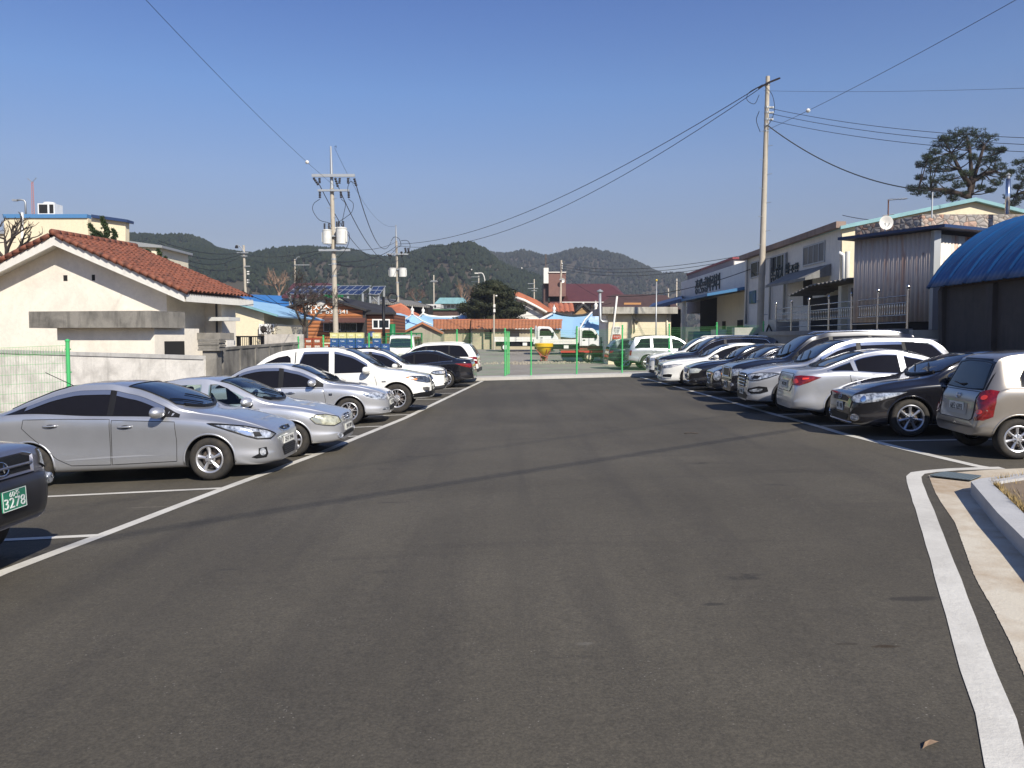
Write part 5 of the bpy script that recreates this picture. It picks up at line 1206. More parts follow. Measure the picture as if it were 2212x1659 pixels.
# gutter, curb and verge at the lower right
def poly_sheet(name, px, m, h=0.0, dz=0.0, kind='structure', thick=0.0):
    pts = [GPH(u, v, h) for u, v in px]
    mb = MB()
    if thick: 
        n = len(pts); lo = [Vector((p.x, p.y, p.z - thick)) for p in pts]
        mb.add(pts + lo, [tuple(range(n))] + [(i, n + i, n + (i + 1) % n, (i + 1) % n) for i in range(n)])
    else: mb.add([p + Vector((0, 0, dz)) for p in pts], [tuple(range(len(pts)))])
    o = mb.build(name, m, recalc=True); o['kind'] = kind
    return o
def GPH(u, v, h):
    x = (u - 1106) / FPX; y = -(v - 829.5) / FPX; c, s = math.cos(PITCH), math.sin(PITCH)
    D = Vector((x, c + y * s, -s + y * c)); lo, hi = .5, 400.
    for _ in range(50):
        m = (lo + hi) / 2; p = Vector((0, 0, CZ)) + D * m
        if p.z > ZG(p.x, p.y) + h: lo = m
        else: hi = m
    p = Vector((0, 0, CZ)) + D * lo; return Vector((p.x, p.y, ZG(p.x, p.y) + h))
gl = [C6(620, 480), C6(650, 560), C6(690, 660), C6(760, 780), C6(830, 880), C6(905, 990), C6(940, 1080), C6(975, 1180), C6(1020, 1300), C6(1060, 1420), C6(1130, 1600), C7(1180, 250), C7(1300, 480), C7(1448, 820), (2260, 1560), (2420, 2000)]
def jagged(px, amp=1.5, seed=3):
    rr = random.Random(seed); out = []
    for i in range(len(px) - 1):
        (a, b), (c, d) = px[i], px[i + 1]; k = 16
        for j in range(k):
            t = j / k; f = (b + (d - b) * t - 800) / 800
            out.append((a + (c - a) * t + rr.uniform(-amp, amp) * f, b + (d - b) * t + rr.uniform(-amp, amp) * .5 * f))
    return out + [px[-1]]
gutter = jagged(gl) + [(3400, 2000), (3400, 1100), (2500, 1000), C6(1659, 400), C6(1280, 416), C6(900, 448)]
poly_sheet('gutter', gutter, GUTTER, 0, .0045)
CH = .15
curb = [C6(1080, 540), C6(1370, 880), C6(1659, 1165), (2330, 1290), (2700, 1640), (2830, 1640), (2420, 1280), C6(1659, 890), C6(1480, 715), C6(1300, 555), C6(1659, 497), (2350, 1011), (2500, 994), (2500, 978), (2350, 998), C6(1659, 450), C6(1180, 508)]
cpts = [GPH(u, v, CH) for u, v in curb]
def curb_part(idx, nm):
    pts = [cpts[i] for i in idx]; n = len(pts); mb = MB()
    mb.add(pts + [p - Vector((0, 0, CH + .05)) for p in pts], [tuple(range(n))] + [(i, n + i, n + (i + 1) % n, (i + 1) % n) for i in range(n)])
    return mb.build(nm, CURB)
root = thing('kerb_stone', 'grey granite kerb round the dry grass verge at lower right', 'kerb')
o = curb_part([0, 1, 2, 3, 4, 5, 6, 7, 8, 9], 'long_kerb'); o.parent = root
o = curb_part([0, 9, 10, 11, 12, 13, 14, 15, 16], 'cross_kerb'); o.parent = root
vg = [GPH(u, v, CH - .03) for u, v in [C6(1300, 552), C6(1480, 712), C6(1659, 886), (2420, 1276), (2830, 1636), (3400, 1500), (3400, 1100), (2500, 992), (2350, 1009), C6(1659, 494)]]
MB().add(vg, [tuple(range(len(vg)))]).build('verge', SOIL)['kind'] = 'structure'
rr = random.Random(8); mb = MB(); c0 = vg[0]
from mathutils.geometry import intersect_point_tri_2d
tri = [(vg[0], vg[i], vg[i + 1]) for i in range(1, len(vg) - 1)]
cnt = 0
while cnt < 5200:
    t = rr.choice(tri[:8]); a, b = rr.random(), rr.random()
    if a + b > 1: a, b = 1 - a, 1 - b
    p = t[0] + (t[1] - t[0]) * a + (t[2] - t[0]) * b
    if noise.noise(p * 1.3) < -.28: 
        if rr.random() < .8: cnt += 1; continue
    if p.y > 14 or p.x > 11: 
        cnt += 1; continue
    h = rr.uniform(.03, .10); an = rr.uniform(0, 6.28); w_ = .005; dx, dy = math.cos(an), math.sin(an); le = rr.uniform(.0, .07)
    mb.add([(p.x - dx * w_, p.y - dy * w_, p.z), (p.x + dx * w_, p.y + dy * w_, p.z), (p.x + le * dy, p.y - le * dx, p.z + h)], [(0, 1, 2)]); cnt += 1
tag(mb.build('dry_grass', DRYGRASS, recalc=False), kind='stuff', label='straw coloured dry grass on the verge inside the kerb', cat='grass')
# drain grate
g0, g1, g2, g3 = [GPH(*C6(x, y), .0) for x, y in ((630, 500), (800, 462), (1190, 508), (1075, 552))]
gr = thing('drain_grate', 'blue-grey steel drain grate set in the gutter corner', 'drain grate', (g0 + g2) / 2)
base = (g0 + g2) / 2; mb = MB(); q = [p - base + Vector((0, 0, .020)) for p in (g0, g1, g2, g3)]
mb.add(q, [(0, 1, 2, 3)]); mb.build('sump', DARKIN, gr)
mb = MB(); GM = mat('grate_steel', (.10, .13, .15), rough=.8, metal=0)
for i in range(0, 11):
    t = i / 10; mb.tube([q[0].lerp(q[3], t) + Vector((0, 0, .012)), q[1].lerp(q[2], t) + Vector((0, 0, .012))], .006, 4)
for i in range(0, 9):
    t = i / 8; mb.tube([q[0].lerp(q[1], t) + Vector((0, 0, .012)), q[3].lerp(q[2], t) + Vector((0, 0, .012))], .007, 4)
mb.build('grid', GM, gr)
# concrete kerb under the far fence
mb = MB(); xs = rng(-9.6, 11.2, 26); vs = []
for x in xs:
    z = ZG(x, 37.2); vs += [(x, 36.75, z - .3), (x, 36.78, z + .13), (x, 37.75, z + .15), (x, 37.75, z - .3)]
mb.add(vs, [(4 * i + j, 4 * i + 4 + j, 4 * i + 4 + (j + 1) % 4, 4 * i + (j + 1) % 4) for i in range(len(xs) - 1) for j in range(4)])
tag(mb.build('concrete_kerb', plaster('bright_kerb_concrete', (.50, .48, .44), (.34, .33, .30), .6, .8, 8, False)), 'pale concrete kerb along the foot of the far green fence', 'kerb')
# small litter on the asphalt
LEAF = mat('dead_leaf', (.30, .20, .12), rough=.8)
lv = GP(2000, 1618); mb = MB()
mb.add([(0, 0, .012), (.05, .015, .022), (.075, .04, .014), (.045, .05, .02), (.01, .03, .018), (-.02, -.01, .006), (.09, .05, .008)], [(0, 1, 3, 4), (1, 2, 3), (0, 4, 5), (2, 6, 3)])
o = tag(mb.build('fallen_leaf', LEAF, loc=lv), 'curled brown leaf on the asphalt left of the white edge line', 'leaf')
for (u, v, s_, lab) in ((1478, 937, .10, 'thin twig lying on the asphalt in the middle of the lot'),):
    p = GP(u, v); tag(MB().tube([(0, 0, .01), (.12, .01, .02), (.26, -.01, .01)], .008, 4).build('fallen_twig', BARK, loc=p), lab, 'twig')
# ------------------------------------------------------------------ green mesh fences
def mesh_panel(name, a, b, z0, z1, parent, r=.003, dv=.05, dh=.20, loops=False):
    a = Vector(a); b = Vector(b); d = (b - a); ln = Vector((d.x, d.y)).length; n = int(ln / dv); mb = MB()
    for i in range(1, n):
        t = i / n; x, y = a.x + d.x * t, a.y + d.y * t; zg = a.z + d.z * t
        mb.tube([(x, y, zg + z0), (x, y, zg + z1)], r, 3, cap=False)
    zz = z0 + .04
    while zz < z1:
        k = 1.25
        mb.tube([(a.x, a.y, a.z + zz), (b.x, b.y, b.z + zz)], r * k, 3, cap=False); zz += dh
    mb.tube([(a.x, a.y, a.z + z1 - .16), (b.x, b.y, b.z + z1 - .16)], r * 1.3, 3, cap=False)
    mb.tube([(a.x, a.y, a.z + z1), (b.x, b.y, b.z + z1)], r * 1.4, 3, cap=False)
    if loops:
        nx = Vector((-d.y, d.x, 0)).normalized() * .05
        for i in range(1, n - 1):
            t = i / n; p = a + d * t; q = a + d * ((i + .5) / n); s = a + d * ((i + 1) / n)
            mb.tube([p + Vector((0, 0, z1 - .16)) , q + nx + Vector((0, 0, z1)), s + Vector((0, 0, z1 - .16))], r, 3, cap=False)
    return mb.build(name, GREENW, parent, smooth=True, recalc=False)
def post(mb, p, h, r=.035):
    mb.lathe([(r, 0), (r, h), (r * 1.25, h + .002), (r * 1.25, h + .03), (r * .6, h + .055), (.0005, h + .06)], p, 'z', 12)
    for z in (.3, .9, 1.5, 2.0):
        if z < h: mb.box((p[0] - .05, p[1] - .02, p[2] + z), (p[0] + .05, p[1] + .045, p[2] + z + .03))
fr = thing('mesh_fence', 'green wire mesh fence with round posts across the far end of the lot', 'fence', (0, 37.5, 0))
FU = [645, 699, 797.5, 888.8, 987.2, 1091, 1147.1, 1245.9, 1344, 1445, 1547.4, 1648]
FX = [(u - 1106) / FPX * 37.5 for u in FU]; prev = None
for i, x in enumerate(FX):
    z = ZG(x, 37.2) + .14; mb = MB(); post(mb, (x, 0, z), 2.12); mb.build('fence_post', GREEN, fr, auto=40)
    if i and i != 6: mesh_panel('mesh_panel', (FX[i - 1], 0, ZG(FX[i - 1], 37.2) + .14), (x, 0, z), .06, 1.98, fr, r=.0020)
gt = thing('mesh_gate', 'green mesh gate leaf standing open in the far fence', 'gate', (FX[5] + .06, 37.55, ZG(FX[5], 37.2) + .14))
mb = MB()
for x, y in ((.02, .06), (.12, .95)): mb.tube([(x, y, .05), (x, y, 2.02)], .03, 6)
for z in (.08, 1.0, 2.0): mb.tube([(.02, .06, z), (.12, .95, z)], .02, 6)
mb.build('gate_frame', GREEN, gt); mesh_panel('mesh_panel', (.02, .06, 0), (.12, .95, 0), .1, 1.98, gt, dv=.05)
lp = Vector(((147 - 1106) / FPX * 18, 18, ZG(-9.65, 18))); dirn = Vector((-1, -.50, 0)).normalized()
lf = thing('mesh_fence', 'green wire mesh fence in front of the white house, left edge', 'fence', lp)
for i in range(4):
    p = dirn * 2.0 * i; p.z = ZG(lp.x + p.x, lp.y + p.y) - lp.z
    mb = MB(); post(mb, p, 2.18, .042); mb.build('fence_post', GREEN, lf, auto=40)
    q = dirn * 2.0 * (i + 1); q.z = ZG(lp.x + q.x, lp.y + q.y) - lp.z
    if i < 3: mesh_panel('mesh_panel', p, q, .08, 2.10, lf, r=.0031, loops=True)
MB().box((-3.2 * 2, -3.6, -.25), (.3, .3, .05)) if False else None
# strip of weeds and soil at the foot of the left fence
# ------------------------------------------------------------------ helpers for buildings
def PX(u, d): return (u - 1106) / (FPX * 1.0) * d * 1.0
def wz(v, d): return P(1106, v, d).z
def bld(name, label, cat, d, u, group=None, z=None):
    p = P(u, 728, d); return thing(name, label, cat, (p.x, d, ZG(p.x, d) if z is None else z), group=group)
def lbox(root, name, m, u0, u1, v0, v1, d, dep, proud=0.0, mi=0):
    """box seen between (u0, v0) and (u1, v1) with its front at distance d; v1=None goes to the ground"""
    o = root.location; x0, x1 = P(u0, 728, d).x, P(u1, 728, d).x; z1 = P(1106, v0, d).z
    z0 = (o.z - .3) if v1 is None else P(1106, v1, d).z
    return MB().box((x0 - o.x, d - proud - o.y, z0 - o.z), (x1 - o.x, d + dep - o.y, z1 - o.z)).build(name, m, root)
def lwin(root, u0, u1, v0, v1, d, fm=None, mull=1, gm=None, name='window', fw=.06):
    o = root.location; x0, x1 = P(u0, 728, d).x - o.x, P(u1, 728, d).x - o.x; z1 = P(1106, v0, d).z - o.z; z0 = P(1106, v1, d).z - o.z; y = d - o.y
    f = MB(); fm = fm or PVC
    f.box((x0 - fw, y - .05, z0 - fw), (x1 + fw, y - .002, z0)); f.box((x0 - fw, y - .05, z1), (x1 + fw, y - .002, z1 + fw))
    f.box((x0 - fw, y - .05, z0), (x0, y - .002, z1)); f.box((x1, y - .05, z0), (x1 + fw, y - .002, z1))
    for i in range(1, mull + 1):
        x = lerp(x0, x1, i / (mull + 1)); f.box((x - fw / 2, y - .046, z0), (x + fw / 2, y - .002, z1))
    w_ = f.build(name, fm, root); MB().box((x0, y - .02, z0), (x1, y - .003, z1)).build('pane', gm or WINDOW, w_)
    return w_
def gable_prism(root, name, m, pts, d0, d1):
    """solid whose front outline is given as (u, v) at distance d0, reaching back to distance d1"""
    o = root.location; f = [P(u, v, d0) - o for u, v in pts]; n = len(f); b = [Vector((p.x, d1 - o.y, p.z)) for p in f]
    return MB().add(f + b, [tuple(range(n))] + [(i, n + i, n + (i + 1) % n, (i + 1) % n) for i in range(n)] + [tuple(range(2 * n - 1, n - 1, -1))]).build(name, m, root)
def tiled(root, name, m, a, b, c, d, pitch=.24, row=.32, amp=.045, lift=.03):
    """barrel-tiled slope: a-b along the ridge, d-c along the eave (world points); ribs run down the slope"""
    o = root.location if root else Vector(); a, b, c, d = [Vector(p) for p in (a, b, c, d)]
    L_ = ((b - a).length + (c - d).length) / 2; D_ = (d - a).length; nu = max(4, int(L_ / pitch)) * 6; nr = max(2, int(D_ / row))
    n = ((b - a).cross(d - a)).normalized()
    if n.z < 0: n = -n
    vs = []; rows = []
    rr = random.Random(3)
    for r_ in range(nr):
        for e in (0, 1):
            t = (r_ + e * .995) / nr; h0 = lift if e else 0.0
            jit = 0
            rw = []
            for i in range(nu + 1):
                s = i / nu; p = a.lerp(b, s).lerp(d.lerp(c, s), t); ph = i % 6
                k = abs(math.sin(math.pi * i / 6)); h = amp * (k * 1.6 - .3)
                jn = noise.noise(Vector((i // 6 * 3.1, r_ * 2.7, 1.3))) * .02
                rw.append(p - o + n * (h + h0 + jn + .02))
            rows.append(rw)
    m_ = nu + 1; vs = [p for rw in rows for p in rw]
    fs = [(i * m_ + j, i * m_ + j + 1, (i + 1) * m_ + j + 1, (i + 1) * m_ + j) for i in range(len(rows) - 1) for j in range(nu)]
    return MB().add(vs, fs).build(name, m, root, auto=35, recalc=False)
def pane3(root, name, m, pts, th=.12):
    o = root.location; p = [Vector(q) - o for q in pts]; n = len(p); nn = (p[1] - p[0]).cross(p[2] - p[0]).normalized()
    if nn.z < 0: nn = -nn
    return MB().add(p + [q - nn * th for q in p], [tuple(range(n)), tuple(range(2 * n - 1, n - 1, -1))] + [(i, n + i, n + (i + 1) % n, (i + 1) % n) for i in range(n)]).build(name, m, root)
# ------------------------------------------------------------------ boundary walls on the left
a = P(440, 768.5, 27.0); b = P(-120, 752, 29.6)
r_ = thing('boundary_wall', 'stained white plaster wall with a moulded cap behind the silver sedans', 'wall', (a.x, a.y, 0))
n = (b - a); n.z = 0; n.normalize(); bk = Vector((-n.y, n.x, 0)); bk = bk if bk.y > 0 else -bk
def wallseg(name, a, b, zt0, zt1, zb, th, m, root, off=0.0):
    o = root.location; nn = (b - a); nn.z = 0; nn.normalize(); k = Vector((-nn.y, nn.x, 0)); k = k if k.y > 0 or abs(k.x) > .9 else -k
    if k.y < 0: k = -k
    f = [a - k * off, b - k * off, b + k * (th + off), a + k * (th + off)]
    lo = [Vector((p.x, p.y, zb)) - Vector((o.x, o.y, o.z)) for p in f]; hi = [Vector((p.x, p.y, z)) - Vector((o.x, o.y, o.z)) for p, z in zip(f, (zt0, zt1, zt1, zt0))]
    return MB().hexa(lo + hi).build(name, m, root)
wallseg('wall', b, a, b.z - .12, a.z - .12, -.8, .2, WHITEW2, r_)
o = wallseg('wall_cap', b, a, b.z, a.z, 0, .2, plaster('wall_cap_plaster', (.52, .51, .48), (.26, .25, .23), .7, 1.2, 9), r_, .035)
for v in o.data.vertices:
    if v.co.z < .5: v.co.z = lerp(b.z, a.z, ((v.co.x + r_.location.x) - b.x) / (a.x - b.x)) - .12
r_ = thing('stone_gatepost', 'crumbling mossy concrete gatepost where the white and grey walls meet', 'gatepost', (P(455, 728, 27.2).x, 27.2, 0))
MB().box((-.24, -.1, -.8), (.22, .35, 1.45)).build('shaft', OLDCONC, r_)
o = MB()
for i in range(6): o.box((-.36 + .02 * (i % 2), -.2 + .015 * (i % 3), 1.452 + i * .066), (.36 - .03 * (i % 2), .42, 1.452 + i * .066 + .06))
o.build('layered_cap', OLDCONC, r_)
a = P(462, 752, 27.3); b = P(645, 739, 37.6)
r_ = thing('boundary_wall', 'dark streaked grey concrete wall running back behind the left row of cars', 'wall', (a.x, a.y, 0))
def quadwall(root, name, m, a, b, zt0, zt1, zb, th):
    o = root.location; k = Vector((-th, 0, 0)); p = [a, b, b + k, a + k]
    return MB().hexa([Vector((q.x, q.y, zb)) - o for q in p] + [Vector((q.x, q.y, z)) - o for q, z in zip(p, (zt0, zt1, zt1, zt0))]).build(name, m, root)
quadwall(r_, 'wall', OLDCONC, a, b, a.z - .09, b.z - .09, -.8, .18)
k = Vector((.035, 0, 0)); o = quadwall(r_, 'coping', OLDCONC, a + k, b + k, a.z, b.z, 0, .25)
for v in o.data.vertices:
    if v.co.z < .5: v.co.z = (a.z if v.co.y < 1 else b.z) - .088
for i in range(6):
    t = (i + .5) / 6; p = a.lerp(b, t); MB().box((p.x - a.x - .02, p.y - a.y - .12, -.8), (p.x - a.x + .03, p.y - a.y + .12, lerp(a.z, b.z, t) - .092)).build('pier', OLDCONC, r_)
# ------------------------------------------------------------------ white house with a terracotta roof
AN = R(11.3); xh = Vector((math.cos(AN), -math.sin(AN), 0)); yh = Vector((math.sin(AN), math.cos(AN), 0))
O = Vector((P(397, 728, 31).x, 31, 0)); ze, zr = 3.62, 5.82; hw_ = 5.45; ln = 5.0
hs = thing('tiled_house', 'white plastered house with a red clay tile roof at far left', 'house', O)
def H(x, y, z): return O + xh * x + yh * y + Vector((0, 0, z))
def hbox(name, m, x0, x1, y0, y1, z0, z1, root=None):
    p = [H(x0, y0, z0), H(x1, y0, z0), H(x1, y1, z0), H(x0, y1, z0), H(x0, y0, z1), H(x1, y0, z1), H(x1, y1, z1), H(x0, y1, z1)]
    ro = root or hs; return MB().hexa([q - O for q in p]).build(name, m, ro)
sl_ = (zr - ze) / hw_
wx = -.95; zw = lambda x: ze + (min(-x, 2 * hw_ + x) if x < 0 else 0) * sl_ - .22
gp = [H(-2 * hw_ + 1, .7, -.8), H(-1.15, .7, -.8), H(-1.15, .7, zw(-1.15)), H(-hw_, .7, zw(-hw_)), H(-2 * hw_ + 1, .7, zw(-2 * hw_ + 1))]
mb = MB(); n = 5; mb.add([p - O for p in gp] + [p - O + yh * 3.8 for p in gp], [tuple(range(n)), tuple(range(2 * n - 1, n - 1, -1))] + [(i, n + i, n + (i + 1) % n, (i + 1) % n) for i in range(n)]); mb.build('gable_wall', WHITEW, hs)
hbox('side_wall', WHITEW, -1.15, -.38, 3.3, 4.4, -.8, ze - .15)
tiled(hs, 'roof', TILE, H(-hw_, -.05, zr), H(-hw_, ln, zr), H(0.12, ln, ze - .05), H(0.12, -.05, ze - .05), pitch=.27, row=.33, amp=.06)
tiled(hs, 'roof', TILE, H(-hw_, ln, zr), H(-hw_, -.05, zr), H(-2 * hw_, -.05, ze), H(-2 * hw_, ln, ze), pitch=.27, row=.33, amp=.06)
mb = MB()
for y0 in (-.05,):        # verge tiles and ridge
    for s in range(17):
        t = (s + .5) / 17; p = H(lerp(-hw_, .1, t), y0, lerp(zr, ze - .03, t) + .05) - O; q = H(lerp(-hw_, .1, t + .055), y0, lerp(zr, ze - .03, t + .055) + .03) - O
        mb.tube([p, q], .085, 8, r2=.11)
    for s in range(8):
        t = (s + .5) / 17; p = H(lerp(-hw_, -2 * hw_, t), y0, lerp(zr, ze, t) + .05) - O; q = H(lerp(-hw_, -2 * hw_, t + .055), y0, lerp(zr, ze, t + .055) + .03) - O
        mb.tube([p, q], .085, 8, r2=.11)
for s in range(14): mb.tube([H(-hw_, s * ln / 14 - .1, zr + .10) - O, H(-hw_, (s + 1.1) * ln / 14 - .1, zr + .08) - O], .12, 8, r2=.14)
mb.build('ridge_tiles', TILE, hs, smooth=True)
for sg, x1 in ((1, 0.05), (-1, -2 * hw_)):
    z1 = ze - .1; th = .34
    p = [H(-hw_, 0, zr - .06), H(x1, 0, z1), H(x1, 0, z1 - th * .9), H(-hw_, 0, zr - .06 - th)]
    mb = MB(); q = [v - O for v in p]; mb.add(q + [v + yh * .12 for v in q], [(0, 1, 2, 3), (7, 6, 5, 4), (0, 4, 5, 1), (1, 5, 6, 2), (2, 6, 7, 3), (3, 7, 4, 0)]); mb.build('bargeboard', TRIMW, hs)
    p = [H(-hw_, .12, zr - .16), H(x1, .12, z1 - .08), H(x1, ln - .1, z1 - .08), H(-hw_, ln - .1, zr - .16)]
    q = [v - O for v in p]; MB().add(q + [v - Vector((0, 0, .1)) for v in q], [(0, 1, 2, 3), (7, 6, 5, 4), (0, 4, 5, 1), (1, 5, 6, 2), (2, 6, 7, 3), (3, 7, 4, 0)]).build('soffit', TRIMW, hs)
mb = MB()           # scalloped eave board
p0 = H(.13, 0, ze - .40) - O; nn = 44
for i in range(nn):
    a0 = yh * (ln * i / nn); a1 = yh * (ln * (i + 1) / nn); am = (a0 + a1) / 2
    mb.add([p0 + a0, p0 + a1, p0 + a1 + Vector((0, 0, .22)), p0 + am + Vector((0, 0, .30)), p0 + a0 + Vector((0, 0, .22)), p0 + a0 - xh * .05, p0 + a1 - xh * .05], [(0, 1, 2, 3, 4), (0, 5, 6, 1)])
mb.build('eave_board', TRIMW, hs)
for (x, w_) in ((-5.55, .09), (-4.3, .07)):
    hbox('vent_hole', DARKIN, x - w_, x + w_, .694, .72, 4.10, 4.33)
hbox('drain_pipe', mat('dark_pipe', (.05, .05, .055), rough=.5), -.60, -.54, 3.2, 3.26, 0, ze - .3)
hbox('small_canopy', GREYW, -.45, .45, 2.4, 3.3, 2.55, 2.70)
hbox('porch_wall', WHITEW2, .55, 1.25, .9, 1.4, -.8, 1.78)
hbox('porch_cap', OLDCONC, -.35, 1.2, .5, 1.5, 1.80, 2.06)
# annex with a heavy concrete canopy
x0, x1 = -4.05, .38; ya = -2.55
hbox('canopy_slab', OLDCONC, x0 - .35, x1 + .05, ya, ya + 2.0, 2.22, 2.80)
hbox('annex_wall', WHITEW, x0 + .4, x1 - .15, ya + .45, ya + 3.2, -.8, 2.215)
hbox('annex_dark_patch', DARKIN, x1 - .152, x1 - .13, ya + 1.0, ya + 2.2, .5, 1.75)  # near-black sheet stands for a slanting shadow and a small window
# security camera and gate board to the right
# ------------------------------------------------------------------ cream hall with the blue parapet
r_ = bld('cream_hall', 'large cream rendered hall with bright blue parapet behind the tiled house', 'building', 60, 140, z=0)
lbox(r_, 'wall', CREAM, 17, 197, 471, None, 60, 3)
lbox(r_, 'parapet', mat('blue_parapet', (.07, .20, .40), rough=.5), 17, 197, 463, 471.2, 60, 3, .12)
gable_prism(r_, 'side_block', CREAM, [(197.4, 470), (271, 480), (271, 600), (197.4, 600)], 59.6, 60.2)
gable_prism(r_, 'roof_edge', NAVY, [(197, 463), (274, 474), (274, 480), (197, 469.6)], 59.3, 60.4)
lbox(r_, 'side_wing', CREAM2, -60, 16.6, 505, None, 62, 6); lbox(r_, 'wing_roof', GALV, -60, 18, 500, 505, 61.8, 6)
MB().tube([P(48, 515, 59.8) - r_.location, P(48, 462, 59.8) - r_.location, P(49, 459, 59.8) - r_.location], .10, 6).build('drain_pipe', PVC, r_)
r_ = thing('air_conditioner', 'white rooftop air conditioner with dark grilles on the cream hall', 'air conditioner', P(100, 463.2, 61))
MB().box((-.62, 0, 0), (.62, 1.1, .80)).build('housing', WHITEP, r_); MB().lathe([(.42, .80), (.42, .92), (.36, .95), (.0005, .95)], (-.05, .55, 0), 'z', 16).build('fan_cowl', WHITEP, r_, auto=40)
MB().box((-.52, -.012, .08), (.10, -.002, .72)).build('grille', DARKIN, r_); MB().box((.24, -.012, .08), (.54, -.002, .72)).build('grille', DARKIN, r_)
r_ = thing('lattice_mast', 'thin red and white lattice mast on the hall roof', 'mast', P(72, 463, 61)); h = wz(393, 61) - wz(463, 61)
mb = MB()
for (x, y) in ((-.09, 0), (.09, 0), (0, .15)): mb.tube([(x, y, 0), (x * .6, y * .6, h)], .025, 3)
for i in range(14): mb.tube([(-.09, 0, h * i / 14), (.08, 0, h * (i + 1) / 14)], .018, 3)
mb.build('lattice', mat('faded_red_mast', (.45, .16, .12), rough=.6), r_)
MB().tube([(-.35, 0, h + .25), (0, 0, h - .02), (.3, 0, h + .3)], .03, 3).build('aerial', GALV, r_)
def lamp_post(label, u, v0, v1, d, armlen=-.9, r=.07):
    b0 = P(u, v1, d); h = wz(v0, d) - b0.z
    t = thing('street_lamp', label, 'street lamp', b0)
    MB().tube([(0, 0, 0), (0, 0, h * .85), (armlen * .15, 0, h * .96), (armlen * .5, 0, h), (armlen, 0, h * .985)], r, 6).build('lamp_arm', GALV, t, smooth=True)
    MB().box((armlen - .35, -.12, h * .985 - .08), (armlen, .12, h * .985 + .04)).build('lamp_head', GALV, t)
lamp_post('slim street lamp behind the cream hall, left of the red and white mast', 56, 479 - 17, 463 + 3, 62.5, -.55) if False else None
lamp_post('slim street lamp standing behind the cream hall parapet', 56, 471.5 - 40, 466, 63, -.6)
r_ = bld('low_white_building', 'low white building with a grey flat roof edge right of the cream hall', 'building', 66, 310, z=0)
lbox(r_, 'wall', CREAM2, 262, 347, 531, None, 66, 6); gable_prism(r_, 'roof', GALV, [(262, 518), (350, 530), (350, 535), (262, 531)], 65.7, 72)
# cream building with a pale blue roof
r_ = bld('cream_store', 'cream building with pale turquoise roof right of the tiled house', 'building', 46, 520, z=-.2)
gable_prism(r_, 'wall', CREAM, [(474, 645), (555, 672), (570, 676), (570, 775), (474, 775)], 46, 56)
a_, b_ = P(470, 639.5, 45.6), P(600, 682, 45.6); pane3(r_, 'roof', LBLUE, [a_, b_, Vector((b_.x, 57, b_.z)), Vector((a_.x, 57, a_.z))], .08)
gable_prism(r_, 'verge_trim', TEAL, [(470, 640), (599, 680), (599, 684), (470, 646)], 45.5, 45.7)
lbox(r_, 'annex', CREAM2, 570.5, 596, 700, 775, 46.3, 6); lwin(r_, 577, 590, 690 + 12, 712, 46.25, PVC, 0)
lbox(r_, 'name_board', GALV, 478, 510, 681, 690, 45.98, .02, .02)
ac = thing('wall_air_conditioner', 'small white air conditioner box on the cream store', 'air conditioner', P(574, 700, 45.9)); MB().box((-.3, -.25, -.55), (.3, .0, 0)).build('housing', WHITEP, ac); MB().lathe([(.18, 0), (.18, -.02), (.0005, -.02)], (-.05, -.251, -.28), 'y', 14).build('fan', DARKIN, ac)
# black railing gate in front of it
r_ = thing('railing_gate', 'black barred gate and railing in front of the cream store', 'gate', P(520, 752, 40))
mb = MB(); o = r_.location
for u in range(476, 570, 4): p = P(u, 727, 40) - o; q = P(u, 752, 40) - o; mb.tube([p, q], .015, 4)
mb.build('bars', BLK, r_); mb = MB()
for v in (727, 750): mb.tube([P(475, v, 40) - o, P(571, v, 40) - o], .03, 4)
mb.build('rail', BLK, r_)
for (u0, u1) in ((511, 520), (538, 545), (563, 571)): MB().box(tuple(P(u0, 755, 40.05) - o), tuple(P(u1, 726, 40.2) - o)).build('gate_panel', BLK, r_)
# low pale block wall
r_ = bld('block_wall', 'rough pale block wall behind the grey wall, under the bare tree', 'wall', 44, 610, z=-.3)
lbox(r_, 'wall', plaster('rough_block', (.50, .47, .42), (.28, .26, .24), .8, 2.5, 10), 571, 655, 722, None, 44, .2)
# blue roofed building
r_ = bld('blue_roof_shed', 'building with a long bright blue metal roof behind the timber cabin', 'building', 80, 570, z=0)
pane3(r_, 'roof', MBLUE, [P(500, 645, 78), P(640, 668, 78), P(640, 640, 88), P(540, 636, 88)], .15); lbox(r_, 'wall', CREAM2, 505, 640, 667, None, 79, 8)
# ------------------------------------------------------------------ timber restaurant cabin
D1 = 62
r_ = bld('timber_cabin', 'orange timber clad restaurant cabin with dark shingle roof and white lettering', 'restaurant', D1, 693)
gable_prism(r_, 'gable_wall', WOOD, [(599, 674), (693.5, 644), (789, 673), (789, 740), (599, 740)], D1, D1 + 9)
ap, el, er = P(693.5, 639, D1 - .4), P(590, 670, D1 - .4), P(792, 668, D1 - .4)
for e in (el, er):
    pane3(r_, 'roof', CHAR, [ap, e, Vector((e.x, D1 + 9.5, e.z)), Vector((ap.x, D1 + 9.5, ap.z))], .16)
lbox(r_, 'wing_wall', WOOD2, 789.5, 850, 678, None, D1 + .4, 7)
pane3(r_, 'wing_roof', CHAR, [P(786, 675, D1), P(856, 675, D1), P(846, 664, D1 + 7), P(735, 641, D1 + 7)], .14)
lbox(r_, 'corner_board', CHAR, 596.5, 600.5, 672, None, D1, .4, .05); lbox(r_, 'corner_board', CHAR, 784.5, 791, 670, None, D1, .4, .06)
lwin(r_, 807, 840, 692, 708, D1 + .4, PVC, 2, fw=.09)
o = r_.location
q = [P(696, 686, D1) , P(790, 686, D1), P(788, 695.5, D1 - 1.2), P(694, 695.5, D1 - 1.2)]
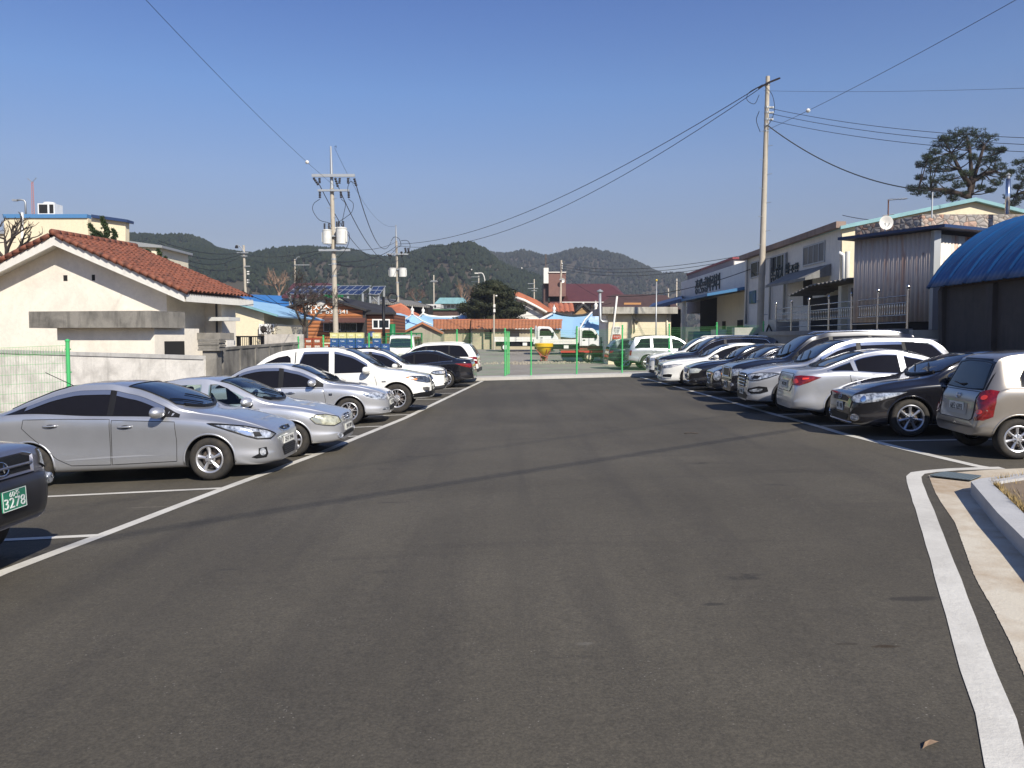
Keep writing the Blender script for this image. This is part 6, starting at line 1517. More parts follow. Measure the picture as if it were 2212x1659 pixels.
pane3(r_, 'awning', wave_mat('brown_corrugated_awning', (.13, .06, .05), (.05, .025, .02), 3, 'X', .6), q, .06)
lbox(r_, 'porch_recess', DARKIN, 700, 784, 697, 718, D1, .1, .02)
for (a, b) in ((700.5, 712), (713, 722), (736, 746), (747, 757), (758, 770)): lwin(r_, a, b, 698.5, 715, D1 - .03, GALV, 0, fw=.04)
for (u, t_, w_) in ((664, '백', 1.1), (686, '진', 1.1), (705, '수', 1.2)):
    p = P(u, 669.5, D1 - .06) - o; text_obj(t_, .72, WTXT, r_, frame(p, (1, 0, 0), (0, -1, 0)), 'lettering', fit=w_ * .6, depth=.02)
p = P(728, 673.8, D1 - .06) - o; text_obj('53 3341', .42, WTXT, r_, frame(p, (1, 0, 0), (0, -1, 0)), 'lettering', fit=1.55, depth=.02)
p = P(693, 651, D1 - .04) - o; MB().lathe([(.36, 0), (.36, -.04), (.0005, -.04)], p, 'y', 20).build('round_sign', mat('faded_white', (.6, .58, .55), rough=.7, var=.5, scale=5), r_)
# solar array
sa = thing('solar_array', 'two-row array of dark blue solar panels on steel posts above the cabin', 'solar panel array', P(725, 640, 72)); o = sa.location
CELL = mat('solar_cell', (.012, .018, .05), rough=.15, coat=.6, spec=.6)
bl, br, tr_, tl = P(619, 635, 71), P(800, 636, 71), P(825 - 8, 617, 73.5), P(642, 618, 73.5)
for (A, B, Cc, Dd, nc) in ((bl, br - Vector((.9, 0, 0)), P(802, 617, 73.5), tl, 10), (P(796, 635.5, 71), P(819, 636.5, 71), P(833, 618, 73.5), P(806, 618.5, 73.5), 2)):
    for i in range(nc):
        for j in range(2):
            f = lambda s, t: A.lerp(B, s).lerp(Dd.lerp(Cc, s), t)
            e = .04 / nc * 2; s0, s1 = i / nc + e * .6, (i + 1) / nc - e * .6; t0, t1 = j / 2 + .02, (j + 1) / 2 - .02
            p = [f(s0, t0) - o, f(s1, t0) - o, f(s1, t1) - o, f(s0, t1) - o]
            MB().add(p + [v - Vector((0, 0, .05)) for v in p], [(0, 1, 2, 3), (7, 6, 5, 4), (0, 4, 5, 1), (1, 5, 6, 2), (2, 6, 7, 3), (3, 7, 4, 0)]).build('solar_panel', CELL, sa)
    mb = MB()
    for t in (0, .5, 1): mb.tube([f(0, t) - o - Vector((0, 0, .01)), f(1, t) - o - Vector((0, 0, .01))], .035, 4)
    for i in range(nc + 1): mb.tube([f(i / nc, 0) - o - Vector((0, 0, .01)), f(i / nc, 1) - o - Vector((0, 0, .01))], .030, 4)
    mb.build('panel_frame', GALV, sa)
for (u, d) in ((627, 71.2), (660, 71.2), (690, 71.2), (752, 71.2), (784, 71.2), (800, 71.2), (818, 71.2), (800, 73), (830, 73)):
    MB().box(tuple(P(u, 680, d) - o - Vector((.07, .07, 0))), tuple(P(u, 634 if d < 72 else 622, d) - o + Vector((.07, .07, 0)))).build('support_post', GALV, sa)
MB().tube([P(800, 655, 71.2) - o, P(818, 637, 71.2) - o], .05, 4).build('brace', GALV, sa); MB().tube([P(818, 655, 71.2) - o, P(801, 637, 71.2) - o], .05, 4).build('brace', GALV, sa)
r_ = bld('red_roof_building', 'building with a dull red roof and green gable edge behind the solar panels', 'building', 84, 670, z=0)
pane3(r_, 'roof', BRROOF, [P(608, 640, 82), P(735, 640, 82), P(718, 611.5, 88), P(634, 611.5, 88)], .2); gable_prism(r_, 'gable_edge', DGREEN, [(718, 610), (738, 620), (737, 623), (717, 613)], 82, 84)
lbox(r_, 'wall', CREAM2, 612, 735, 640, None, 83, 6); lbox(r_, 'green_fascia', DGREEN, 700, 742, 636, 643, 76, .2)
# ------------------------------------------------------------------ low roofs and sheds
r_ = bld('grey_roof_shed', 'long low shed with grey corrugated roof right of the solar panels', 'shed', 95, 880, z=0)
pane3(r_, 'roof', wave_mat('grey_asbestos_roof', (.22, .21, .19), (.12, .115, .10), 1.5, 'X', .8), [P(800, 651, 92), P(928, 661, 92), P(900, 650, 100), P(806, 643, 100)], .2)
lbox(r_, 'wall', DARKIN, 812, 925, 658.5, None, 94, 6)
for u in (850, 866, 884): lbox(r_, 'post', PVC, u, u + 2, 663, 685, 93.8, .2)
r_ = bld('green_edge_building', 'long low brown building with green roof edge behind the blue curved roofs', 'building', 100, 950, z=0)
lbox(r_, 'wall', BRROOF2, 872, 988, 669.5, None, 100, 6); lbox(r_, 'roof_edge', mat('dull_green_trim', (.06, .14, .08), rough=.6), 866, 990, 667, 670, 99.8, 7)
for (u0, u1, v0, v1, m_, nm, lb) in ((892, 952, 657, 670, GREYW, 'white_low_building', 'row of white sheds and pale cladding left of the round evergreen tree'), ):
    r_ = bld(nm, lb, 'building', 112, 915, z=0); lbox(r_, 'wall', m_, u0, u1, v0, None, 112, 5)
    for u in (898, 910, 922, 938): lwin(r_, u, u + 5, 659.5, 665.5, 112, PVC, 0)
    lbox(r_, 'water_tank', mat('blue_tank', (.05, .2, .45), rough=.5), 901, 909, 651, 657, 113, 1)
r_ = bld('teal_roof_house', 'small house with pale teal roof beside the round evergreen tree', 'house', 118, 968, z=0)
gable_prism(r_, 'roof', TEAL, [(938, 656), (950, 643), (1000, 643), (1004, 656)], 117, 124); lbox(r_, 'wall', GREYW, 942, 1002, 655.5, None, 118, 6)
lwin(r_, 966, 982, 658, 665, 118, PVC, 1)
# curved blue roofs with white ridges
def hanok(label, u, d, peaks, eave_v, ridge=None, roofpoly=None, name='blue_roof_house', depth=7, apex_drop=0):
    r_ = bld(name, label, 'house', d, u, z=ZG(P(u, 728, d).x, d)); return r_
def swoop(r_, name, m, top, bot, d0, d1, th=.25):
    """roof slope: top and bot are lists of (u, v) left to right; top at distance d1, bot at distance d0"""
    o = r_.location; n = len(top); vs = [P(u, v, d1) - o for u, v in top] + [P(u, v, d0) - o for u, v in bot]
    vs += [v - Vector((0, 0, th)) for v in vs]
    fs = [(i, i + 1, n + i + 1, n + i) for i in range(n - 1)] + [(2 * n + i + 1, 2 * n + i, 3 * n + i, 3 * n + i + 1) for i in range(n - 1)]
    fs += [(n + i, n + i + 1, 3 * n + i + 1, 3 * n + i) for i in range(n - 1)] + [(0, n, 3 * n, 2 * n), (n - 1, 3 * n - 1, 4 * n - 1, 2 * n - 1)]
    return MB().add(vs, fs).build(name, m, r_, smooth=False)
def ridge(r_, pts, d, rr_=.10, m=None, name='ridge'):
    o = r_.location; dd = d if isinstance(d, (list, tuple)) else [d] * len(pts)
    return MB().tube([P(u, v, q) - o for (u, v), q in zip(pts, dd)], rr_ * .62, 6).build(name, m or TRIMW, r_, smooth=True)
def finial(r_, u, v, d, h=.9):
    h *= .62; p = P(u, v, d) - r_.location; MB().lathe([(.16, 0), (.16, .12 * h), (.1, .2 * h), (.19, .42 * h), (.17, .6 * h), (.05, .75 * h), (.04, .9 * h), (.0005, h)], p, 'z', 10).build('finial', TRIMW, r_, smooth=True)
r_ = bld('blue_roof_house', 'sky blue curved roof with white gable ridges left of centre behind the fence', 'house', 84, 900)
swoop(r_, 'roof', LBLUE, [(886, 681), (892, 679), (905, 684), (920, 688)], [(840, 708), (870, 711), (925, 712), (955, 708)], 82, 84)
ridge(r_, [(838, 708), (856, 700), (873, 691), (885, 683), (890.5, 678)], 82); ridge(r_, [(890.5, 678), (900, 685), (912, 693), (934, 702)], 82)
lbox(r_, 'wall', GREYW, 848, 950, 709, None, 83, 5); finial(r_, 890.5, 678, 82, 1.3)
r_ = bld('blue_roof_house', 'sky blue roof with two pointed finials just left of the round evergreen tree', 'house', 90, 968)
swoop(r_, 'roof', LBLUE, [(913, 680), (935, 685), (975, 686), (1012, 678)], [(903, 694), (940, 695), (985, 695), (1024, 693)], 88, 91)
ridge(r_, [(912, 678), (925, 683), (950, 686), (990, 685), (1006, 680), (1013, 675)], 91.2, .3); ridge(r_, [(1013, 675), (1018, 684), (1025, 693)], [91, 89.5, 88], .16); ridge(r_, [(912, 678), (904, 686), (895, 694)], [91, 89.5, 88], .16)
finial(r_, 914, 679, 91, 1.4); finial(r_, 1013, 676, 91, 1.6); lbox(r_, 'wall', GREYW, 922, 1020, 693, None, 89, 4)
r_ = bld('red_blue_roof_house', 'bright red tiled hip roof with blue eaves behind the second pole', 'house', 88, 835)
swoop(r_, 'roof', TILE2, [(840, 663), (866, 659), (876, 664), (903, 680)], [(846, 675), (862, 677), (884, 683), (905, 684)], 87, 90)
ridge(r_, [(838, 664), (850, 662), (866, 658), (874, 663), (888, 674), (905, 682)], 90, .3, TILE2); swoop(r_, 'blue_eave', LBLUE, [(850, 676), (866, 677), (884, 683)], [(850, 692), (872, 693), (888, 688)], 85, 87)
r_ = bld('blue_roof_house', 'large sky blue curved hanok roof with white ridges behind the parked trucks', 'house', 82, 1240)
swoop(r_, 'roof', LBLUE, [(1196, 675), (1215, 680), (1240, 682), (1265, 680), (1285, 674)], [(1155, 712), (1190, 720), (1235, 724), (1262, 722), (1262, 722)], 78, 84)
swoop(r_, 'roof', LBLUE, [(1280, 676), (1286, 671), (1300, 680), (1311, 688)], [(1262, 712), (1275, 722), (1300, 722), (1311, 722)], 78.5, 81)
swoop(r_, 'upper_eave', mat('pale_blue_gable', (.42, .58, .75), rough=.6), [(1276, 683), (1287, 675), (1303, 684), (1309, 690)], [(1272, 690), (1285, 690), (1300, 690), (1310, 691)], 78, 78.6)
ridge(r_, [(1194, 672), (1205, 677), (1230, 682), (1258, 681), (1275, 676), (1286, 668)], 83.6, .2, CHAR); ridge(r_, [(1196, 676), (1180, 684), (1160, 694), (1140, 700)], [83, 81, 79.5, 78], .2)
ridge(r_, [(1287, 669), (1276, 677), (1264, 690), (1256, 704), (1246, 717)], [79.5, 79, 78.6, 78.2, 78], .13); ridge(r_, [(1287, 669), (1300, 678), (1312, 687)], 78.4, .13)
finial(r_, 1197, 675, 82.5, 1.3); finial(r_, 1287, 670, 79, 1.5); lbox(r_, 'wall', CREAM2, 1160, 1311, 721, None, 80, 4)
# orange tiled sheds
def tshed(label, u0, u1, vr, ve, d, dr, wallm, opens, name='tiled_shed', m=None, zb=None):
    uu = (u0 + u1) / 2; r_ = bld(name, label, 'shed', d, uu)
    tiled(r_, 'roof', m or TILE3, P(u0, vr, dr), P(u1, vr, dr), P(u1 - 1, ve, d - .5), P(u0 - 1, ve, d - .5), pitch=.3, row=.6, amp=.05)
    ridge(r_, [(u0 - 1, vr - 1), (u1 + 1, vr - 1)], dr, .14, TILE2)
    lbox(r_, 'wall', wallm, u0 + 2, u1 - 3, ve - 1, None, d, dr - d)
    for (a, b, c, e, nm) in opens:
        lbox(r_, nm, DARKIN if nm == 'doorway' else WINDOW, a, b, c, e, d, .05, .03)
    return r_
PATCH = plaster('patched_yellow_grey_wall', (.46, .40, .27), (.22, .20, .16), .85, .5, 8, False)
tshed('long low shed with ribbed orange tile roof and patched yellow walls behind the fence', 1018, 1214, 692, 712, 74, 79, PATCH, [(1047, 1060, 713, 733, 'window'), (1058, 1062, 713, 757, 'doorway'), (1101, 1122, 714, 730, 'window'), (1157, 1172, 713, 732, 'window')])
r2 = tshed('smaller orange tiled shed left of the long ribbed shed', 936, 1016, 692, 713, 76, 80, PATCH, [(1004, 1012, 716, 722, 'window')])
gr_ = bld('gable_shed', 'weathered grey gabled shed with old tile edges left of the orange sheds', 'shed', 72, 912)
gable_prism(gr_, 'wall', plaster('grey_cracked_wall', (.38, .35, .27), (.20, .18, .14), .8, .7, 8), [(868, 720), (912, 698), (952, 717), (952, 770), (868, 770)], 72, 76)
for a, b in (((912, 696), (862, 721)), ((912, 696), (958, 718.5))):
    pane3(gr_, 'roof', TILE3, [P(*a, 71.7), P(*b, 71.7), P(b[0], b[1] - 1, 76.5), P(a[0], a[1] - 1, 76.5)], .14)
# white house with orange roof, and church
r_ = bld('white_orange_house', 'white two-storey house with orange tile roof right of the round evergreen tree', 'house', 104, 1150, z=0)
gable_prism(r_, 'wall', TRIMW, [(1113, 650), (1128, 646), (1147, 662), (1172, 672), (1172, 745), (1113, 745)], 104, 112)
lbox(r_, 'wing_wall', TRIMW, 1172, 1236, 672, None, 106, 6)
gable_prism(r_, 'roof', TILE2, [(1111, 630.5), (1121, 631), (1160, 648), (1197, 673), (1180, 674), (1158, 660), (1132, 647), (1112, 641)], 103.4, 110)
ridge(r_, [(1112, 642), (1132, 648.5), (1158, 662), (1181, 675)], 103.2, .3, TRIMW, 'eave_trim')
tiled(r_, 'wing_roof', TILE2, P(1184, 656, 110), P(1238, 656, 110), P(1241, 675, 105), P(1186, 675, 105), pitch=.6, row=1.2, amp=.1)
lwin(r_, 1136, 1143, 694, 704, 104, TRIMW, 0); lwin(r_, 1118, 1130, 692, 706, 104, TEAL, 2); lwin(r_, 1146, 1156, 690, 705, 104, PVC, 0); lwin(r_, 1154, 1158, 664, 668, 103.8, DARKIN, 0)
r_ = bld('brick_church', 'brown brick church with square tower, white pillar and dark metal roof', 'church', 140, 1260, z=0)
lbox(r_, 'main_wall', BRICK, 1176, 1356, 652, None, 142, 14); swoop(r_, 'roof', BRROOF, [(1186, 630), (1215, 613), (1315, 613), (1330, 618)], [(1188, 652), (1230, 651.5), (1310, 651.5), (1364, 651)], 140, 150, .5)
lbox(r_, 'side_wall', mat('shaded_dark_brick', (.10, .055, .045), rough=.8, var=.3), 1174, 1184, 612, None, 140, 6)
lbox(r_, 'tower', BRICK, 1185, 1222, 589, 640, 139, 6); lbox(r_, 'tower_cap', TRIMW, 1184.6, 1222.5, 587, 589, 138.8, 6.4)
lbox(r_, 'white_pillar', TRIMW, 1174.2, 1184.6, 578.5, 612, 139, 1.6); MB().box(tuple(P(1179, 578.6, 139.8) - r_.location - Vector((.1, .1, 0))), tuple(P(1179, 549, 139.8) - r_.location + Vector((.1, .1, 0)))).build('cross_upright', mat('dark_bronze', (.08, .06, .05), rough=.5), r_)
MB().box(tuple(P(1176.5, 559.5, 139.8) - r_.location), tuple(P(1181.8, 558, 139.6) - r_.location)).build('cross_bar', MATS['dark_bronze'], r_)
lbox(r_, 'eave', TRIMW, 1214, 1363, 651.8, 653.6, 139.6, .5)
for (a, b, c, e) in ((1224.5, 1233, 655, 661), (1246, 1251, 658, 690), (1268, 1273.5, 658, 690), (1279, 1284, 658, 690), (1299, 1305, 658, 690), (1225, 1233, 671, 676), (1340, 1346, 658, 676)): lwin(r_, a, b, c, e, 142, mat('dark_green_frame', (.03, .06, .05), rough=.5), 0, fw=.15)
for u in (1214, 1277.5, 1291): lbox(r_, 'downpipe', TRIMW, u, u + 1.6, 654, 700, 141.8, .2)
MB().lathe([(.0005, 0), (.28, -.06), (.42, -.16)], P(1215, 606, 138.4) - r_.location, 'y', 16).build('satellite_dish', TRIMW, r_)
r_ = bld('gold_gable_hall', 'small hall with yellow gable and black tiled roof edges below the church', 'building', 108, 1259, z=0)
gable_prism(r_, 'gable', mat('gold_gable', (.42, .26, .11), rough=.7, var=.2), [(1243, 678), (1259, 663), (1276, 677), (1276, 720), (1243, 720)], 108, 113); ridge(r_, [(1239, 676), (1248, 668), (1258, 658), (1261, 658), (1270, 667), (1280, 676)], 107.8, .32, CHAR, 'roof_edge')
finial(r_, 1259.5, 658, 107.8, .6); pane3(r_, 'roof', CHAR, [P(1259, 659, 108), P(1280, 676, 108), P(1280, 676, 113), P(1259, 659, 113)], .2)
r_ = bld('brown_roof_house', 'broad house with dark brown hipped roof left of the flagpole', 'house', 96, 1340, z=0)
swoop(r_, 'roof', BRROOF2, [(1322, 637), (1330, 636), (1400, 636), (1440, 638)], [(1286, 668), (1330, 668), (1400, 668), (1470, 668)], 92, 99, .3); lbox(r_, 'wall', CREAM2, 1292, 1460, 667, None, 93, 5)
MB().box(tuple(P(1348, 658, 70) - r_.location), tuple(P(1384, 654, 70.2) - r_.location)).build('timber_beam', mat('timber', (.45, .22, .08), rough=.7), r_)
# cream outbuilding with concrete slab roof
r_ = bld('flat_roof_store', 'cream outbuilding with stained concrete slab roof and long pipes, behind the silver off-roader', 'building', 52, 1380)
lbox(r_, 'wall', CREAM, 1314, 1449, 676, None, 52, 5); lbox(r_, 'roof_slab', plaster('stained_slab', (.46, .44, .38), (.17, .16, .13), .85, .8, 8), 1301, 1463.5, 663, 677.5, 51.4, 6.4)
lbox(r_, 'left_return', TRIMW, 1308, 1313.8, 677.6, None, 52.3, 4)
o = r_.location
for (pts, rr_, m_, nm) in (([(1296, 632), (1296.5, 690), (1301, 695), (1312, 695)], .085, GALV, 'flue_pipe'), ([(1333, 640), (1326, 700), (1312, 775)], .06, TRIMW, 'slanting_pipe'), ([(1365, 679), (1364.5, 720)], .04, CREAM2, 'wall_pipe'), ([(1371, 679), (1370.5, 718), (1374, 706)], .04, CREAM2, 'wall_pipe'), ([(1441, 678), (1441, 740)], .05, CREAM2, 'wall_pipe')):
    MB().tube([P(u, v, 51.3 if nm != 'wall_pipe' else 51.93) - o for u, v in pts], rr_, 8).build(nm, m_, r_, smooth=True)
MB().lathe([(.13, 0), (.2, .05), (.2, .1), (.0005, .22)], P(1296, 632, 51.3) - o, 'z', 12).build('flue_cowl', GALV, r_)
lbox(r_, 'vent_box', CHAR, 1368.5, 1380, 688.5, 694, 52, .1, .25)
nb = thing('notice_board', 'white notice board with rows of dark text and a red band on the cream outbuilding', 'sign', P(1332, 720, 51.9)); o = nb.location
MB().box(tuple(P(1323, 722, 51.95) - o), tuple(P(1341, 705.5, 51.9) - o)).build('board', WHITEP, nb); MB().box(tuple(P(1323, 732, 51.95) - o), tuple(P(1341, 723.5, 51.9) - o)).build('red_band', REDP, nb)
p = P(1332, 709, 51.88) - o; text_obj('마을회관 이용안내', .14, PLTXT, nb, frame(p, (1, 0, 0), (0, -1, 0)), fit=.44, depth=.003)
for i, tx in enumerate(('이용시간  09:00-18:00', '접수  사무실', '문의  이장')):
    p = P(1332, 713 + i * 3.0, 51.88) - o; text_obj(tx, .07, PLTXT, nb, frame(p, (1, 0, 0), (0, -1, 0)), fit=.36 - .06 * i, depth=.003)
p = P(1332, 727.7, 51.88) - o; text_obj('주차금지', .14, WTXT, nb, frame(p, (1, 0, 0), (0, -1, 0)), fit=.36, depth=.003)
fp = thing('flagpole', 'slim steel flagpole with a small gold knob in front of the cream outbuilding', 'flagpole', (P(1417, 728, 46).x, 46, ZG(7, 46))); h = wz(608, 46) - fp.location.z
MB().tube([(0, 0, 0), (0, 0, h)], .045, 8, r2=.03).build('pole', GALV, fp, smooth=True); MB().lathe([(.0005, h + .14), (.06, h + .1), (.07, h + .05), (.04, h)], (0, 0, 0), 'z', 10).build('knob', mat('gold_knob', (.7, .5, .1), rough=.3, metal=.6), fp, smooth=True)
# ------------------------------------------------------------------ yard: crates, van, trucks, hopper, trailer
CR = dict(red=mat('red_crate', (.30, .04, .02), rough=.5), blue=mat('blue_crate', (.01, .05, .24), rough=.5), yel=mat('pale_yellow_crate', (.62, .60, .28), rough=.5))
def crate(kind, label_txt, lab):
    t = thing('beverage_crate', lab, 'crate', group='stacked beverage crates'); m = CR[kind]; w_, d_, h_ = .44, .34, .30
    mb = MB(); th = .02
    for (a, b) in (((-w_ / 2, -d_ / 2, 0), (w_ / 2, -d_ / 2 + th, h_)), ((-w_ / 2, d_ / 2 - th, 0), (w_ / 2, d_ / 2, h_)), ((-w_ / 2, -d_ / 2 + th, 0), (-w_ / 2 + th, d_ / 2 - th, h_)), ((w_ / 2 - th, -d_ / 2 + th, 0), (w_ / 2, d_ / 2 - th, h_)), ((-w_ / 2 + th, -d_ / 2 + th, 0), (w_ / 2 - th, d_ / 2 - th, th))): mb.box(a, b)
    for x in (-.2, -.07, .07, .2): mb.box((x - .012, -d_ / 2 - .012, .01), (x + .012, -d_ / 2 - .001, h_ - .02))
    mb.box((-w_ / 2 - .008, -d_ / 2 - .014, h_ - .035), (w_ / 2 + .008, d_ / 2 + .008, h_ + .004)); mb.build('shell', m, t)
    lb_ = MB().box((-.13, -d_ / 2 - .022, .09), (.13, -d_ / 2 - .013, .21)).build('label_panel', m if kind == 'blue' else (PLATE if kind == 'red' else m), t)
    text_obj(label_txt, .13, WTXT if kind != 'red' else CR['red'], lb_, frame((0, -d_ / 2 - .024, .15), (1, 0, 0), (0, -1, 0)), fit=.2, depth=.002)
    return t
def dup(r, loc, rz=0):
    c = r.copy(); col.objects.link(c); c.location = loc; c.rotation_euler = (0, 0, rz)
    for ch in r.children:
        k = ch.copy(); col.objects.link(k); k.parent = c
        for g in ch.children: g2 = g.copy(); col.objects.link(g2); g2.parent = k
    return c
cp = dict(red=crate('red', 'HITE', 'red beverage crate in the left part of the stacks behind the fence'), blue=crate('blue', 'Cass', 'blue beverage crate in the right part of the stacks behind the fence'), yel=crate('yel', 'CASS', 'pale yellow beverage crate on top of the blue stacks'))
used = set(); zb0 = ZG(-10, 46)
ORD = ['lowest', 'second', 'third', 'fourth', 'fifth', 'sixth', 'seventh', 'topmost']; STK = ['first', 'second', 'third', 'fourth', 'fifth', 'sixth', 'seventh', 'eighth', 'ninth', 'tenth', 'eleventh']
def pc(kind, x, k, st=0):
    loc = (x, 46 + .03 * math.sin(x * 7), zb0 + .305 * k)
    if kind not in used: cp[kind].location = loc; used.add(kind); o_ = cp[kind]
    else: o_ = dup(cp[kind], loc, R(2.5 * math.sin(x * 5 + k)))
    o_['label'] = '%s beverage crate, %s from the bottom of the %s stack from left' % ({'red': 'red', 'blue': 'blue', 'yel': 'pale yellow'}[kind], ORD[k], STK[st]) if kind != 'yel' else 'pale yellow beverage crate on top of the %s stack from left' % STK[st]
x = P(668, 728, 46).x
for c_ in range(3):
    for k in range(7 if c_ < 2 else 6): pc('red', x, k, c_)
    x += .47
for c_ in range(7):
    for k in range(7 if c_ not in (4, 6) else 6): pc('blue', x, k, c_ + 3)
    if c_ not in (4, 6): pc('yel', x, 7, c_ + 3)
    x += .47
# white van seen from behind
def white_van():
    L, W, H = 4.6, 1.75, 1.97
    S = dict(L=L, W=W, H=H, paint='white', tyre=.32, rim=.2, fo=1.1, wb=2.5, cowl=.45, wtop=1.1, rtop=4.15, rbot=4.5, tall=True, aisle='rear', roofw=.82, kr=.92, Lr=.3, kf=.8, Lf=.5, nose_z=.3, sill=.28, tail_z=.35, res=.9,
             top=[(0, .6), (.012, .8), (.05, 1.0), (.25, 1.12), (.45, 1.2), (.8, 1.65), (1.1, 1.86), (1.6, 1.96), (3, 1.97), (4.0, 1.95), (4.3, 1.86), (4.42, 1.5), (4.5, 1.15), (4.55, 1.0), (4.59, .7), (4.6, .5)],
             belt=[(0, .55), (.05, .9), (.3, 1.0), (1, 1.08), (3.5, 1.1), (4.3, 1.1), (4.55, .9), (4.6, .46)])
    c = Car('parked_van', 'small white van with a dark rear window between the crates and the orange sheds', 'van', S)
    c.greenhouse(dict(a0=.6, e=4.2, et=4.1, bp=[(1.7, 1.8), (3.0, 3.1)], tri=.1, frame=False, rearglass=(1.2, 1.72, .72, .64)))
    c.wheels('steel')
    c.syz('tail_light', [(.05, .78, 1.0), (.05, .78, .7), (.12, .86, .7), (.12, .86, 1.0)], RED, end='rear', ang=45, off=.012)
    MB().tube([(-L / 2 - .02, -.05, 1.17), (-L / 2 + .01, .3, 1.22)], .012, 4).build('rear_wiper', BLK, c.root); c.plate('85더 2204', .75, 'rear', w=.335, h=.17)
    p = P(869, 728, 51); M = Matrix.Rotation(R(88), 4, 'Z'); M.translation = Vector((p.x, 53.2, ZG(p.x, 53.2) + .05)); c.root.matrix_world = M
white_van()
r_ = thing('steel_gate', 'tall dark green barred steel gate behind the white van', 'gate', (P(870, 728, 56).x, 56, 0)); o = r_.location; mb = MB()
for u in (834, 868, 900, 911): mb.tube([P(u, 765, 56) - o, P(u, 719, 56) - o], .06, 6)
for v in (720, 727, 755): mb.tube([P(834, v, 56) - o, P(911, v, 56) - o], .045, 6)
mb.build('gate_frame', DGREEN, r_); mb = MB()
for u in range(838, 911, 3): mb.tube([P(u, 760, 56) - o, P(u, 721, 56) - o], .015, 4)
mb.build('bars', DGREEN, r_)
r_ = thing('convex_mirror', 'round traffic mirror on a post left of the white van', 'traffic mirror', (P(813, 728, 50).x, 50, ZG(-8, 50))); h = wz(722, 50) - r_.location.z
MB().tube([(0, 0, 0), (0, 0, h)], .04, 6).build('post', GALV, r_); MB().lathe([(.0005, -.06), (.2, -.03), (.32, .02), (.33, .05)], (-.28, 0, h - .15), 'y', 20).build('mirror', STEEL, r_, smooth=True)
r_ = thing('clutter_heap', 'heap of discarded machinery and cages beside the crates', 'scrap heap', (P(795, 728, 47).x, 47, ZG(-8, 47))); rr = random.Random(4)
for i in range(9):
    x, z = rr.uniform(-.9, .9), rr.uniform(.1, 1.5); MB().tube([(x, rr.uniform(-.3, .3), z), (x + rr.uniform(-.5, .5), 0, z + rr.uniform(.1, .6)), (x + rr.uniform(-.3, .4), .1, z + .5)], rr.uniform(.04, .12), 6).build('scrap_piece', rr.choice([RUST, GALV, DGREEN, BLK, YELLOW]), r_)
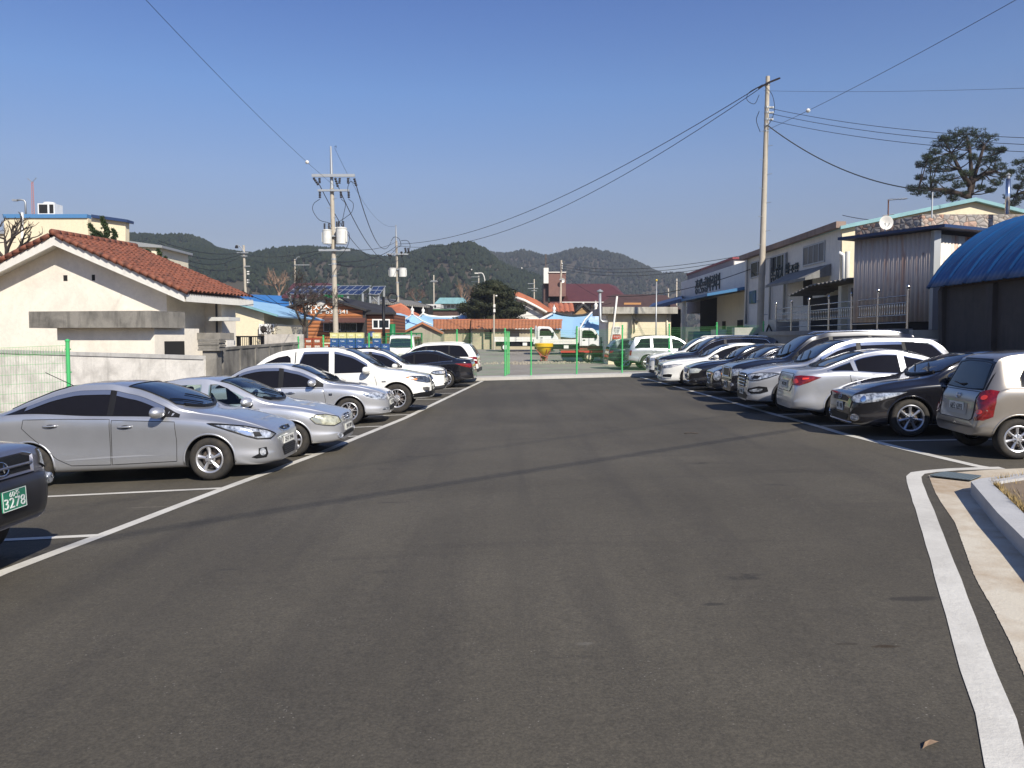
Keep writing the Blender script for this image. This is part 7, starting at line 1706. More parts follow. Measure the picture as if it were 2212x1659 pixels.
def truck(label, xr, d, zg, cabstripe=None):
    """small flatbed truck, nose to the right; xr = x of the rear end"""
    t = thing('flatbed_truck', label, 'truck', (xr, d, zg)); W = 1.74; y0 = -W / 2
    mb = MB(); pr = [(3.42, .62), (3.42, 1.96), (3.55, 2.0), (4.35, 1.97), (4.55, 1.86), (4.92, 1.28), (5.06, 1.12), (5.12, .86), (5.12, .42), (4.9, .36), (4.72, .36)]
    ar = [(4.42 + .42 * math.cos(a), .36 + .42 * math.sin(a)) for a in [i * math.pi / 8 for i in range(9)]]
    outline = pr[:-1] + [(4.84, .38)] + ar[1:-1] + [(4.0, .40), (3.6, .45)]
    mb.prism([(x, y0 + .03, z) for x, z in outline], (0, 0, 0), (0, W - .06, 0)); cab = mb.build('cab', WHITEP, t)
    bv = cab.modifiers.new('b', 'BEVEL'); bv.width = .07; bv.segments = 3; bv.limit_method = 'ANGLE'; cab.data.polygons.foreach_set('use_smooth', [True] * len(cab.data.polygons)); cab.data.set_sharp_from_angle(angle=R(30))
    wn = [(3.60, 1.24), (3.62, 1.74), (3.75, 1.82), (4.28, 1.80), (4.46, 1.68), (4.72, 1.24)]
    MB().prism([(x, y0 + .012, z) for x, z in wn], (0, 0, 0), (0, W - .024, 0)).build('side_window', GLASS, t)
    MB().hexa([(4.96, y0 + .16, 1.26), (4.96, -y0 - .16, 1.26), (4.9, -y0 - .2, 1.26), (4.9, y0 + .2, 1.26), (4.62, y0 + .2, 1.84), (4.62, -y0 - .2, 1.84), (4.52, -y0 - .2, 1.84), (4.52, y0 + .2, 1.84)]).build('windscreen', GLASS, t)
    for x in (3.55, 4.5 if 0 else 3.56): pass
    MB().tube([(3.54, y0 + .02, .7), (3.55, y0 + .02, 1.85)], .008, 4).build('door_seam', SEAM, t)
    MB().box((3.66, y0 + .005, 1.05), (3.84, y0 + .03, 1.12)).build('door_handle', BLK, t)
    MB().box((4.62, y0 - .16, 1.2), (4.72, y0 - .02, 1.55)).build('side_mirror', BLK, t)
    MB().box((5.06, y0 + .1, .62), (5.135, y0 + .45, .84)).build('headlight', LAMP, t); MB().box((4.98, y0 + .04, .62), (5.10, y0 + .1, .84)).build('indicator', ORANGE, t)
    b = MB(); b.box((.0, y0, .78), (3.28, -y0, .84)); bed = b.build('bed_floor', WHITEP, t)
    for (a, c) in (((0, y0 - .02, .80), (3.28, y0 + .02, 1.14)), ((0, -y0 - .02, .80), (3.28, -y0 + .02, 1.14)), ((-.03, y0 + .02, .80), (.01, -y0 - .02, 1.14)), ((3.26, y0 + .02, .80), (3.30, -y0 - .02, 1.34))): MB().box(a, c).build('drop_side', mat('off_white_bed', (.72, .70, .62), rough=.5, var=.15), t)
    mb = MB()
    for z in (.80, .97, 1.14): mb.box((0, y0 - .032, z - .015), (3.28, y0 - .021, z + .015))
    for x in (.05, 1.1, 2.2, 3.2): mb.box((x, y0 - .035, .80), (x + .05, y0 - .021, 1.14))
    mb.build('side_rib', WHITEP, t)
    mb = MB(); mb.tube([(3.31, y0 + .05, .9), (3.31, y0 + .05, 2.02), (3.31, -y0 - .05, 2.02), (3.31, -y0 - .05, .9)], .04, 6); mb.tube([(3.31, y0 + .05, 1.5), (3.31, -y0 - .05, 1.5)], .03, 4); mb.box((3.24, y0 + .1, 1.2), (3.34, -y0 - .1, 1.95)); mb.build('headboard', WHITEP, t)
    mb = MB(); mb.box((.1, -.62, .40), (4.0, .62, .77)); mb.box((1.3, y0 + .1, .42), (2.0, y0 + .45, .74)); mb.box((2.3, y0 + .08, .45), (2.9, y0 + .4, .75)); mb.build('chassis', BLK, t)
    MB().box((2.25, y0 + .02, .46), (2.6, y0 + .06, .70)).build('side_plate', PLATE, t)
    for (x, r0) in ((.85, .34), (4.42, .34)):
        for s_ in (-1, 1):
            mb = MB(); mb.lathe([(.19, -.09), (.28, -.1), (r0, -.07), (r0, .07), (.28, .1), (.19, .09)], (x, s_ * (-y0 - .12), r0), 'y', 24); wv = mb.build('wheel', TYRE, t, auto=50)
            mb = MB(); mb.lathe([(.20, -.095 * s_ * -1), (.18, .07 * s_), (.08, .08 * s_), (.0005, .1 * s_)], (x, s_ * (-y0 - .12), r0), 'y', 20); mb.build('rim', PVC, wv, auto=40)
            for i in range(6):
                a = i * math.pi / 3; MB
    return t
truck('white flatbed truck, the farther of two, its rear wheel in front of the orange shed', P(1068, 728, 66).x, 66 + .8, ZG(-1, 66.8))
truck('white flatbed truck, the nearer of two, directly behind the yellow hopper', P(1153, 728, 62).x, 62 + .8, ZG(2, 62.8))
# yellow spreader hopper
p = GP(1175, 781); t = thing('spreader_hopper', 'yellow funnel hopper on a rusty red stand beyond the fence', 'hopper', p)
MB().lathe([(.12, .38), (.16, .40), (.52, .92), (.53, .96), (.60, .98), (.62, 1.20), (.60, 1.22), (.58, 1.20), (.55, 1.0), (.48, .9), (.0005, .42)], (0, 0, 0), 'z', 32).build('funnel', YELLOW, t, auto=30)
mb = MB()
for a in (0.3, 1.9, 3.5, 5.1): mb.tube([(.5 * math.cos(a), .5 * math.sin(a), .82), (.22 * math.cos(a), .22 * math.sin(a), .32), (.2 * math.cos(a), .2 * math.sin(a), 0)], .025, 5)
mb.tube([(-.55, -.2, .8), (-.2, -.25, .45), (.12, -.28, .3), (.25, -.3, .22)], .025, 5); mb.build('frame', REDP, t)
MB().lathe([(.0005, .38), (.2, .38), (.22, .30), (.12, .2), (.12, .05), (.3, .02), (.3, 0)], (0, 0, 0), 'z', 16).build('gearbox', RUST, t, auto=40)
# farm trailer
p = GP(1275, 781.5); t = thing('farm_trailer', 'rusty flat farm trailer with one big wheel and an upright rack', 'trailer', p)
for x in (-.15,):
    for s_ in (-.75, .75):
        wv = MB().lathe([(.17, -.1), (.30, -.11), (.34, -.08), (.34, .08), (.30, .11), (.17, .1)], (x, s_, .34), 'y', 24).build('wheel', TYRE, t, auto=50); MB().lathe([(.18, -.09), (.16, -.05), (.06, -.07), (.0005, -.1)], (x, s_, .34), 'y', 16).build('rim', mat('cream_rim', (.6, .55, .38), rough=.5), wv, auto=40)
MB().box((-2.0, -.85, .72), (1.0, .85, .80)).build('deck', RUST, t); MB().box((-2.0, -.88, .62), (.9, -.80, .74)).build('side_rail', REDP, t); MB().box((-.75, -.6, .82), (.7, .4, 1.05)).build('red_load', plaster('red_rust_load', (.26, .07, .04), (.12, .05, .03), .7, 3, 9), t)
MB().box((-1.9, -.3, .3), (.8, .3, .6)).build('underframe', BLK, t); mb = MB()
for x in (.62, .95): mb.tube([(x, -.8, .75), (x, -.8, 1.62 + (x > .8) * .12)], .045, 5)
for z in (1.0, 1.3): mb.tube([(.62, -.8, z), (.95, -.8, z)], .03, 5)
mb.build('upright_rack', BLK, t); MB().tube([(.4, -.85, .35), (1.5, -.9, .3), (1.9, -.8, .45)], .05, 6).build('drawbar', RUST, t)
t = thing('machinery', 'rusty engine block lying between the trailer and the dark green vehicle', 'machine', GP(1312, 780)); 
for i in range(6): MB().box((rr.uniform(-.4, 0), rr.uniform(-.3, 0), rr.uniform(0, .4)), (rr.uniform(.1, .5), rr.uniform(.1, .4), rr.uniform(.45, .75))).build('block', rr.choice([RUST, plaster('dull_red_iron', (.2, .08, .06), (.1, .05, .04), .6, 3, 9)]), t)
mb = MB(); rr = random.Random(11); c_ = GP(1175, 790)
for i in range(420):
    x, y = rr.gauss(0, 1.9), rr.gauss(2.2, .5); s_ = rr.uniform(.04, .16); px = c_.x + x; py = c_.y + y; z = ZG(px, py)
    mb.add([(px - s_, py, z), (px, py - s_, z), (px + s_, py, z), (px, py + s_, z), (px, py, z + s_ * .8)], [(0, 1, 4), (1, 2, 4), (2, 3, 4), (3, 0, 4)])
tag(mb.build('rubble', plaster('pale_rubble', (.30, .27, .21), (.20, .18, .14), .6, 2, 8, False)), kind='stuff', label='low strip of pale rubble and weeds across the yard', cat='rubble')
# ------------------------------------------------------------------ right side
def fbox(root, name, m, x0, x1, y0, y1, z0, z1):
    o = root.location; return MB().box((x0 - o.x, y0 - o.y, z0 - o.z), (x1 - o.x, y1 - o.y, z1 - o.z)).build(name, m, root)
def SX(u, v, X):
    """point on the plane x = X seen at (u, v)"""
    a = (u - 1106) / FPX; d = X / a
    for _ in range(6): d *= X / P(u, v, d).x
    return P(u, v, d)
def spoly(root, name, m, uv, X, th=.1, out=0.0):
    o = root.location; p = [SX(u, v, X) - o - Vector((out, 0, 0)) for u, v in uv]; n = len(p)
    return MB().add(p + [q + Vector((th, 0, 0)) for q in p], [tuple(range(n)), tuple(range(2 * n - 1, n - 1, -1))] + [(i, n + i, n + (i + 1) % n, (i + 1) % n) for i in range(n)]).build(name, m, root)
XA = 13.5
RWC = plaster('shade_toned_canopy', (.22, .22, .21), (.12, .12, .115), .7, .8, 8)  # darker grey puts the canopy's shade into its blotched colour
zt = SX(1818, 488, XA).z; dn = SX(1818, 488, XA).y; df = SX(1610, 556, XA).y
r_ = thing('rendered_workshop', 'two-storey grey-white workshop with sunlit cream gable and turquoise roof edge', 'building', (XA, dn, 0))
fbox(r_, 'side_wall', plaster('workshop_render', (.76, .73, .66), (.52, .50, .45), .45, .5, 6), XA, XA + .3, dn + .1, df, -.3, zt - .1)
gp = [(1819, 491), (1840, 486), (2110, 430), (2330, 486), (2330, 720), (1819, 720)]
gable_prism(r_, 'gable_wall', CREAM, gp, dn, df - 1)
f = [(1816, 488), (2110, 427), (2340, 484), (2340, 492), (2110, 434), (1816, 495)]
gable_prism(r_, 'roof_edge', TEAL, f, dn - .25, dn - .02)
pane3(r_, 'roof', TEAL, [P(1816, 487, dn - .2), P(2110, 426, dn - .2), Vector((P(2110, 426, dn).x, df, P(2110, 426, dn).z)), Vector((P(1816, 487, dn).x, df, P(1816, 487, dn).z))], .12)
fbox(r_, 'gutter', plaster('rusty_gutter', (.30, .22, .18), (.15, .10, .08), .7, 1.0, 9), XA - .30, XA + .1, dn - .2, df + .2, zt - .10, zt + .16)
for (a, b, c, e, mu) in ((1738, 1782, 523, 562, 3), (1670, 1700, 548, 580, 2), (1624, 1653, 561, 592, 1)):
    # receding windows: corners follow the perspective of the wall
    A, B = SX(a, c, XA), SX(b, c, XA); z1, z0 = SX(b, c, XA).z, SX(b, e, XA).z; y0, y1 = B.y, A.y
    fw = MB(); o = r_.location
    for (ya, yb, za, zb_) in ((y0 - .07, y1 + .07, z1, z1 + .07), (y0 - .07, y1 + .07, z0 - .07, z0), (y0 - .07, y0, z0, z1), (y1, y1 + .07, z0, z1)): fw.box((-.05, ya - o.y, za - o.z), (-.004, yb - o.y, zb_ - o.z))
    for i in range(1, mu + 1): y = lerp(y0, y1, i / (mu + 1)); fw.box((-.045, y - .03 - o.y, z0 - o.z), (-.004, y + .03 - o.y, z1 - o.z))
    w_ = fw.build('window', GALV, r_); MB().box((-.03, y0 - o.y, z0 - o.z), (-.006, y1 - o.y, z1 - o.z)).build('pane', WINDOW if mu != 3 else mat('dusty_window', (.07, .07, .075), rough=.3), w_)
spoly(r_, 'doorway', DARKIN, [(1736, 607), (1755, 603), (1755, 660), (1736, 660)], XA, .1, .03)
spoly(r_, 'blue_poster', mat('blue_poster', (.03, .12, .25), rough=.6, var=.5, scale=1.5, tint=(.03, .12, .06)), [(1620.5, 630), (1634, 627), (1634, 655), (1620.5, 656)], XA, .04, .06)
o = r_.location   # canopy over the door
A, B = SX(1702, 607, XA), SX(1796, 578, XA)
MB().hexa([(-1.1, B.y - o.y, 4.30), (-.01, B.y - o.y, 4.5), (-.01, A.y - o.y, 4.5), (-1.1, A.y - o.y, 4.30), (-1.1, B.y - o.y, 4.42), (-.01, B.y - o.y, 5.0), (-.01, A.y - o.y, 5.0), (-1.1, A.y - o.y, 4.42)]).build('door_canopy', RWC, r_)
for t_ in o.z, : pass
for (u, v0, v1, rr_) in ((1834 - 7, 545, 720, .10), (1693, 548, 700, .07), (1662, 558, 700, .06), (1611.5, 562, 700, .07)):
    p0 = SX(u, v1, XA - .12); p1 = SX(u, v0, XA - .12); p1.y = p0.y
    MB().tube([p0 - o, p1 - o, p1 - o + Vector((.0, .0, .01))], rr_, 8).build('downpipe', TRIMW if u > 1800 else GALV, r_, smooth=True)
MB().tube([P(1812, 546, dn - .25) - o, P(1822, 551, dn - .25) - o, P(1823.5, 575, dn - .25) - o, P(1823, 690, dn - .25) - o], .085, 8).build('white_downpipe', PVC, r_, smooth=True)
LET = mat('dark_lettering', (.03, .05, .05), rough=.6)
p = SX(1684, 594, XA - .06); text_obj('농지개량', .95, LET, r_, frame(p - o, (0, -1, 0), (-1, 0, 0)), fit=2.9, depth=.03)
p = SX(1716, 583, XA - .06); text_obj('조합', .6, LET, r_, frame(p - o, (0, -1, 0), (-1, 0, 0)), fit=1.1, depth=.03)
# farther warehouse with sign band
XB = 15.8; zb1 = SX(1584.6, 560, XB).z; dnb = SX(1584.6, 560, XB).y; dfb = SX(1485, 593.7, XB).y
r_ = thing('signed_warehouse', 'long warehouse with Korean lettering band and blue awning, beyond the concrete pole', 'warehouse', (XB, dnb, 0)); o = r_.location
fbox(r_, 'upper_block', plaster('grey_violet_cladding', (.22, .21, .24), (.15, .14, .16), .5, .4, 5), XB, XB + 8, dnb, dfb, 4, zb1)
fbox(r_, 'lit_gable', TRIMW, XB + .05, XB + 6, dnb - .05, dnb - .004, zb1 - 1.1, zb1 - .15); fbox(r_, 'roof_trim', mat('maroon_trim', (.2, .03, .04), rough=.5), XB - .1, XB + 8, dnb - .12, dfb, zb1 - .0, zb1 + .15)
XS = 14.6; ys0, ys1 = SX(1575, 610, XS).y, SX(1487, 630, XS).y; zs1, zs0 = SX(1552, 600, XS).z, SX(1552, 633, XS).z
ys0 -= 5.0
fbox(r_, 'sign_band', MATS['workshop_render'], XS, XS + 1.5, ys0, ys1 + 3, zs0 - .1, zs1 + .55)
for i, ch in enumerate('강진농협미곡처리'[:8]):
    u = 1504.5 + i * 6.6; p = SX(u, 617 - i * .9 , XS - .05); p.z = (zs0 + zs1) / 2 + .2
    text_obj(ch, 1.25, LET, r_, frame(p - o, (0, -1, 0), (-1, 0, 0)), fit=.95, depth=.03)
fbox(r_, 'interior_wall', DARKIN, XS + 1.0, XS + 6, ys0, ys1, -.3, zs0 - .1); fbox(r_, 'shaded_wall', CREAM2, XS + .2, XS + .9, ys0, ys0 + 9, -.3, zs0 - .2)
for (a, b) in ((2.2, 3.4), (6.5, 7.3)): fbox(r_, 'doorway', DARKIN, XS + .15, XS + .25, ys0 + a, ys0 + b, .3, 3.0)
MB().hexa([(XS - 2.4 - o.x, ys0 + 1 - o.y, zs0 - .55), (XS - o.x, ys0 + 1 - o.y, zs0 - .15), (XS - o.x, ys1 - o.y, zs0 - .15), (XS - 2.4 - o.x, ys1 - o.y, zs0 - .55), (XS - 2.4 - o.x, ys0 + 1 - o.y, zs0 - .38), (XS - o.x, ys0 + 1 - o.y, zs0 + .05), (XS - o.x, ys1 - o.y, zs0 + .05), (XS - 2.4 - o.x, ys1 - o.y, zs0 - .38)]).build('blue_awning', mat('awning_blue', (.04, .16, .33), rough=.5), r_)
for y in (ys0 + 9, ys0 + 15): fbox(r_, 'awning_post', TRIMW, XS - 2.3, XS - 2.05, y, y + .25, -.2, zs0 - .5)
r_ = bld('open_canopy', 'dark open-sided canopy roof left of the signed warehouse', 'canopy', 66, 1430, z=0)
pane3(r_, 'roof', NAVY, [P(1400, 664, 62), P(1470, 645, 60), P(1475, 638, 74), P(1410, 655, 74)], .25); lbox(r_, 'interior', DARKIN, 1412, 1470, 668, None, 64, 8)
for u in (1425, 1442): lbox(r_, 'post', GALV, u, u + 2.5, 660, None, 63, .2)
# goods under the warehouse awning
for i, (u0, u1, v0, d, m_, lab) in enumerate(((1575, 1612, 706, 48, mat('dark_green_tarp', (.02, .09, .07), rough=.6), 'dark green covered load behind the right end of the fence'), (1540, 1570, 712, 50, GREYW, 'grey stacked sheets behind the right end of the fence'), (1490, 1530, 716, 52, mat('blue_tarp', (.02, .08, .2), rough=.6), 'low blue covered load under the warehouse awning'))):
    r_ = bld('covered_load', lab, 'load', d, (u0 + u1) / 2); o = r_.location; w2 = (P(u1, 728, d).x - P(u0, 728, d).x) / 2; h = wz(v0, d) - o.z; mb = MB(); n = 6
    for k in range(n): mb.box((-w2 + .03 * (k % 3), -.8 + .04 * (k % 2), h * k / n + .005), (w2 - .04 * ((k + 1) % 3), .8, h * (k + 1) / n))
    mb.build('stack', m_, r_)
# ------------------------------------------------------------------ retaining wall, terrace and steel railing
XW = 11.35; ZT = 2.12
sheet2 = MB().box((XW + .02, 23.8, -.4), (40, 33.5, ZT - .03)); o = sheet2.build('terrace', plaster('terrace_dirt', (.12, .10, .08), (.06, .05, .04), .7, .5, 7, False)); o['kind'] = 'structure'
r_ = thing('retaining_wall', 'grey concrete retaining wall behind the right row, with one end block coloured as if sunlit', 'retaining wall', (XW, 30, 0)); 
RW = plaster('retaining_concrete', (.30, .29, .27), (.20, .19, .18), .6, .5, 8)
fbox(r_, 'long_wall', RW, XW - .22, XW, 23.8, 37.2, -.4, ZT - .16); fbox(r_, 'wall_lip', RW, XW - .28, XW + .1, 23.72, 37.25, ZT - .158, ZT + .02)
fbox(r_, 'end_block', plaster('sunlit_tone_block', (.58, .55, .46), (.40, .37, .30), .5, .6, 8), XW + .001, XW + 1.0, 23.5, 23.8, -.4, ZT - .02); fbox(r_, 'cross_wall', RW, XW + 1.0, 13.6, 23.45, 23.8, -.4, ZT - .1)  # end block: sunlight put into a paler colour than the wall
for i, (x, z) in enumerate(((13.62, 1.95), (14.0, 1.55), (13.62, 1.5))): pass
fbox(r_, 'stone_block', RW, 12.9, 13.7, 22.5, 23.4, -.4, 1.9); fbox(r_, 'stone_block', RW, 12.95, 13.7, 21.6, 22.45, -.4, 1.4)
rl = thing('steel_railing', 'stainless steel railing with turned balusters on top of the retaining wall', 'railing', (XW + .05, 30, ZT)); o = rl.location
RS = mat('dull_stainless', (.52, .50, .46), rough=.25, metal=1.0)
ys = [35.9, 33.9, 31.9, 29.9, 27.9, 25.9, 23.95]
for y in ys:
    mb = MB(); mb.tube([(0, y - 30, 0), (0, y - 30, 1.12)], .035, 8); mb.lathe([(.05, 1.12), (.05, 1.15), (.03, 1.17), (.055, 1.20), (.055, 1.24), (.02, 1.29), (.0005, 1.3)], (0, y - 30, 0), 'z', 10); mb.build('railing_post', RS, rl, auto=40)
for z in (.20, .42, .78, .98):
    MB().tube([(0, ys[-1] - 30, z), (0, ys[0] - 30, z)], .02, 6).build('rail', RS, rl, smooth=True)
for i in range(len(ys) - 1):
    mb = MB(); n = 12
    for k in range(1, n):
        y = lerp(ys[i], ys[i + 1], k / n) - 30; mb.lathe([(.008, .42), (.022, .47), (.008, .54), (.007, .64), (.018, .70), (.007, .75), (.007, .78)], (0, y, 0), 'z', 6)
    mb.build('turned_balusters', STEEL, rl, smooth=True)['kind'] = 'stuff' if 0 else 'part' if 0 else None
for o_ in rl.children:
    if 'kind' in o_.keys(): del o_['kind']
# small lean-to on the terrace
r_ = thing('lean_to_shed', 'small white lean-to with a rippled grey roof behind the railing', 'shed', (12.6, 32, ZT)); o = r_.location
fbox(r_, 'wall', WHITEW2, 12.6, 15, 30.3, 31.8, ZT - .1, ZT + 1.75); fbox(r_, 'dark_opening', DARKIN, 12.58, 13.0, 31.81, 35, ZT - .1, ZT + 1.4); fbox(r_, 'pillar', CREAM2, 12.35, 12.6, 31.2, 31.5, ZT - .1, ZT + 1.7)
mb = MB(); n = 60; vs = []
for i in range(n + 1):
    y = 29.6 + 6.4 * i / n - o.y; zz = ZT + 1.86 - o.z + .03 * math.sin(i * 1.6) - max(0, (i - 35)) * .012
    vs += [(-.65, y, zz), (2.4, y, zz + .12)]
mb.add(vs, [(2 * i, 2 * i + 1, 2 * i + 3, 2 * i + 2) for i in range(n)]); rf = mb.build('rippled_roof', plaster('grey_slate_sheet', (.20, .19, .17), (.10, .09, .08), .7, 2, 9, False), r_); sm = rf.modifiers.new('s', 'SOLIDIFY'); sm.thickness = .04
MB().box((11.9 - o.x, 28.2 - o.y, 0), (12.7 - o.x, 29.2 - o.y, 1.5)).build('dark_screen', mat('dark_brown_screen', (.05, .035, .03), rough=.8), r_)
t = thing('concrete_tank', 'short pale concrete trough beside the first railing post, behind the far fence end', 'trough', (11.55, 36.6, ZT - .2))
MB().box((-.2, -.9, 0), (.8, .2, .75)).build('block', CONC, t); MB().tube([(-.3, -1, 0), (-.35, -.4, .5), (-.3, .1, .2)], .04, 6).build('hose', BLK, t)
r_ = thing('concrete_block', 'pale concrete block leaning at the right end of the far green fence', 'block', (10.6, 38.2, ZG(10.6, 38.2)))
MB().box((-.35, 0, 0), (.85, .5, 2.05)).build('block', CONC, r_); mb = MB()
for z in (.9, 1.25, 1.6): mb.tube([(-.5, -.12, z - .2), (0, -.15, z - .1), (.7, -.12, z + .15)], .035, 5)
mb.build('bent_rail', BLK, r_)
# rusty corrugated shed
a28 = R(28.5); Pn = P(2016, 728, 25); uL = Vector((-math.sin(a28), math.cos(a28), 0)); uR = Vector((math.cos(a28), math.sin(a28), 0)); zt2 = wz(487, 25) - .15
sh = thing('corrugated_shed', 'old corrugated metal shed, rust streaked white sheet on its sunlit side, navy roof edge', 'shed', (Pn.x, 25, ZT))
def corr(name, m, A, dirv, ln, z0, z1, root, amp=.018, pitch=.16):
    n = int(ln / pitch * 6); nn = Vector((dirv.y, -dirv.x, 0)); vs = []; o = root.location
    for i in range(n + 1):
        p = A + dirv * (ln * i / n) + nn * (amp * math.sin(i * math.pi / 3)); vs += [Vector((p.x, p.y, z0)) - o, Vector((p.x, p.y, z1)) - o]
    ob = MB().add(vs, [(2 * i, 2 * i + 2, 2 * i + 3, 2 * i + 1) for i in range(n)]).build(name, m, root, smooth=True, recalc=False); s = ob.modifiers.new('s', 'SOLIDIFY'); s.thickness = .01
    return ob
def rust_sheet(name, base, k, thr):
    m, t, b = _new(name); N, L, b = nodes(m); v = mapping(N, L, (1, 1, .10)); 
    n1 = noise_n(N, L, v, 2.6, 6, .7); v2 = mapping(N, L, (1, 1, .6)); n2 = noise_n(N, L, v2, 3, 6, .7)
    c = mixc(N, L, ramp(N, L, n1.outputs[0], thr, thr + .10, (0, 0, 0), (k, k, k)).outputs[0], base, (.42, .14, .04)); c = mixc(N, L, ramp(N, L, n2.outputs[0], .62, .75, (0, 0, 0), (.8, .8, .8)).outputs[0], c, (.16, .06, .03))
    L.new(c, b.inputs['Base Color']); b.inputs['Roughness'].default_value = .6; return m
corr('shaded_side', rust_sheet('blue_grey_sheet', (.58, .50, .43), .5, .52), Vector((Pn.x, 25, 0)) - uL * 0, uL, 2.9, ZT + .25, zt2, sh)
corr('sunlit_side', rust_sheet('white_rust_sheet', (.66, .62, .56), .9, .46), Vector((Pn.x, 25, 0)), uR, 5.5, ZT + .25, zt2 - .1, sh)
MB().box((-.10, -.10, 0), (.10, .10, zt2 - ZT)).build('corner_post', GALV, sh)
q = [Vector((Pn.x, 25, zt2 + .12)) - uL * .5 - uR * .35, Vector((Pn.x, 25, zt2 + .12)) - uL * .5 + uR * 6, Vector((Pn.x, 25, zt2 + .12)) + uL * 3.3 + uR * 6, Vector((Pn.x, 25, zt2 + .12)) + uL * 3.3 - uR * .35]
pane3(sh, 'roof', NAVY, q, .09)
MB().add([p - sh.location for p in (Vector((Pn.x, 25, ZT)) + uL * .02 + uR * .05, Vector((Pn.x, 25, ZT)) + uL * 2.8 + uR * .05, Vector((Pn.x, 25, ZT + .3)) + uL * 2.8 + uR * .05, Vector((Pn.x, 25, ZT + .3)) + uL * .02 + uR * .05)], [(0, 1, 2, 3)]).build('dark_gap_sheet', DARKIN, sh)  # darkness of the gap below the metal sides, put in as a near-black sheet
# stone wall behind, flue, dish, aerial
r_ = bld('rubble_stone_wall', 'rubble stone wall of pink and grey boulders above the shed roof', 'wall', 29, 2110, z=ZT)
m, t, b = _new('boulder_stone'); N, L, b = nodes(m); v = mapping(N, L, (1, 1, 1.2)); vo = N.new('ShaderNodeTexVoronoi'); vo.inputs['Scale'].default_value = 4.6; L.new(v, vo.inputs['Vector'])
ve = N.new('ShaderNodeTexVoronoi'); ve.feature = 'DISTANCE_TO_EDGE'; ve.inputs['Scale'].default_value = 4.6; L.new(v, ve.inputs['Vector'])
sp = N.new('ShaderNodeSeparateColor'); L.new(vo.outputs['Color'], sp.inputs[0]); c = ramp(N, L, sp.outputs[0], .1, .9, (.42, .36, .30), (.40, .24, .17)).outputs[0]; c = mixc(N, L, ramp(N, L, sp.outputs[1], .4, .6, (0, 0, 0), (.8, .8, .8)).outputs[0], c, (.30, .29, .27))
c = mixc(N, L, ramp(N, L, ve.outputs['Distance'], .015, .05, (1, 1, 1), (0, 0, 0)).outputs[0], c, (.12, .10, .08)); L.new(c, b.inputs['Base Color']); b.inputs['Roughness'].default_value = .85
bp = N.new('ShaderNodeBump'); bp.inputs['Distance'].default_value = .08; L.new(ve.outputs['Distance'], bp.inputs['Height']); L.new(bp.outputs[0], b.inputs['Normal']); MATS['boulder_stone'] = m
lbox(r_, 'front_face', m, 1984, 2330, 463, None, 29, .5)
A = P(1984, 728, 29); o = r_.location; q = [Vector((A.x, 29, 0)), Vector((A.x - 1.4, 31.2, 0)), Vector((A.x - 1.1, 31.4, 0)), Vector((A.x, 29.5, 0))]
MB().hexa([Vector((p.x, p.y, ZT)) - o for p in q] + [Vector((p.x, p.y, z)) - o for p, z in zip(q, (wz(464, 29), wz(488, 31), wz(488, 31), wz(464, 29)))]).build('return_wall', m, r_)
t = thing('flue', 'tall shiny metal flue rising beside the pine tree at right', 'flue', P(2175.5, 463, 28.5)); h = wz(386, 28.5) - t.location.z
MB().tube([(0, 0, 0), (0, 0, h)], .075, 12).build('pipe', STEEL, t, smooth=True); MB().lathe([(.05, h), (.05, h + .1), (.09, h + .12), (.0005, h + .2)], (0, 0, 0), 'z', 12).build('rain_cap', GALV, t)
t = thing('satellite_dish', 'white satellite dish on the workshop roof edge', 'satellite dish', P(1913.5, 488, 26.8)); rr_ = .22
MB().lathe([(.0005, .06), (rr_ * .6, .03), (rr_, -.03), (rr_ * 1.02, -.03), (rr_ * .6, .045), (.0005, .075)], (0, 0, .1), 'y', 28).build('dish', TRIMW, t, smooth=True); MB().tube([(0, .05, -.2), (0, .05, .1)], .02, 6).build('bracket', GALV, t); MB().tube([(0, 0, -.05), (0, -.22, 0), (0, -.24, .06)], .012, 4).build('feed_arm', GALV, t)
t = thing('tv_aerial', 'bent television aerial standing behind the satellite dish', 'aerial', P(1918, 485, 27.5)); h = wz(431, 27.5) - t.location.z
MB().tube([(0, 0, -.1), (0, 0, h)], .022, 5).build('mast', RUST, t); mb = MB(); mb.tube([(-.03, 0, h - .02), (.6, 0, h + .04)], .02, 4)
for i in range(6): mb.tube([(.05 + i * .1, -.2, h), (.05 + i * .1, .2, h + .02)], .008, 3)
mb.build('boom', GALV, t); MB().tube([(-.18, 0, h * .35), (.2, 0, h * .42)], .018, 4).build('lower_boom', GALV, t)
t = thing('tv_aerial', 'thin upright aerial pole at the left end of the stone wall', 'aerial', P(2013, 465, 28.5)); MB().tube([(0, 0, -.1), (0, 0, wz(415, 28.5) - t.location.z)], .025, 5).build('mast', GALV, t)
# ------------------------------------------------------------------ blue arched building
XE = 11.55; y0d, y1d = 8.0, 23.1; ze_ = 3.25
dm = thing('arched_store', 'building under a ribbed bright blue arched roof with dark earth walls, right edge', 'building', (XE, 20, 0)); o = dm.location
def arch(t): # t 0 eave .. 1 crown
    a = R(152.2) - R(110) * t; Rr = 3.747; cx, cz = XE + 3.314, ze_ - 1.748
    return Vector((cx + Rr * math.cos(a), 0, cz + Rr * math.sin(a)))
ny = int((y1d - y0d) / .055); na = 26; vs = []
for j in range(ny + 1):
    y = y0d + (y1d - y0d) * j / ny
    k = .010 * math.sin(j * math.pi / 2) + (.032 if j % 16 in (0, 1) else 0)
    for i in range(na + 1):
        p = arch(i / na); nrm = (p - Vector((XE + 3.314, 0, ze_ - 1.748))).normalized(); q = p + nrm * k; vs.append((q.x - o.x, y - o.y, q.z - o.z))
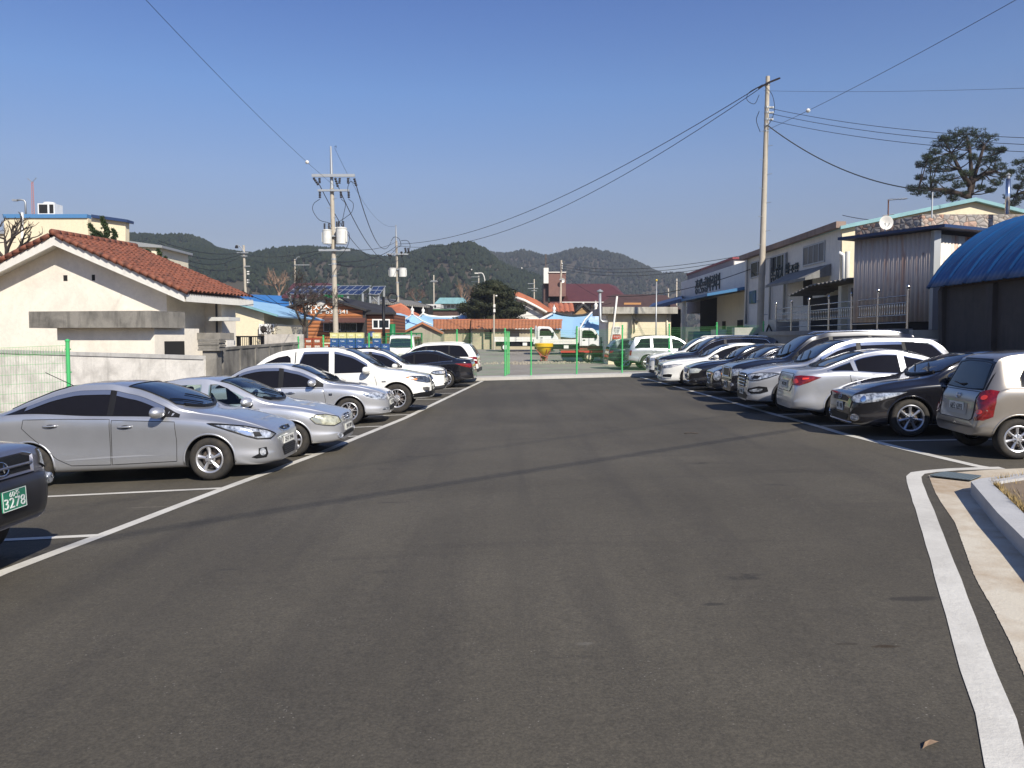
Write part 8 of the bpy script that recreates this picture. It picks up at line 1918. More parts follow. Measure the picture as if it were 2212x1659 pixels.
mb = MB().add(vs, [(j * (na + 1) + i, (j + 1) * (na + 1) + i, (j + 1) * (na + 1) + i + 1, j * (na + 1) + i + 1) for j in range(ny) for i in range(na)]); rf = mb.build('arched_roof', DOMEB, dm, auto=60, recalc=False)
s = rf.modifiers.new('s', 'SOLIDIFY'); s.thickness = .04
pts = [arch(i / na) for i in range(na + 1)]
MB().tube([(p.x - o.x, y1d - o.y + .02, p.z - o.z) for p in pts], .05, 6).build('end_flashing', mat('light_blue_flashing', (.06, .22, .5), rough=.4), dm, smooth=True)
ew = [Vector((XE + .25, 0, -.4))] + [p + Vector((.12, 0, -.1)) for p in pts] + [Vector((pts[-1].x, 0, -.4))]
MB().prism([(p.x - o.x, y1d - .5 - o.y, p.z - o.z) for p in ew], (0, 0, 0), (0, .2, 0)).build('end_wall', plaster('dark_earth_wall', (.085, .07, .06), (.045, .038, .034), .8, .7, 7), dm)
fbox(dm, 'side_wall', MATS['dark_earth_wall'], XE + .25, XE + .45, y0d, y1d - .52, -.4, ze_ - .02)
for y in (12.5, 16.6, 20.2): fbox(dm, 'wall_pier', MATS['dark_earth_wall'], XE + .12, XE + .245, y, y + .3, -.4, ze_ - .05)
# ------------------------------------------------------------------ street lamp-like small parts
# ------------------------------------------------------------------ poles
def upole(label, u, vt, vb, d, rb, rt, utop=None, steel_from=None, group=None, z0=None):
    b = P(u, vb, d); zg = ZG(b.x, d) if z0 is None else z0; b.z = zg; t = thing('utility_pole', label, 'utility pole', b, group=group); h = wz(vt, d) - zg
    dx = 0 if utop is None else P(utop, 728, d).x - b.x
    hs_ = h if steel_from is None else wz(steel_from, d) - zg
    f = lambda z: Vector((dx * z / h, 0, z))
    n = 8; MB().tube([f(hs_ * i / n) for i in range(n + 1)], rb, 14, r2=rt).build('shaft', POLE, t, auto=40)
    if steel_from is not None: MB().tube([f(hs_), f(h)], rt * .95, 12, r2=rt * .45).build('steel_top', GALV, t, auto=40); 
    return t, h, f
def steps(t, f, z0, z1, r, n):
    mb = MB()
    for i in range(n):
        z = lerp(z0, z1, i / (n - 1)); s = 1 if i % 2 else -1; a = .6; p = f(z)
        mb.tube([p + Vector((s * r * .5, -r * .7, 0)), p + Vector((s * (r + .16), -r - .02, .03))], .014, 4)
    mb.build('climbing_step', GALV, t)
def ring_(mb, c, r, hh=.06): mb.lathe([(r, -hh), (r + .015, -hh), (r + .015, hh), (r, hh)], c, 'z', 14)
def insul(mb, a, b, r=.07, n=5):
    a, b = Vector(a), Vector(b)
    for i in range(n):
        c = a.lerp(b, (i + .5) / n); mb.tube([c - (b - a) * .3 / n, c + (b - a) * .3 / n], r, 8)
    mb.tube([a, b], r * .35, 5)
def transformer(t, c, r=.34, h=1.15, ang=0):
    mb = MB(); mb.lathe([(.0005, 0), (r, 0), (r, h * .9), (r * 1.06, h * .9), (r * 1.06, h * .95), (r * .8, h), (.0005, h)], c, 'z', 20)
    for i in range(10):
        a = ang + i * .16 - .7; x, y = math.cos(a), math.sin(a); mb.box((c[0] + x * (r + .02) - .012, c[1] + y * (r + .02) - .06, c[2] + .1), (c[0] + x * (r + .02) + .012, c[1] + y * (r + .02) + .06, c[2] + h * .8))
    o_ = mb.build('transformer', mat('transformer_paint', (.66, .66, .62), rough=.45, var=.15, scale=3), t, auto=40)
    mb = MB(); 
    for s in (-.14, .12): insul(mb, (c[0] + s, c[1] - .05, c[2] + h), (c[0] + s, c[1] - .05, c[2] + h + .36), .06, 5)
    mb.build('bushing', INSUL, o_, smooth=True)
# right concrete pole
tR, hR, fR = upole('tall plain concrete pole with climbing steps in front of the grey-white workshop', 1641, 165, 700, 42, .185, .10, utop=1649)
steps(tR, fR, 2.0, 12.5, .15, 16); mb = MB()
for v in (183, 232, 243, 258, 283, 270): ring_(mb, fR(wz(v, 42) - tR.location.z), .115, .04)
mb.build('band', GALV, tR); mb = MB()
zc = wz(183, 42) - tR.location.z; mb.tube([fR(zc) + Vector((-.5, -.15, -.22)), fR(zc) + Vector((0, -.16, .06)), fR(zc) + Vector((.55, -.12, .28))], .05, 6); mb.lathe([(.03, -.03), (.06, 0), (.03, .03)], tuple(fR(zc) + Vector((.55, -.12, .28))), 'z', 8)
mb.build('clamp_arm', INSUL, tR); mb = MB()
for v in (232, 243, 258): insul(mb, fR(wz(v, 42) - tR.location.z) + Vector((.1, 0, 0)), fR(wz(v, 42) - tR.location.z) + Vector((.34, 0, 0)), .05, 3)
mb.build('insulator', TRIMW, tR); mb = MB()
def loop(mb, pts, r, n=10):
    pts = [Vector(p) for p in pts]; out = []
    q = [pts[0] * 2 - pts[1]] + pts + [pts[-1] * 2 - pts[-2]]
    for i in range(1, len(q) - 2):
        for j in range(n):
            t = j / n; p0, p1, p2, p3 = q[i - 1:i + 3]
            out.append(.5 * ((2 * p1) + (p2 - p0) * t + (2 * p0 - 5 * p1 + 4 * p2 - p3) * t * t + (3 * p1 - p0 - 3 * p2 + p3) * t**3))
    out.append(pts[-1]); mb.tube(out, r, 4); return mb
def pp(t, u, v, d): return P(u, v, d) - t.location
loop(mb, [pp(tR, 1645, 184, 41.8), pp(tR, 1618, 200, 41.8), pp(tR, 1614, 216, 41.8), pp(tR, 1630, 224, 41.8), pp(tR, 1640, 205, 41.8)], .014); loop(mb, [pp(tR, 1652, 186, 41.8), pp(tR, 1668, 205, 41.8), pp(tR, 1673, 235, 41.8), pp(tR, 1665, 262, 41.8), pp(tR, 1652, 275, 41.8)], .014); loop(mb, [pp(tR, 1640, 240, 41.8), pp(tR, 1634, 260, 41.8), pp(tR, 1642, 285, 41.8)], .016)
mb.build('jumper_cable', WIRE, tR)
# left pole with crossarms and transformers
tL, hL, fL = upole('concrete pole with two crossarms and white transformers in front of the timber cabin', 727, 316, 745, 50, .18, .115, utop=719.5, steel_from=407)
o = tL.location; steps(tL, fL, 2.0, wz(430, 50) - o.z, .14, 16)
def arm(t, name, u0, u1, v, d, th=.06): 
    a, b = pp(t, u0, v, d), pp(t, u1, v, d); return MB().box((a.x, a.y - .1, a.z - th), (b.x, b.y + .02, b.z + th)).build(name, GALV, t)
arm(tL, 'crossarm', 674, 767, 379.5, 49.8, .085); arm(tL, 'crossarm', 687, 755, 411.5, 49.8, .055); arm(tL, 'crossarm', 689, 757, 540.5, 49.8, .06)
mb = MB()
for (u0, v0, u1, v1) in ((677, 384, 688, 400), (690, 384, 690.5, 396), (724, 384, 730, 404), (734, 384, 733, 397), (752, 384, 752, 397), (765, 385, 770, 402), (691, 414, 691, 428), (736, 414, 737, 428), (753, 414, 753.5, 428)): insul(mb, pp(tL, u0, v0, 49.8), pp(tL, u1, v1, 49.8), .075, 4)
mb.build('insulator', INSUL, tL, smooth=True); mb = MB()
for pts in ([(691, 430), (678, 440), (676, 455), (690, 475), (712, 482), (716, 490)], [(737, 430), (746, 440), (743, 460), (737, 488)], [(753, 430), (763, 440), (760, 458), (746, 470), (732, 480), (730, 488)], [(744, 495), (754, 505), (753, 525), (742, 545), (731, 556)], [(767, 398), (758, 392), (752, 402), (751, 414)]): loop(mb, [pp(tL, u, v, 49.7) for u, v in pts], .016)
loop(mb, [pp(tL, 722, 318, 49.9), pp(tL, 726, 315, 49.9), pp(tL, 726, 320, 49.9)], .012); mb.build('jumper_cable', WIRE, tL)
for (u, ang) in ((707, 2.6), (738, .2), (724, -1.5)):
    c = pp(tL, u, 527, 49.6 if u != 724 else 50.3); transformer(tL, (c.x, c.y, c.z), .27 if u == 707 else .31, .98 if u != 707 else .85, ang)
MB().box(tuple(pp(tL, 703, 512, 49.9)), tuple(pp(tL, 750, 509, 49.7))).build('transformer_bracket', GALV, tL); mb = MB()
for v in (380, 412, 510, 541, 560, 570, 596): ring_(mb, fL(wz(v, 50) - o.z), .14, .05)
mb.build('band', GALV, tL)
# second pole
t2, h2, f2 = upole('grey concrete pole with paired white transformers beyond the timber cabin', 862, 486, 745, 95, .19, .12, utop=857, steel_from=520); o = t2.location
arm(t2, 'crossarm', 835, 882, 549, 94.8, .08); arm(t2, 'crossarm', 845, 876, 582, 94.8, .08); mb = MB()
for (u0, v0, u1, v1) in ((838, 550, 846, 553), (875, 535, 877, 545), (867, 543, 868, 556), (881, 536, 884, 546)): insul(mb, pp(t2, u0, v0, 94.8), pp(t2, u1, v1, 94.8), .13, 4)
mb.build('insulator', INSUL, t2, smooth=True); mb = MB()
for pts in ([(845, 520), (852, 512), (862, 516), (866, 530), (858, 534)], [(866, 520), (880, 520), (886, 532), (880, 548)], [(868, 556), (873, 570), (866, 582)], [(846, 553), (842, 560), (840, 548)]): loop(mb, [pp(t2, u, v, 94.7) for u, v in pts], .03)
mb.build('jumper_cable', WIRE, t2)
for (u, ang) in ((848.5, 2.6), (870, .2)): c = pp(t2, u, 598, 94.6); transformer(t2, (c.x, c.y, c.z), .42, 1.0, ang)
mb = MB(); [ring_(mb, f2(wz(v, 95) - o.z), .17, .06) for v in (534, 549, 590, 610, 640, 660)]; mb.build('band', GALV, t2)
t5 = thing('cable_coil', 'black coil of spare cable hanging on the wires left of the second pole', 'cable coil', P(848, 643, 90)); MB().lathe([(.5, -.06), (.56, 0), (.5, .06), (.44, 0), (.5, -.06)], (0, 0, 0), 'y', 24).build('coil', WIRE, t5, smooth=True)
# further poles
t3, h3, f3 = upole('concrete pole with a small lamp bracket above the blue metal roof', 533, 530, 660, 90, .18, .12, utop=530); mb = MB()
for v, a, b in ((546, 512, 536), (553, 520, 534), (575, 529, 540)): mb.box(tuple(pp(t3, a, v + 1, 89.8)), tuple(pp(t3, b, v - 1, 89.7)))
mb.build('crossarm', GALV, t3); mb = MB(); loop(mb, [pp(t3, 529, 548, 89.8), pp(t3, 520, 534, 89.8), pp(t3, 511, 529, 89.8)], .05); mb.build('lamp_bracket', GALV, t3); MB().lathe([(.12, 0), (.2, -.3), (.0005, -.32)], tuple(pp(t3, 511, 530, 89.8)), 'z', 10).build('lamp_head', BLK, t3)
[MB().box(tuple(pp(t3, 534, v, 89.6)), tuple(pp(t3, 538, v - 2.5, 89.5))).build('junction_box', TRIMW, t3) for v in (588, 593, 606, 611)]
t4, h4, f4 = upole('thin distant pole with a bent lamp arm left of the red roof', 638, 560, 650, 130, .2, .12); loop(mb := MB(), [pp(t4, 638, 562, 129.9), pp(t4, 642, 556, 129.9), pp(t4, 648, 555, 129.9)], .06); mb.box(tuple(pp(t4, 636, 573, 129.8)), tuple(pp(t4, 668, 571.5, 129.7))); mb.build('lamp_arm', GALV, t4)
t6, h6, f6 = upole('slender pole with two small white meter boxes in front of the ribbed orange shed', 1067, 636, 757, 72, .095, .06); MB().box(tuple(pp(t6, 1066, 664, 71.9)), tuple(pp(t6, 1070, 657, 71.6))).build('meter_box', TRIMW, t6); MB().box(tuple(pp(t6, 1066, 674.5, 71.9)), tuple(pp(t6, 1070, 667, 71.6))).build('meter_box', TRIMW, t6)
MB().lathe([(.0005, .12), (.09, .08), (.1, 0), (.0005, -.03)], tuple(pp(t6, 1072, 640, 72)), 'z', 10).build('lamp', TRIMW, t6, smooth=True)
t7, h7, f7 = upole('concrete pole rising in front of the brick church tower', 1209, 562, 690, 110, .19, .12, utop=1212); mb = MB(); [insul(mb, pp(t7, 1213, v, 109.9), pp(t7, 1215.5, v - .5, 109.9), .14, 2) for v in (570, 575, 580)]; mb.build('insulator', TRIMW, t7); mb = MB(); mb.box(tuple(pp(t7, 1208, 605, 109.8)), tuple(pp(t7, 1219, 602.5, 109.6))); mb.build('bracket', GALV, t7)
for (u, vt, vb, d, arms, lab) in ((937, 594, 665, 170, [(929, 946, 608), (931, 944, 606)], 'far thin pole with a crossarm left of the round evergreen tree'), (1154, 603, 650, 170, [(1140, 1155, 612.5), (1140, 1162, 623), (1148, 1160, 628)], 'far pole with two crossarms right of the round evergreen tree'), (1034, 596, 640, 160, [(1018, 1036, 598), (1018, 1034, 608)], 'white capped far pole directly above the round evergreen tree'), (1462, 602, 640, 150, [(1460, 1464, 606)], 'short dark pole left of the signed warehouse roof'), (1444, 623, 650, 170, [(1443, 1447, 631)], 'small far pole over the dark brown roofs, second from the warehouse')):
    b = P(u, vt, d); t = thing('utility_pole', lab, 'utility pole', (b.x, d, 0)); MB().tube([(0, 0, 0), (0, 0, b.z)], .16, 8, r2=.11).build('shaft', POLE, t, smooth=True); mb = MB()
    for a, b_, v in arms: mb.box(tuple(pp(t, a, v + .5, d - .2)), tuple(pp(t, b_, v - .5, d - .3)))
    mb.build('crossarm', GALV, t)
b = P(1040, 590, 158); t = thing('street_lamp', 'white curved street lamp above the round evergreen tree', 'street lamp', (b.x + .6, 158, 0)); loop(mb := MB(), [(0, 0, 0), (0, 0, b.z * .8), (0, 0, b.z - 1.2), (-.4, 0, b.z - .1), (-1.2, 0, b.z)], .1); mb.build('post', TRIMW, t); MB().box((-1.9, -.15, b.z - .1), (-1.2, .15, b.z + .08)).build('lamp_head', TRIMW, t)
t = thing('utility_pole', 'black painted steel pole in front of the timber cabin wing', 'utility pole', (P(829, 728, 58).x, 58, ZG(-9, 58))); MB().tube([(0, 0, 0), (0, 0, wz(641, 58) - t.location.z)], .12, 8, r2=.1).build('shaft', BLK, t, smooth=True)
t = thing('post', 'dark green painted post right of the timber cabin window', 'post', (P(848, 728, 57).x, 57, ZG(-8, 57))); MB().tube([(0, 0, 0), (0, 0, wz(700, 57) - t.location.z)], .2, 10).build('shaft', DGREEN, t, smooth=True)
# ------------------------------------------------------------------ wires
def wire(name, label, a, b, sag=0.0, r=.012, knots=None, group='overhead wires', balls=(), cat='wire', n=24):
    a, b = P(*a), P(*b); o = a; pts = []
    for i in range(n + 1):
        t = i / n; p = a.lerp(b, t); p.z -= sag * 4 * t * (1 - t); pts.append(p - o)
    ob = MB().tube(pts, r, 4).build(name, WIRE, None, loc=o); tag(ob, label, cat, group)
    for t_ in balls:
        i = int(t_ * n); MB().lathe([(.0005, -.1), (.08, -.06), (.1, 0), (.08, .06), (.0005, .1)], tuple(pts[i]), 'z', 10).build('marker', TRIMW, ob, smooth=True)
    return ob
wire('service_cable', 'upper of the heavy cables between the right pole and the second pole', (1647, 183, 42), (860, 527, 94.5), 1.9, .022)
wire('service_cable', 'lower of the heavy cables between the right pole and the second pole', (1646, 188, 42), (860, 531, 94.5), 2.6, .020)
wire('service_cable', 'cable from the second pole on to the crossarm pole by the cabin', (858, 530, 94.5), (727, 566, 50), .5, .03)
wire('service_cable', 'black cable under the crossarm pole running to the second pole', (858, 534, 94.5), (727, 571, 50), .9, .03)
for i, (v0, v1, w_) in enumerate(((232, 290, 'top'), (243, 305, 'middle'), (258, 321, 'bottom'))): wire('power_line', w_ + ' of three lines from the right pole to the right edge', (1654, v0, 42), (2290, v1 + 10, 30), .3, .011)
wire('service_cable', 'twisted black cable drooping from the right pole towards the pine tree', (1652, 266, 42), (2030, 413, 38), .75, .026)
wire('guy_wire', 'thin wire rising from the right pole to the top right corner', (1650, 284, 42), (2300, -60, 22), .15, .010, balls=(.26,))
wire('power_line', 'faint thin line from the pole top to the right edge', (1650, 196, 42), (2300, 187, 30), .1, .006)
wire('guy_wire', 'thin wire from the crossarm pole up to the top left', (723, 402, 50), (250, -70, 22), .25, .010, balls=(.28,))
for (u0, v0, u1, v1, s, lab) in ((690, 399, 838, 549, 2.0, 'left'), (731, 404, 872, 549, 2.4, 'middle'), (770, 402, 845, 522, 2.0, 'right')): wire('power_line', lab + ' of three lines sagging from the crossarm pole to the second pole', (u0, v0, 49.8), (u1, v1, 94.8), s, .026)
wire('earth_wire', 'faint top wire from steel pole tip to the second pole', (723, 320, 50), (857, 487, 95), 1.6, .010)
wire('power_line', 'upper line from the crossarm pole to the lamp pole at left', (692, 541, 49.8), (520, 547, 89.8), .4, .02); wire('power_line', 'lower line from the crossarm pole to the lamp pole at left', (692, 546, 49.8), (521, 553, 89.8), .7, .018)
wire('power_line', 'line from the crossarm pole arm on to the second pole', (755, 540, 49.8), (858, 521, 94.8), .3, .018)
for i, (v0, v1, s) in enumerate(((546, 520, .5), (549, 524, .9), (553, 530, 1.2), (575, 538, 1.0))): wire('service_cable', ('topmost', 'second', 'third', 'lowest')[i] + ' dark cable from the lamp pole towards the cream hall', (522, v0, 90), (342, v1, 66), s, .03)
wire('service_cable', 'dark cable sloping from the lamp pole down behind the cabin tree', (535, 600, 90), (640, 680, 70), .3, .03); wire('service_cable', 'long cable from the tiled house past the crossarm pole', (523, 628, 34), (727, 578, 50), 1.2, .016)
for i, (v0, v1) in enumerate(((576, 648), (582, 655))): wire('service_cable', ('left', 'right')[i] + ' of two cables dropping from the crossarm pole to the cabin', (722, v0, 50), (652 + 14 * i, v1, 62), .4, .018)
for (a, b, s, lab) in (((862, 660, 94), (1100, 690, 100), 1.2, 'black cable crossing in front of the round evergreen tree'), ((1213, 571, 110), (1640, 545, 60), .9, 'top of three wires between church pole and signed warehouse'), ((1213, 576, 110), (1640, 551, 60), 1.0, 'middle of three wires between church pole and signed warehouse'), ((1213, 581, 110), (1640, 557, 60), 1.1, 'bottom of three wires between church pole and signed warehouse'), ((1215, 590, 110), (1290, 640, 96), .2, 'cable dropping from the church pole to the brown roof'), ((862, 640, 94), (1320, 655, 90), 1.8, 'long dark cable from the second pole to the brown roof house'), ((1310, 640, 60), (1625, 580, 47), .5, 'pale cable from the cream outbuilding up to the workshop'), ((1050, 640, 110), (1462, 607, 150), 2.5, 'dark cable along the church roof'), ((840, 646, 88), (862, 650, 94), .1, 'short cable by the coil'), ((760, 625, 88), (862, 655, 94), .4, 'cable over the solar panels to the second pole'), ((1820, 465, 60), (2300, 395, 40), 1.0, 'line behind the pine tree at right')):
    wire('service_cable', lab + (' in front of the cabin wing' if 'short' in lab else ''), a, b, s, .022)
wire('power_line', 'thin line with small white markers across the hills', (845, 540, 120), (1208, 563, 110), 2.0, .014, balls=(.5, .8))
# cables strung overhead behind the photographer's position, whose shadows cross the lot
def shadow_wire(name, label, p0, p1, h, r, sag=.3):
    s = Vector((sd.x, sd.y)) / sd.z; a = GP(*p0); b = GP(*p1); dirv = (b - a); a = a - dirv * .9; b = b + dirv * .35
    A = Vector((a.x + s.x * h, a.y + s.y * h, h)); B = Vector((b.x + s.x * h, b.y + s.y * h, h)); pts = []
    for i in range(31):
        t = i / 30; q = A.lerp(B, t); q.z -= sag * 4 * t * (1 - t) * .0; pts.append(q - A)
    tag(MB().tube(pts, r, 6).build(name, WIRE, None, loc=A), label, 'wire')
shadow_wire('service_cable', 'thick cable bundle overhead whose shadow crosses the asphalt', (258, 1165), (1640, 936), 13, .029)
shadow_wire('service_cable', 'thinner cable overhead casting the fainter shadow on the asphalt', (560, 1040), (1500, 905), 13.6, .011)
# ------------------------------------------------------------------ trees
def leafmat(name, c1, c2, rough=.7):
    if name in MATS: return MATS[name]
    m, t, b = _new(name); N, L, b = nodes(m); v = mapping(N, L); n = noise_n(N, L, v, 1.2, 4); L.new(ramp(N, L, n.outputs[0], .35, .65, c1, c2).outputs[0], b.inputs['Base Color']); b.inputs['Roughness'].default_value = rough; b.inputs['Specular IOR Level'].default_value = .3
    MATS[name] = m; return m
def needle_tuft(mb, p, s, rr, n=10, up=.5, w_=.12):
    for i in range(n):
        a = rr.uniform(0, 6.283); el = rr.uniform(-.5, 1.3); d = Vector((math.cos(a) * math.cos(el), math.sin(a) * math.cos(el), math.sin(el) + up * .3)).normalized(); l = s * rr.uniform(.6, 1.2)
        q = d.cross(Vector((rr.uniform(-1, 1), rr.uniform(-1, 1), rr.uniform(-1, 1)))).normalized() * s * w_
        b = p + Vector((rr.uniform(-1, 1), rr.uniform(-1, 1), rr.uniform(-.6, .6))) * s * .5
        mb.add([b - q, b + q, b + d * l], [(0, 1, 2)])
def branchy(mb, p, d, ln, r, depth, rr, tips, spread=.6, gravity=0.0, split=3, shrink=.68, seg=4):
    pts = [p]; q = p.copy(); dd = d.copy()
    for i in range(seg):
        dd = (dd + Vector((rr.uniform(-1, 1), rr.uniform(-1, 1), rr.uniform(-.6, .8) + gravity)) * .16).normalized(); q = q + dd * ln / seg; pts.append(q.copy())
    mb.tube(pts, max(r, .011), 5 if r > .03 else 3, r2=max(r * .62, .009), cap=False)
    if depth == 0: tips.append((q.copy(), dd.copy())); return
    for i in range(split):
        t = .45 + .55 * (i + rr.random()) / split; k = min(seg, max(1, int(round(t * seg)))); b = pts[k]
        nd = (dd + Vector((rr.uniform(-1, 1), rr.uniform(-1, 1), rr.uniform(-.5, .7))) * spread * 1.3).normalized()
        branchy(mb, b, nd, ln * shrink * rr.uniform(.75, 1.1), r * .58, depth - 1, rr, tips, spread, gravity, split, shrink, seg)
PINE = leafmat('pine_needles', (.012, .024, .014), (.035, .052, .022)); EVER = leafmat('evergreen_leaves', (.010, .017, .006), (.036, .038, .012)); JUNI = leafmat('juniper_leaves', (.018, .035, .012), (.04, .06, .02))
# pine tree at right
def pine(label, u, d, vtop, vbot, blobs, seed, trunks):
    b = P(u, vbot, d); t = thing('pine_tree', label, 'pine tree', (b.x, d, 1.0)); o = t.location; rr = random.Random(seed); mb = MB()
    for tr in trunks:
        pts = [P(uu, vv, d + dz) - o for uu, vv, dz in tr]; mb.tube(pts, .19, 8, r2=.07)
    main = [P(uu, vv, d + dz) - o for uu, vv, dz in trunks[0]]
    alltr = [P(uu, vv, d + dz) - o for tr in trunks for uu, vv, dz in tr[1:]]
    lb = MB(); s = d / FPX
    for (bu, bv, br) in blobs:
        for rep in range(2):
            c = P(bu, bv, d + rr.uniform(-1.6, 1.6)) - o; base = min(alltr, key=lambda q: (q - c).length + max(0, q.z - c.z) * 1.0)
            mid = base.lerp(c, .55) + Vector((0, 0, -.12)); mb.tube([base, mid, c + Vector((0, 0, -.1))], .05, 5, r2=.02, cap=False)
            R_ = br * s * .88
            for k in range(int(30)):
                a = rr.uniform(0, 6.283); q = rr.random()**.5; p = c + Vector((math.cos(a) * q * R_ * 1.15, math.sin(a) * q * R_, rr.uniform(-.58, .75) * R_ * (1 - q * .35)))
                needle_tuft(lb, p, .17, rr, 9, .8, .10)
                if k % 6 == 0: mb.tube([c + Vector((0, 0, -.12)), p], .015, 3, cap=False)
    mb.build('trunk', PBARK, t, smooth=True); lb.build('crown', PINE, t, recalc=False)
bl = [(2068, 290, 20), (2090, 287, 18), (2113, 292, 20), (2135, 300, 18), (2052, 302, 16), (2032, 312, 17), (2040, 300, 12), (2060, 315, 18), (2085, 310, 20), (2108, 315, 20), (2130, 320, 18), (2150, 328, 15), (2020, 328, 13), (2010, 347, 14), (1993, 357, 15), (2003, 340, 10), (2025, 350, 18), (2045, 345, 18), (2065, 340, 18), (2040, 365, 20), (2015, 368, 16), (1988, 385, 12), (1972, 408, 12), (1985, 416, 16), (2005, 405, 18), (2025, 390, 18), (2050, 385, 16), (2018, 422, 16), (2045, 415, 16), (2070, 400, 14), (2088, 375, 14), (2060, 430, 13), (2080, 420, 10), (2125, 350, 18), (2145, 345, 15), (2158, 362, 14), (2135, 372, 16), (2115, 385, 12), (2170, 380, 12), (2152, 395, 14), (2183, 372, 9), (2165, 325, 9), (2100, 340, 12), (2118, 405, 10), (2140, 412, 9)]
pine('tall dark pine tree with spreading flat tufts behind the workshop gable', 2092, 55, 280, 470, bl, 5, [[(2092, 470, 0), (2094, 420, 0), (2098, 370, .2), (2095, 325, 0), (2088, 295, 0)], [(2096, 420, 0), (2106, 375, .5), (2118, 340, .3), (2126, 312, 0)], [(2094, 400, 0), (2072, 365, -.4), (2055, 330, -.5)], [(2092, 425, 0), (2050, 412, -.5), (2010, 408, -.6), (1985, 405, -.6)], [(2096, 395, 0), (2125, 375, .3), (2150, 370, .6)]])
bl = [(2190, 440, 14), (2205, 425, 16), (2225, 400, 20), (2215, 370, 18), (2235, 345, 20), (2200, 352, 12), (2210, 385, 14), (2198, 405, 10), (2175, 448, 9), (2250, 370, 22), (2260, 420, 24), (2245, 330, 18), (2180, 425, 10)]
pine('second pine tree half cut off by the right edge behind the flue', 2240, 58, 300, 480, bl, 9, [[(2245, 480, 0), (2240, 420, 0), (2238, 370, 0), (2240, 335, 0)], [(2242, 440, 0), (2215, 415, 0), (2195, 420, 0)]])
# round evergreen
def dense(label, u, d, uu0, uu1, vt, vb, seed):
    t = thing('evergreen_tree', label, 'evergreen tree', (P(u, 728, d).x, d, .5)); o = t.location; rr = random.Random(seed); lb = MB(); W_ = (P(uu1, 728, d).x - P(uu0, 728, d).x) / 2; zt_ = wz(vt, d) - o.z; zb_ = wz(vb, d) - o.z; cl = []
    for k in range(175):
        z = rr.random(); a = rr.uniform(0, 6.283); prof = math.sqrt(max(0, 1 - z**2.0)) * (1.08 - .12 * z) * (.86 + .14 * math.sin(z * 17)); q = (rr.random()**.4) * prof
        cl.append(Vector((math.cos(a) * q * W_, math.sin(a) * q * W_ * .9, zb_ + (zt_ - zb_) * z * .97)))
    for c in cl:
        R_ = W_ * rr.uniform(.13, .22)
        for i in range(150):
            n = Vector((rr.gauss(0, 1), rr.gauss(0, 1), rr.gauss(0, 1))).normalized(); p = c + Vector((n.x * R_ * 1.2, n.y * R_ * 1.2, n.z * R_ * .65)) * rr.uniform(.6, 1.1); s = rr.uniform(.07, .15); a = n.cross(Vector((rr.random(), rr.random(), rr.random()))).normalized() * s; b = n.cross(a).normalized() * s * .6; tl = n * s * rr.uniform(-.6, .6)
            lb.add([p - a, p + b + tl, p + a, p - b], [(0, 1, 2, 3)])
    lb.build('crown', EVER, t, recalc=False); MB().tube([(0, 0, -.3), (0, 0, zb_ + 1)], .25, 8).build('trunk', BARK, t)
dense('big dome-shaped dark evergreen tree right of centre-left behind the orange sheds', 1063, 88, 984, 1141, 611, 705, 2)
# twisted junipers behind the tiled roof
def juniper(label, spikes, d, seed):
    u0 = spikes[0][0]; t = thing('juniper_tree', label, 'juniper tree', (P(u0, 728, d).x, d, 0)); o = t.location; rr = random.Random(seed); lb = MB(); tb = MB()
    for (ub, vb, ut, vt, wd) in spikes:
        A, B = P(ub, vb, d) - o, P(ut, vt, d) - o; tb.tube([Vector((A.x * .3, 0, 0)), A, B], .05, 5, r2=.015); k_ = wd * d / FPX; n = int((B - A).length / .05)
        for i in range(n):
            s = i / n; c = A.lerp(B, s) + Vector((math.sin(s * 9 + ub) * .08, 0, 0)); rad = k_ * (1 - s)**.55 * (.75 + .4 * math.sin(i * 1.9 + ub)) 
            for j in range(13):
                a = rr.uniform(0, 6.283); q = c + Vector((math.cos(a), math.sin(a), 0)) * rad * rr.uniform(.2, 1); needle_tuft(lb, q, .11, rr, 4, 2.0, .32)
    tb.build('trunk', BARK, t); lb.build('crown', JUNI, t, recalc=False)
juniper('twisted dark juniper with three tall spires behind the tiled ridge', [(204, 530, 198, 484, 10), (208, 545, 206, 500, 14), (229, 540, 225, 468, 12), (230, 560, 230, 510, 16), (252, 545, 243, 495, 10), (255, 560, 250, 520, 13), (215, 560, 217, 500, 9)], 38, 3)
juniper('second twisted juniper with shorter pointed tips, farther down the tiled roof', [(268, 560, 267, 528, 9), (280, 562, 283, 532, 9), (295, 570, 298, 537, 8), (312, 570, 315, 548, 7), (322, 575, 321, 540, 9), (335, 578, 345, 538, 8), (330, 580, 338, 552, 9), (355, 585, 362, 555, 9), (370, 600, 375, 575, 7)], 40, 7)
# bare trees
def bare(label, u, d, vb, vt, seed, r=.14, depth=5, spread=.62, m=None, lean=0, ln=None, stems=1, split=3):
    b = P(u, vb, d); t = thing('bare_tree', label, 'bare tree', (b.x, d, b.z if vb < 760 else ZG(b.x, d))); h = wz(vt, d) - t.location.z; rr = random.Random(seed); mb = MB(); tb = MB(); tips = []
    tb.tube([(0, 0, -.4), (lean * .1, 0, h * .12), (lean * .2, 0, h * .24)], r * 1.15, 8, r2=r * .9)
    for i in range(stems + 3):
        a = 2 * math.pi * i / (stems + 3) + rr.random(); branchy(mb, Vector((lean * .2, 0, h * (.18 + .02 * i))), Vector((math.cos(a) * .75, math.sin(a) * .6, .9)).normalized(), (ln or h * .36), r * .6, depth - 1, rr, tips, spread, .1, split)
    tb.build('trunk', m or BARK, t, smooth=True); mb.build('branches', m or BARK, t, smooth=True, recalc=False)
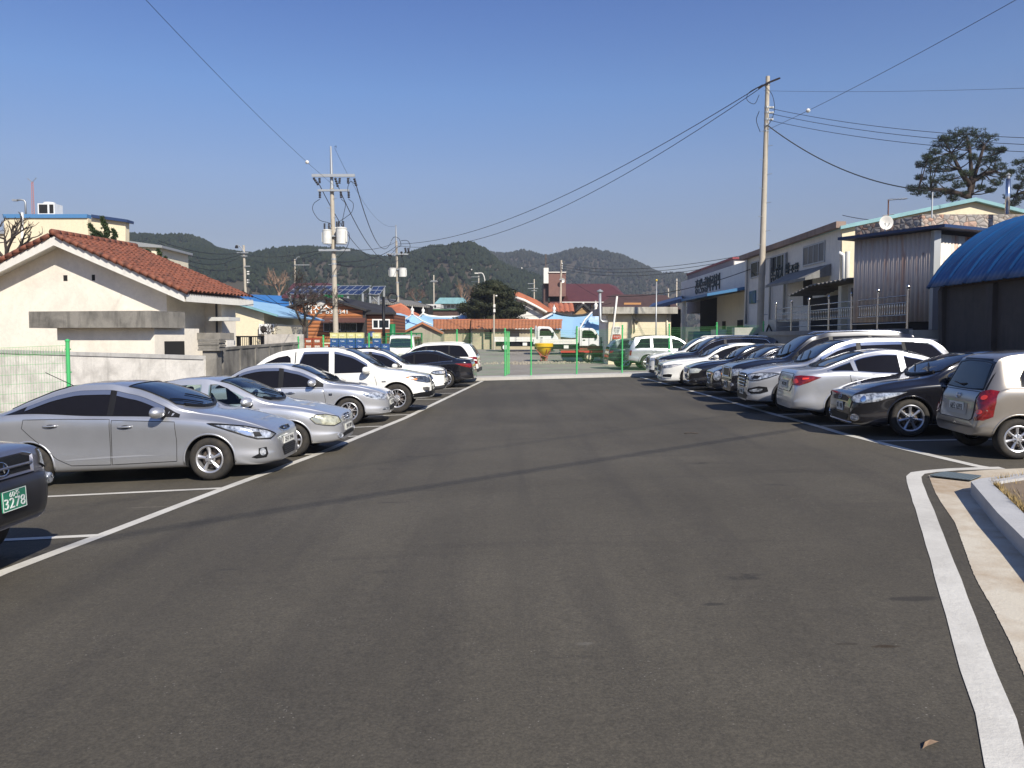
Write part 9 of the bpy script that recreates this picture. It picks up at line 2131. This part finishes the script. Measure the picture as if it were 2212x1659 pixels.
bare('bare spreading winter tree in front of the timber cabin', 658, 49, 726, 640, 12, .13, 6, .85, split=3, ln=1.7)
bare('gnarled bare tree with thick twisted limbs at the left edge', 5, 44, 600, 430, 21, .16, 4, .8, lean=1.0, split=3)
bare('small bare tree between the cream store and the block wall', 582, 45, 745, 690, 31, .05, 4, .7)
PALE = mat('pale_brown_twigs', (.26, .17, .115), rough=.9)
bare('pale brown leafless tree on the hillside above the blue roof', 603, 150, 650, 575, 41, .25, 5, .55, PALE)
bare('wispy leafless tree right of the second pole', 1003, 150, 668, 605, 43, .16, 5, .5, PALE); bare('low brown leafless tree left of the teal roofed house', 900, 155, 665, 615, 47, .16, 5, .55, mat('brown_twigs', (.14, .09, .07), rough=.9))
bare('small dark gnarled tree among the blue curved roofs', 938, 78, 735, 700, 51, .10, 3, .7)
# ------------------------------------------------------------------ wooded hills
def hill(name, prof, d, dep, base, seed, mtree, lab, n_, sz, dfront):
    """terrain whose skyline follows prof [(u, v)...] at distance d and falls towards the viewer"""
    f = pchip(prof); u0, u1 = prof[0][0], prof[-1][0]; nx, ny = 90, 16; vs = []; rr = random.Random(seed)
    def hz(u, t): # t 0 at the crest .. 1 at the foot
        z = P(1106, f(u), d).z - sz * .75; k = math.cos(t * math.pi / 2)**1.1
        return base + (z - base) * k + noise.noise(Vector((u * .012, t * 3, seed))) * (z - base) * .22 * math.sin(math.pi * min(1, t))
    for j in range(-3, ny + 1):
        for i in range(nx + 1):
            u = u0 + (u1 - u0) * i / nx; t = j / ny; y = d - dfront * t; x = P(u, 728, d).x; vs.append((x, y, hz(u, abs(t))))
    m_ = nx + 1; ob = MB().add(vs, [(j * m_ + i, j * m_ + i + 1, (j + 1) * m_ + i + 1, (j + 1) * m_ + i) for j in range(ny + 3) for i in range(nx)]).build(name, mat('hill_scrub', (.045, .042, .025), rough=.95, var=.5, scale=.02, tint=(.07, .05, .035)), recalc=False, smooth=True); ob['kind'] = 'structure'
    mb = MB()
    for k in range(n_):
        u = rr.uniform(u0, u1); t = rr.random()**1.6 * .92
        if k % 5 == 0: t = rr.uniform(0, .03)
        y = d - dfront * t; x = P(u, 728, d).x; z = hz(u, t)
        if noise.noise(Vector((x * .013, y * .02, seed))) < -.52 and t > .05: continue
        s = sz * rr.uniform(.55, 1.25); w_ = s * rr.uniform(.3, .48); n = 6; a0 = rr.random() * 6; c = [(x, y, z + s)]
        for (q, zz) in ((.6, .72), (1.0, .38), (.55, .08)):
            for i in range(n): a = a0 + i * 6.283 / n; e = rr.uniform(.75, 1.25); c.append((x + math.cos(a) * w_ * q * e, y + math.sin(a) * w_ * q * e, z + s * zz * rr.uniform(.9, 1.1)))
        fs = [(0, 1 + i, 1 + (i + 1) % n) for i in range(n)] + [(1 + r_ * n + i, 1 + (r_ + 1) * n + i, 1 + (r_ + 1) * n + (i + 1) % n, 1 + r_ * n + (i + 1) % n) for r_ in range(2) for i in range(n)]
        mb.add(c, fs)
    tag(mb.build(name.replace('hill', 'forest'), mtree, recalc=False), kind='stuff', label=lab, cat='forest')
FOR = leafmat('forest_green', (.007, .015, .007), (.020, .028, .012), .95); m_ = FOR
MATS['forest_green'].node_tree.nodes['Noise Texture'].inputs['Scale'].default_value = .09
FOR2 = leafmat('forest_green_far', (.010, .016, .009), (.026, .028, .016), .95); MATS['forest_green_far'].node_tree.nodes['Noise Texture'].inputs['Scale'].default_value = .05
hill('left_hill', [(300, 560), (345, 528), (380, 519), (415, 517), (450, 523), (480, 540), (530, 547), (580, 552), (630, 556), (690, 566), (760, 590), (850, 640)], 520, 0, 0, 1, FOR, 'dark pine wood on the left hill behind the tiled house', 11000, 3.2, 260)
hill('middle_hill', [(560, 610), (620, 566), (690, 553), (740, 549), (770, 543), (800, 553), (850, 562), (882, 566), (930, 547), (975, 541), (1010, 544), (1050, 555), (1090, 572), (1140, 596), (1200, 622), (1260, 648)], 600, 0, 0, 2, FOR, 'dark pine wood on the double middle hill', 15000, 3.4, 300)
hill('far_hill', [(930, 600), (1000, 560), (1060, 553), (1110, 553), (1160, 556), (1220, 552), (1275, 549), (1310, 555), (1345, 568), (1400, 588), (1450, 603), (1500, 606), (1600, 612), (1700, 640)], 950, 0, 0, 3, FOR2, 'hazy wood on the far hill behind the church', 11000, 5.0, 350)

# ------------------------------------------------------------------ the hazy air
hz_ = MB().box((-1060, -70, -2), (1060, 1030, 140)).build('haze', mat('haze_air', (.5, .5, .5))); hz_['kind'] = 'stuff'; hz_['label'] = 'pale blue winter haze over the village and hills'
hm = MATS['haze_air']; hn = hm.node_tree; hn.nodes.remove(hn.nodes['Principled BSDF']); pv = hn.nodes.new('ShaderNodeVolumePrincipled'); hn.links.new(pv.outputs[0], hn.nodes['Material Output'].inputs['Volume'])
pv.inputs['Color'].default_value = (.78, .86, 1.0, 1); pv.inputs['Density'].default_value = .00042; pv.inputs['Anisotropy'].default_value = .2
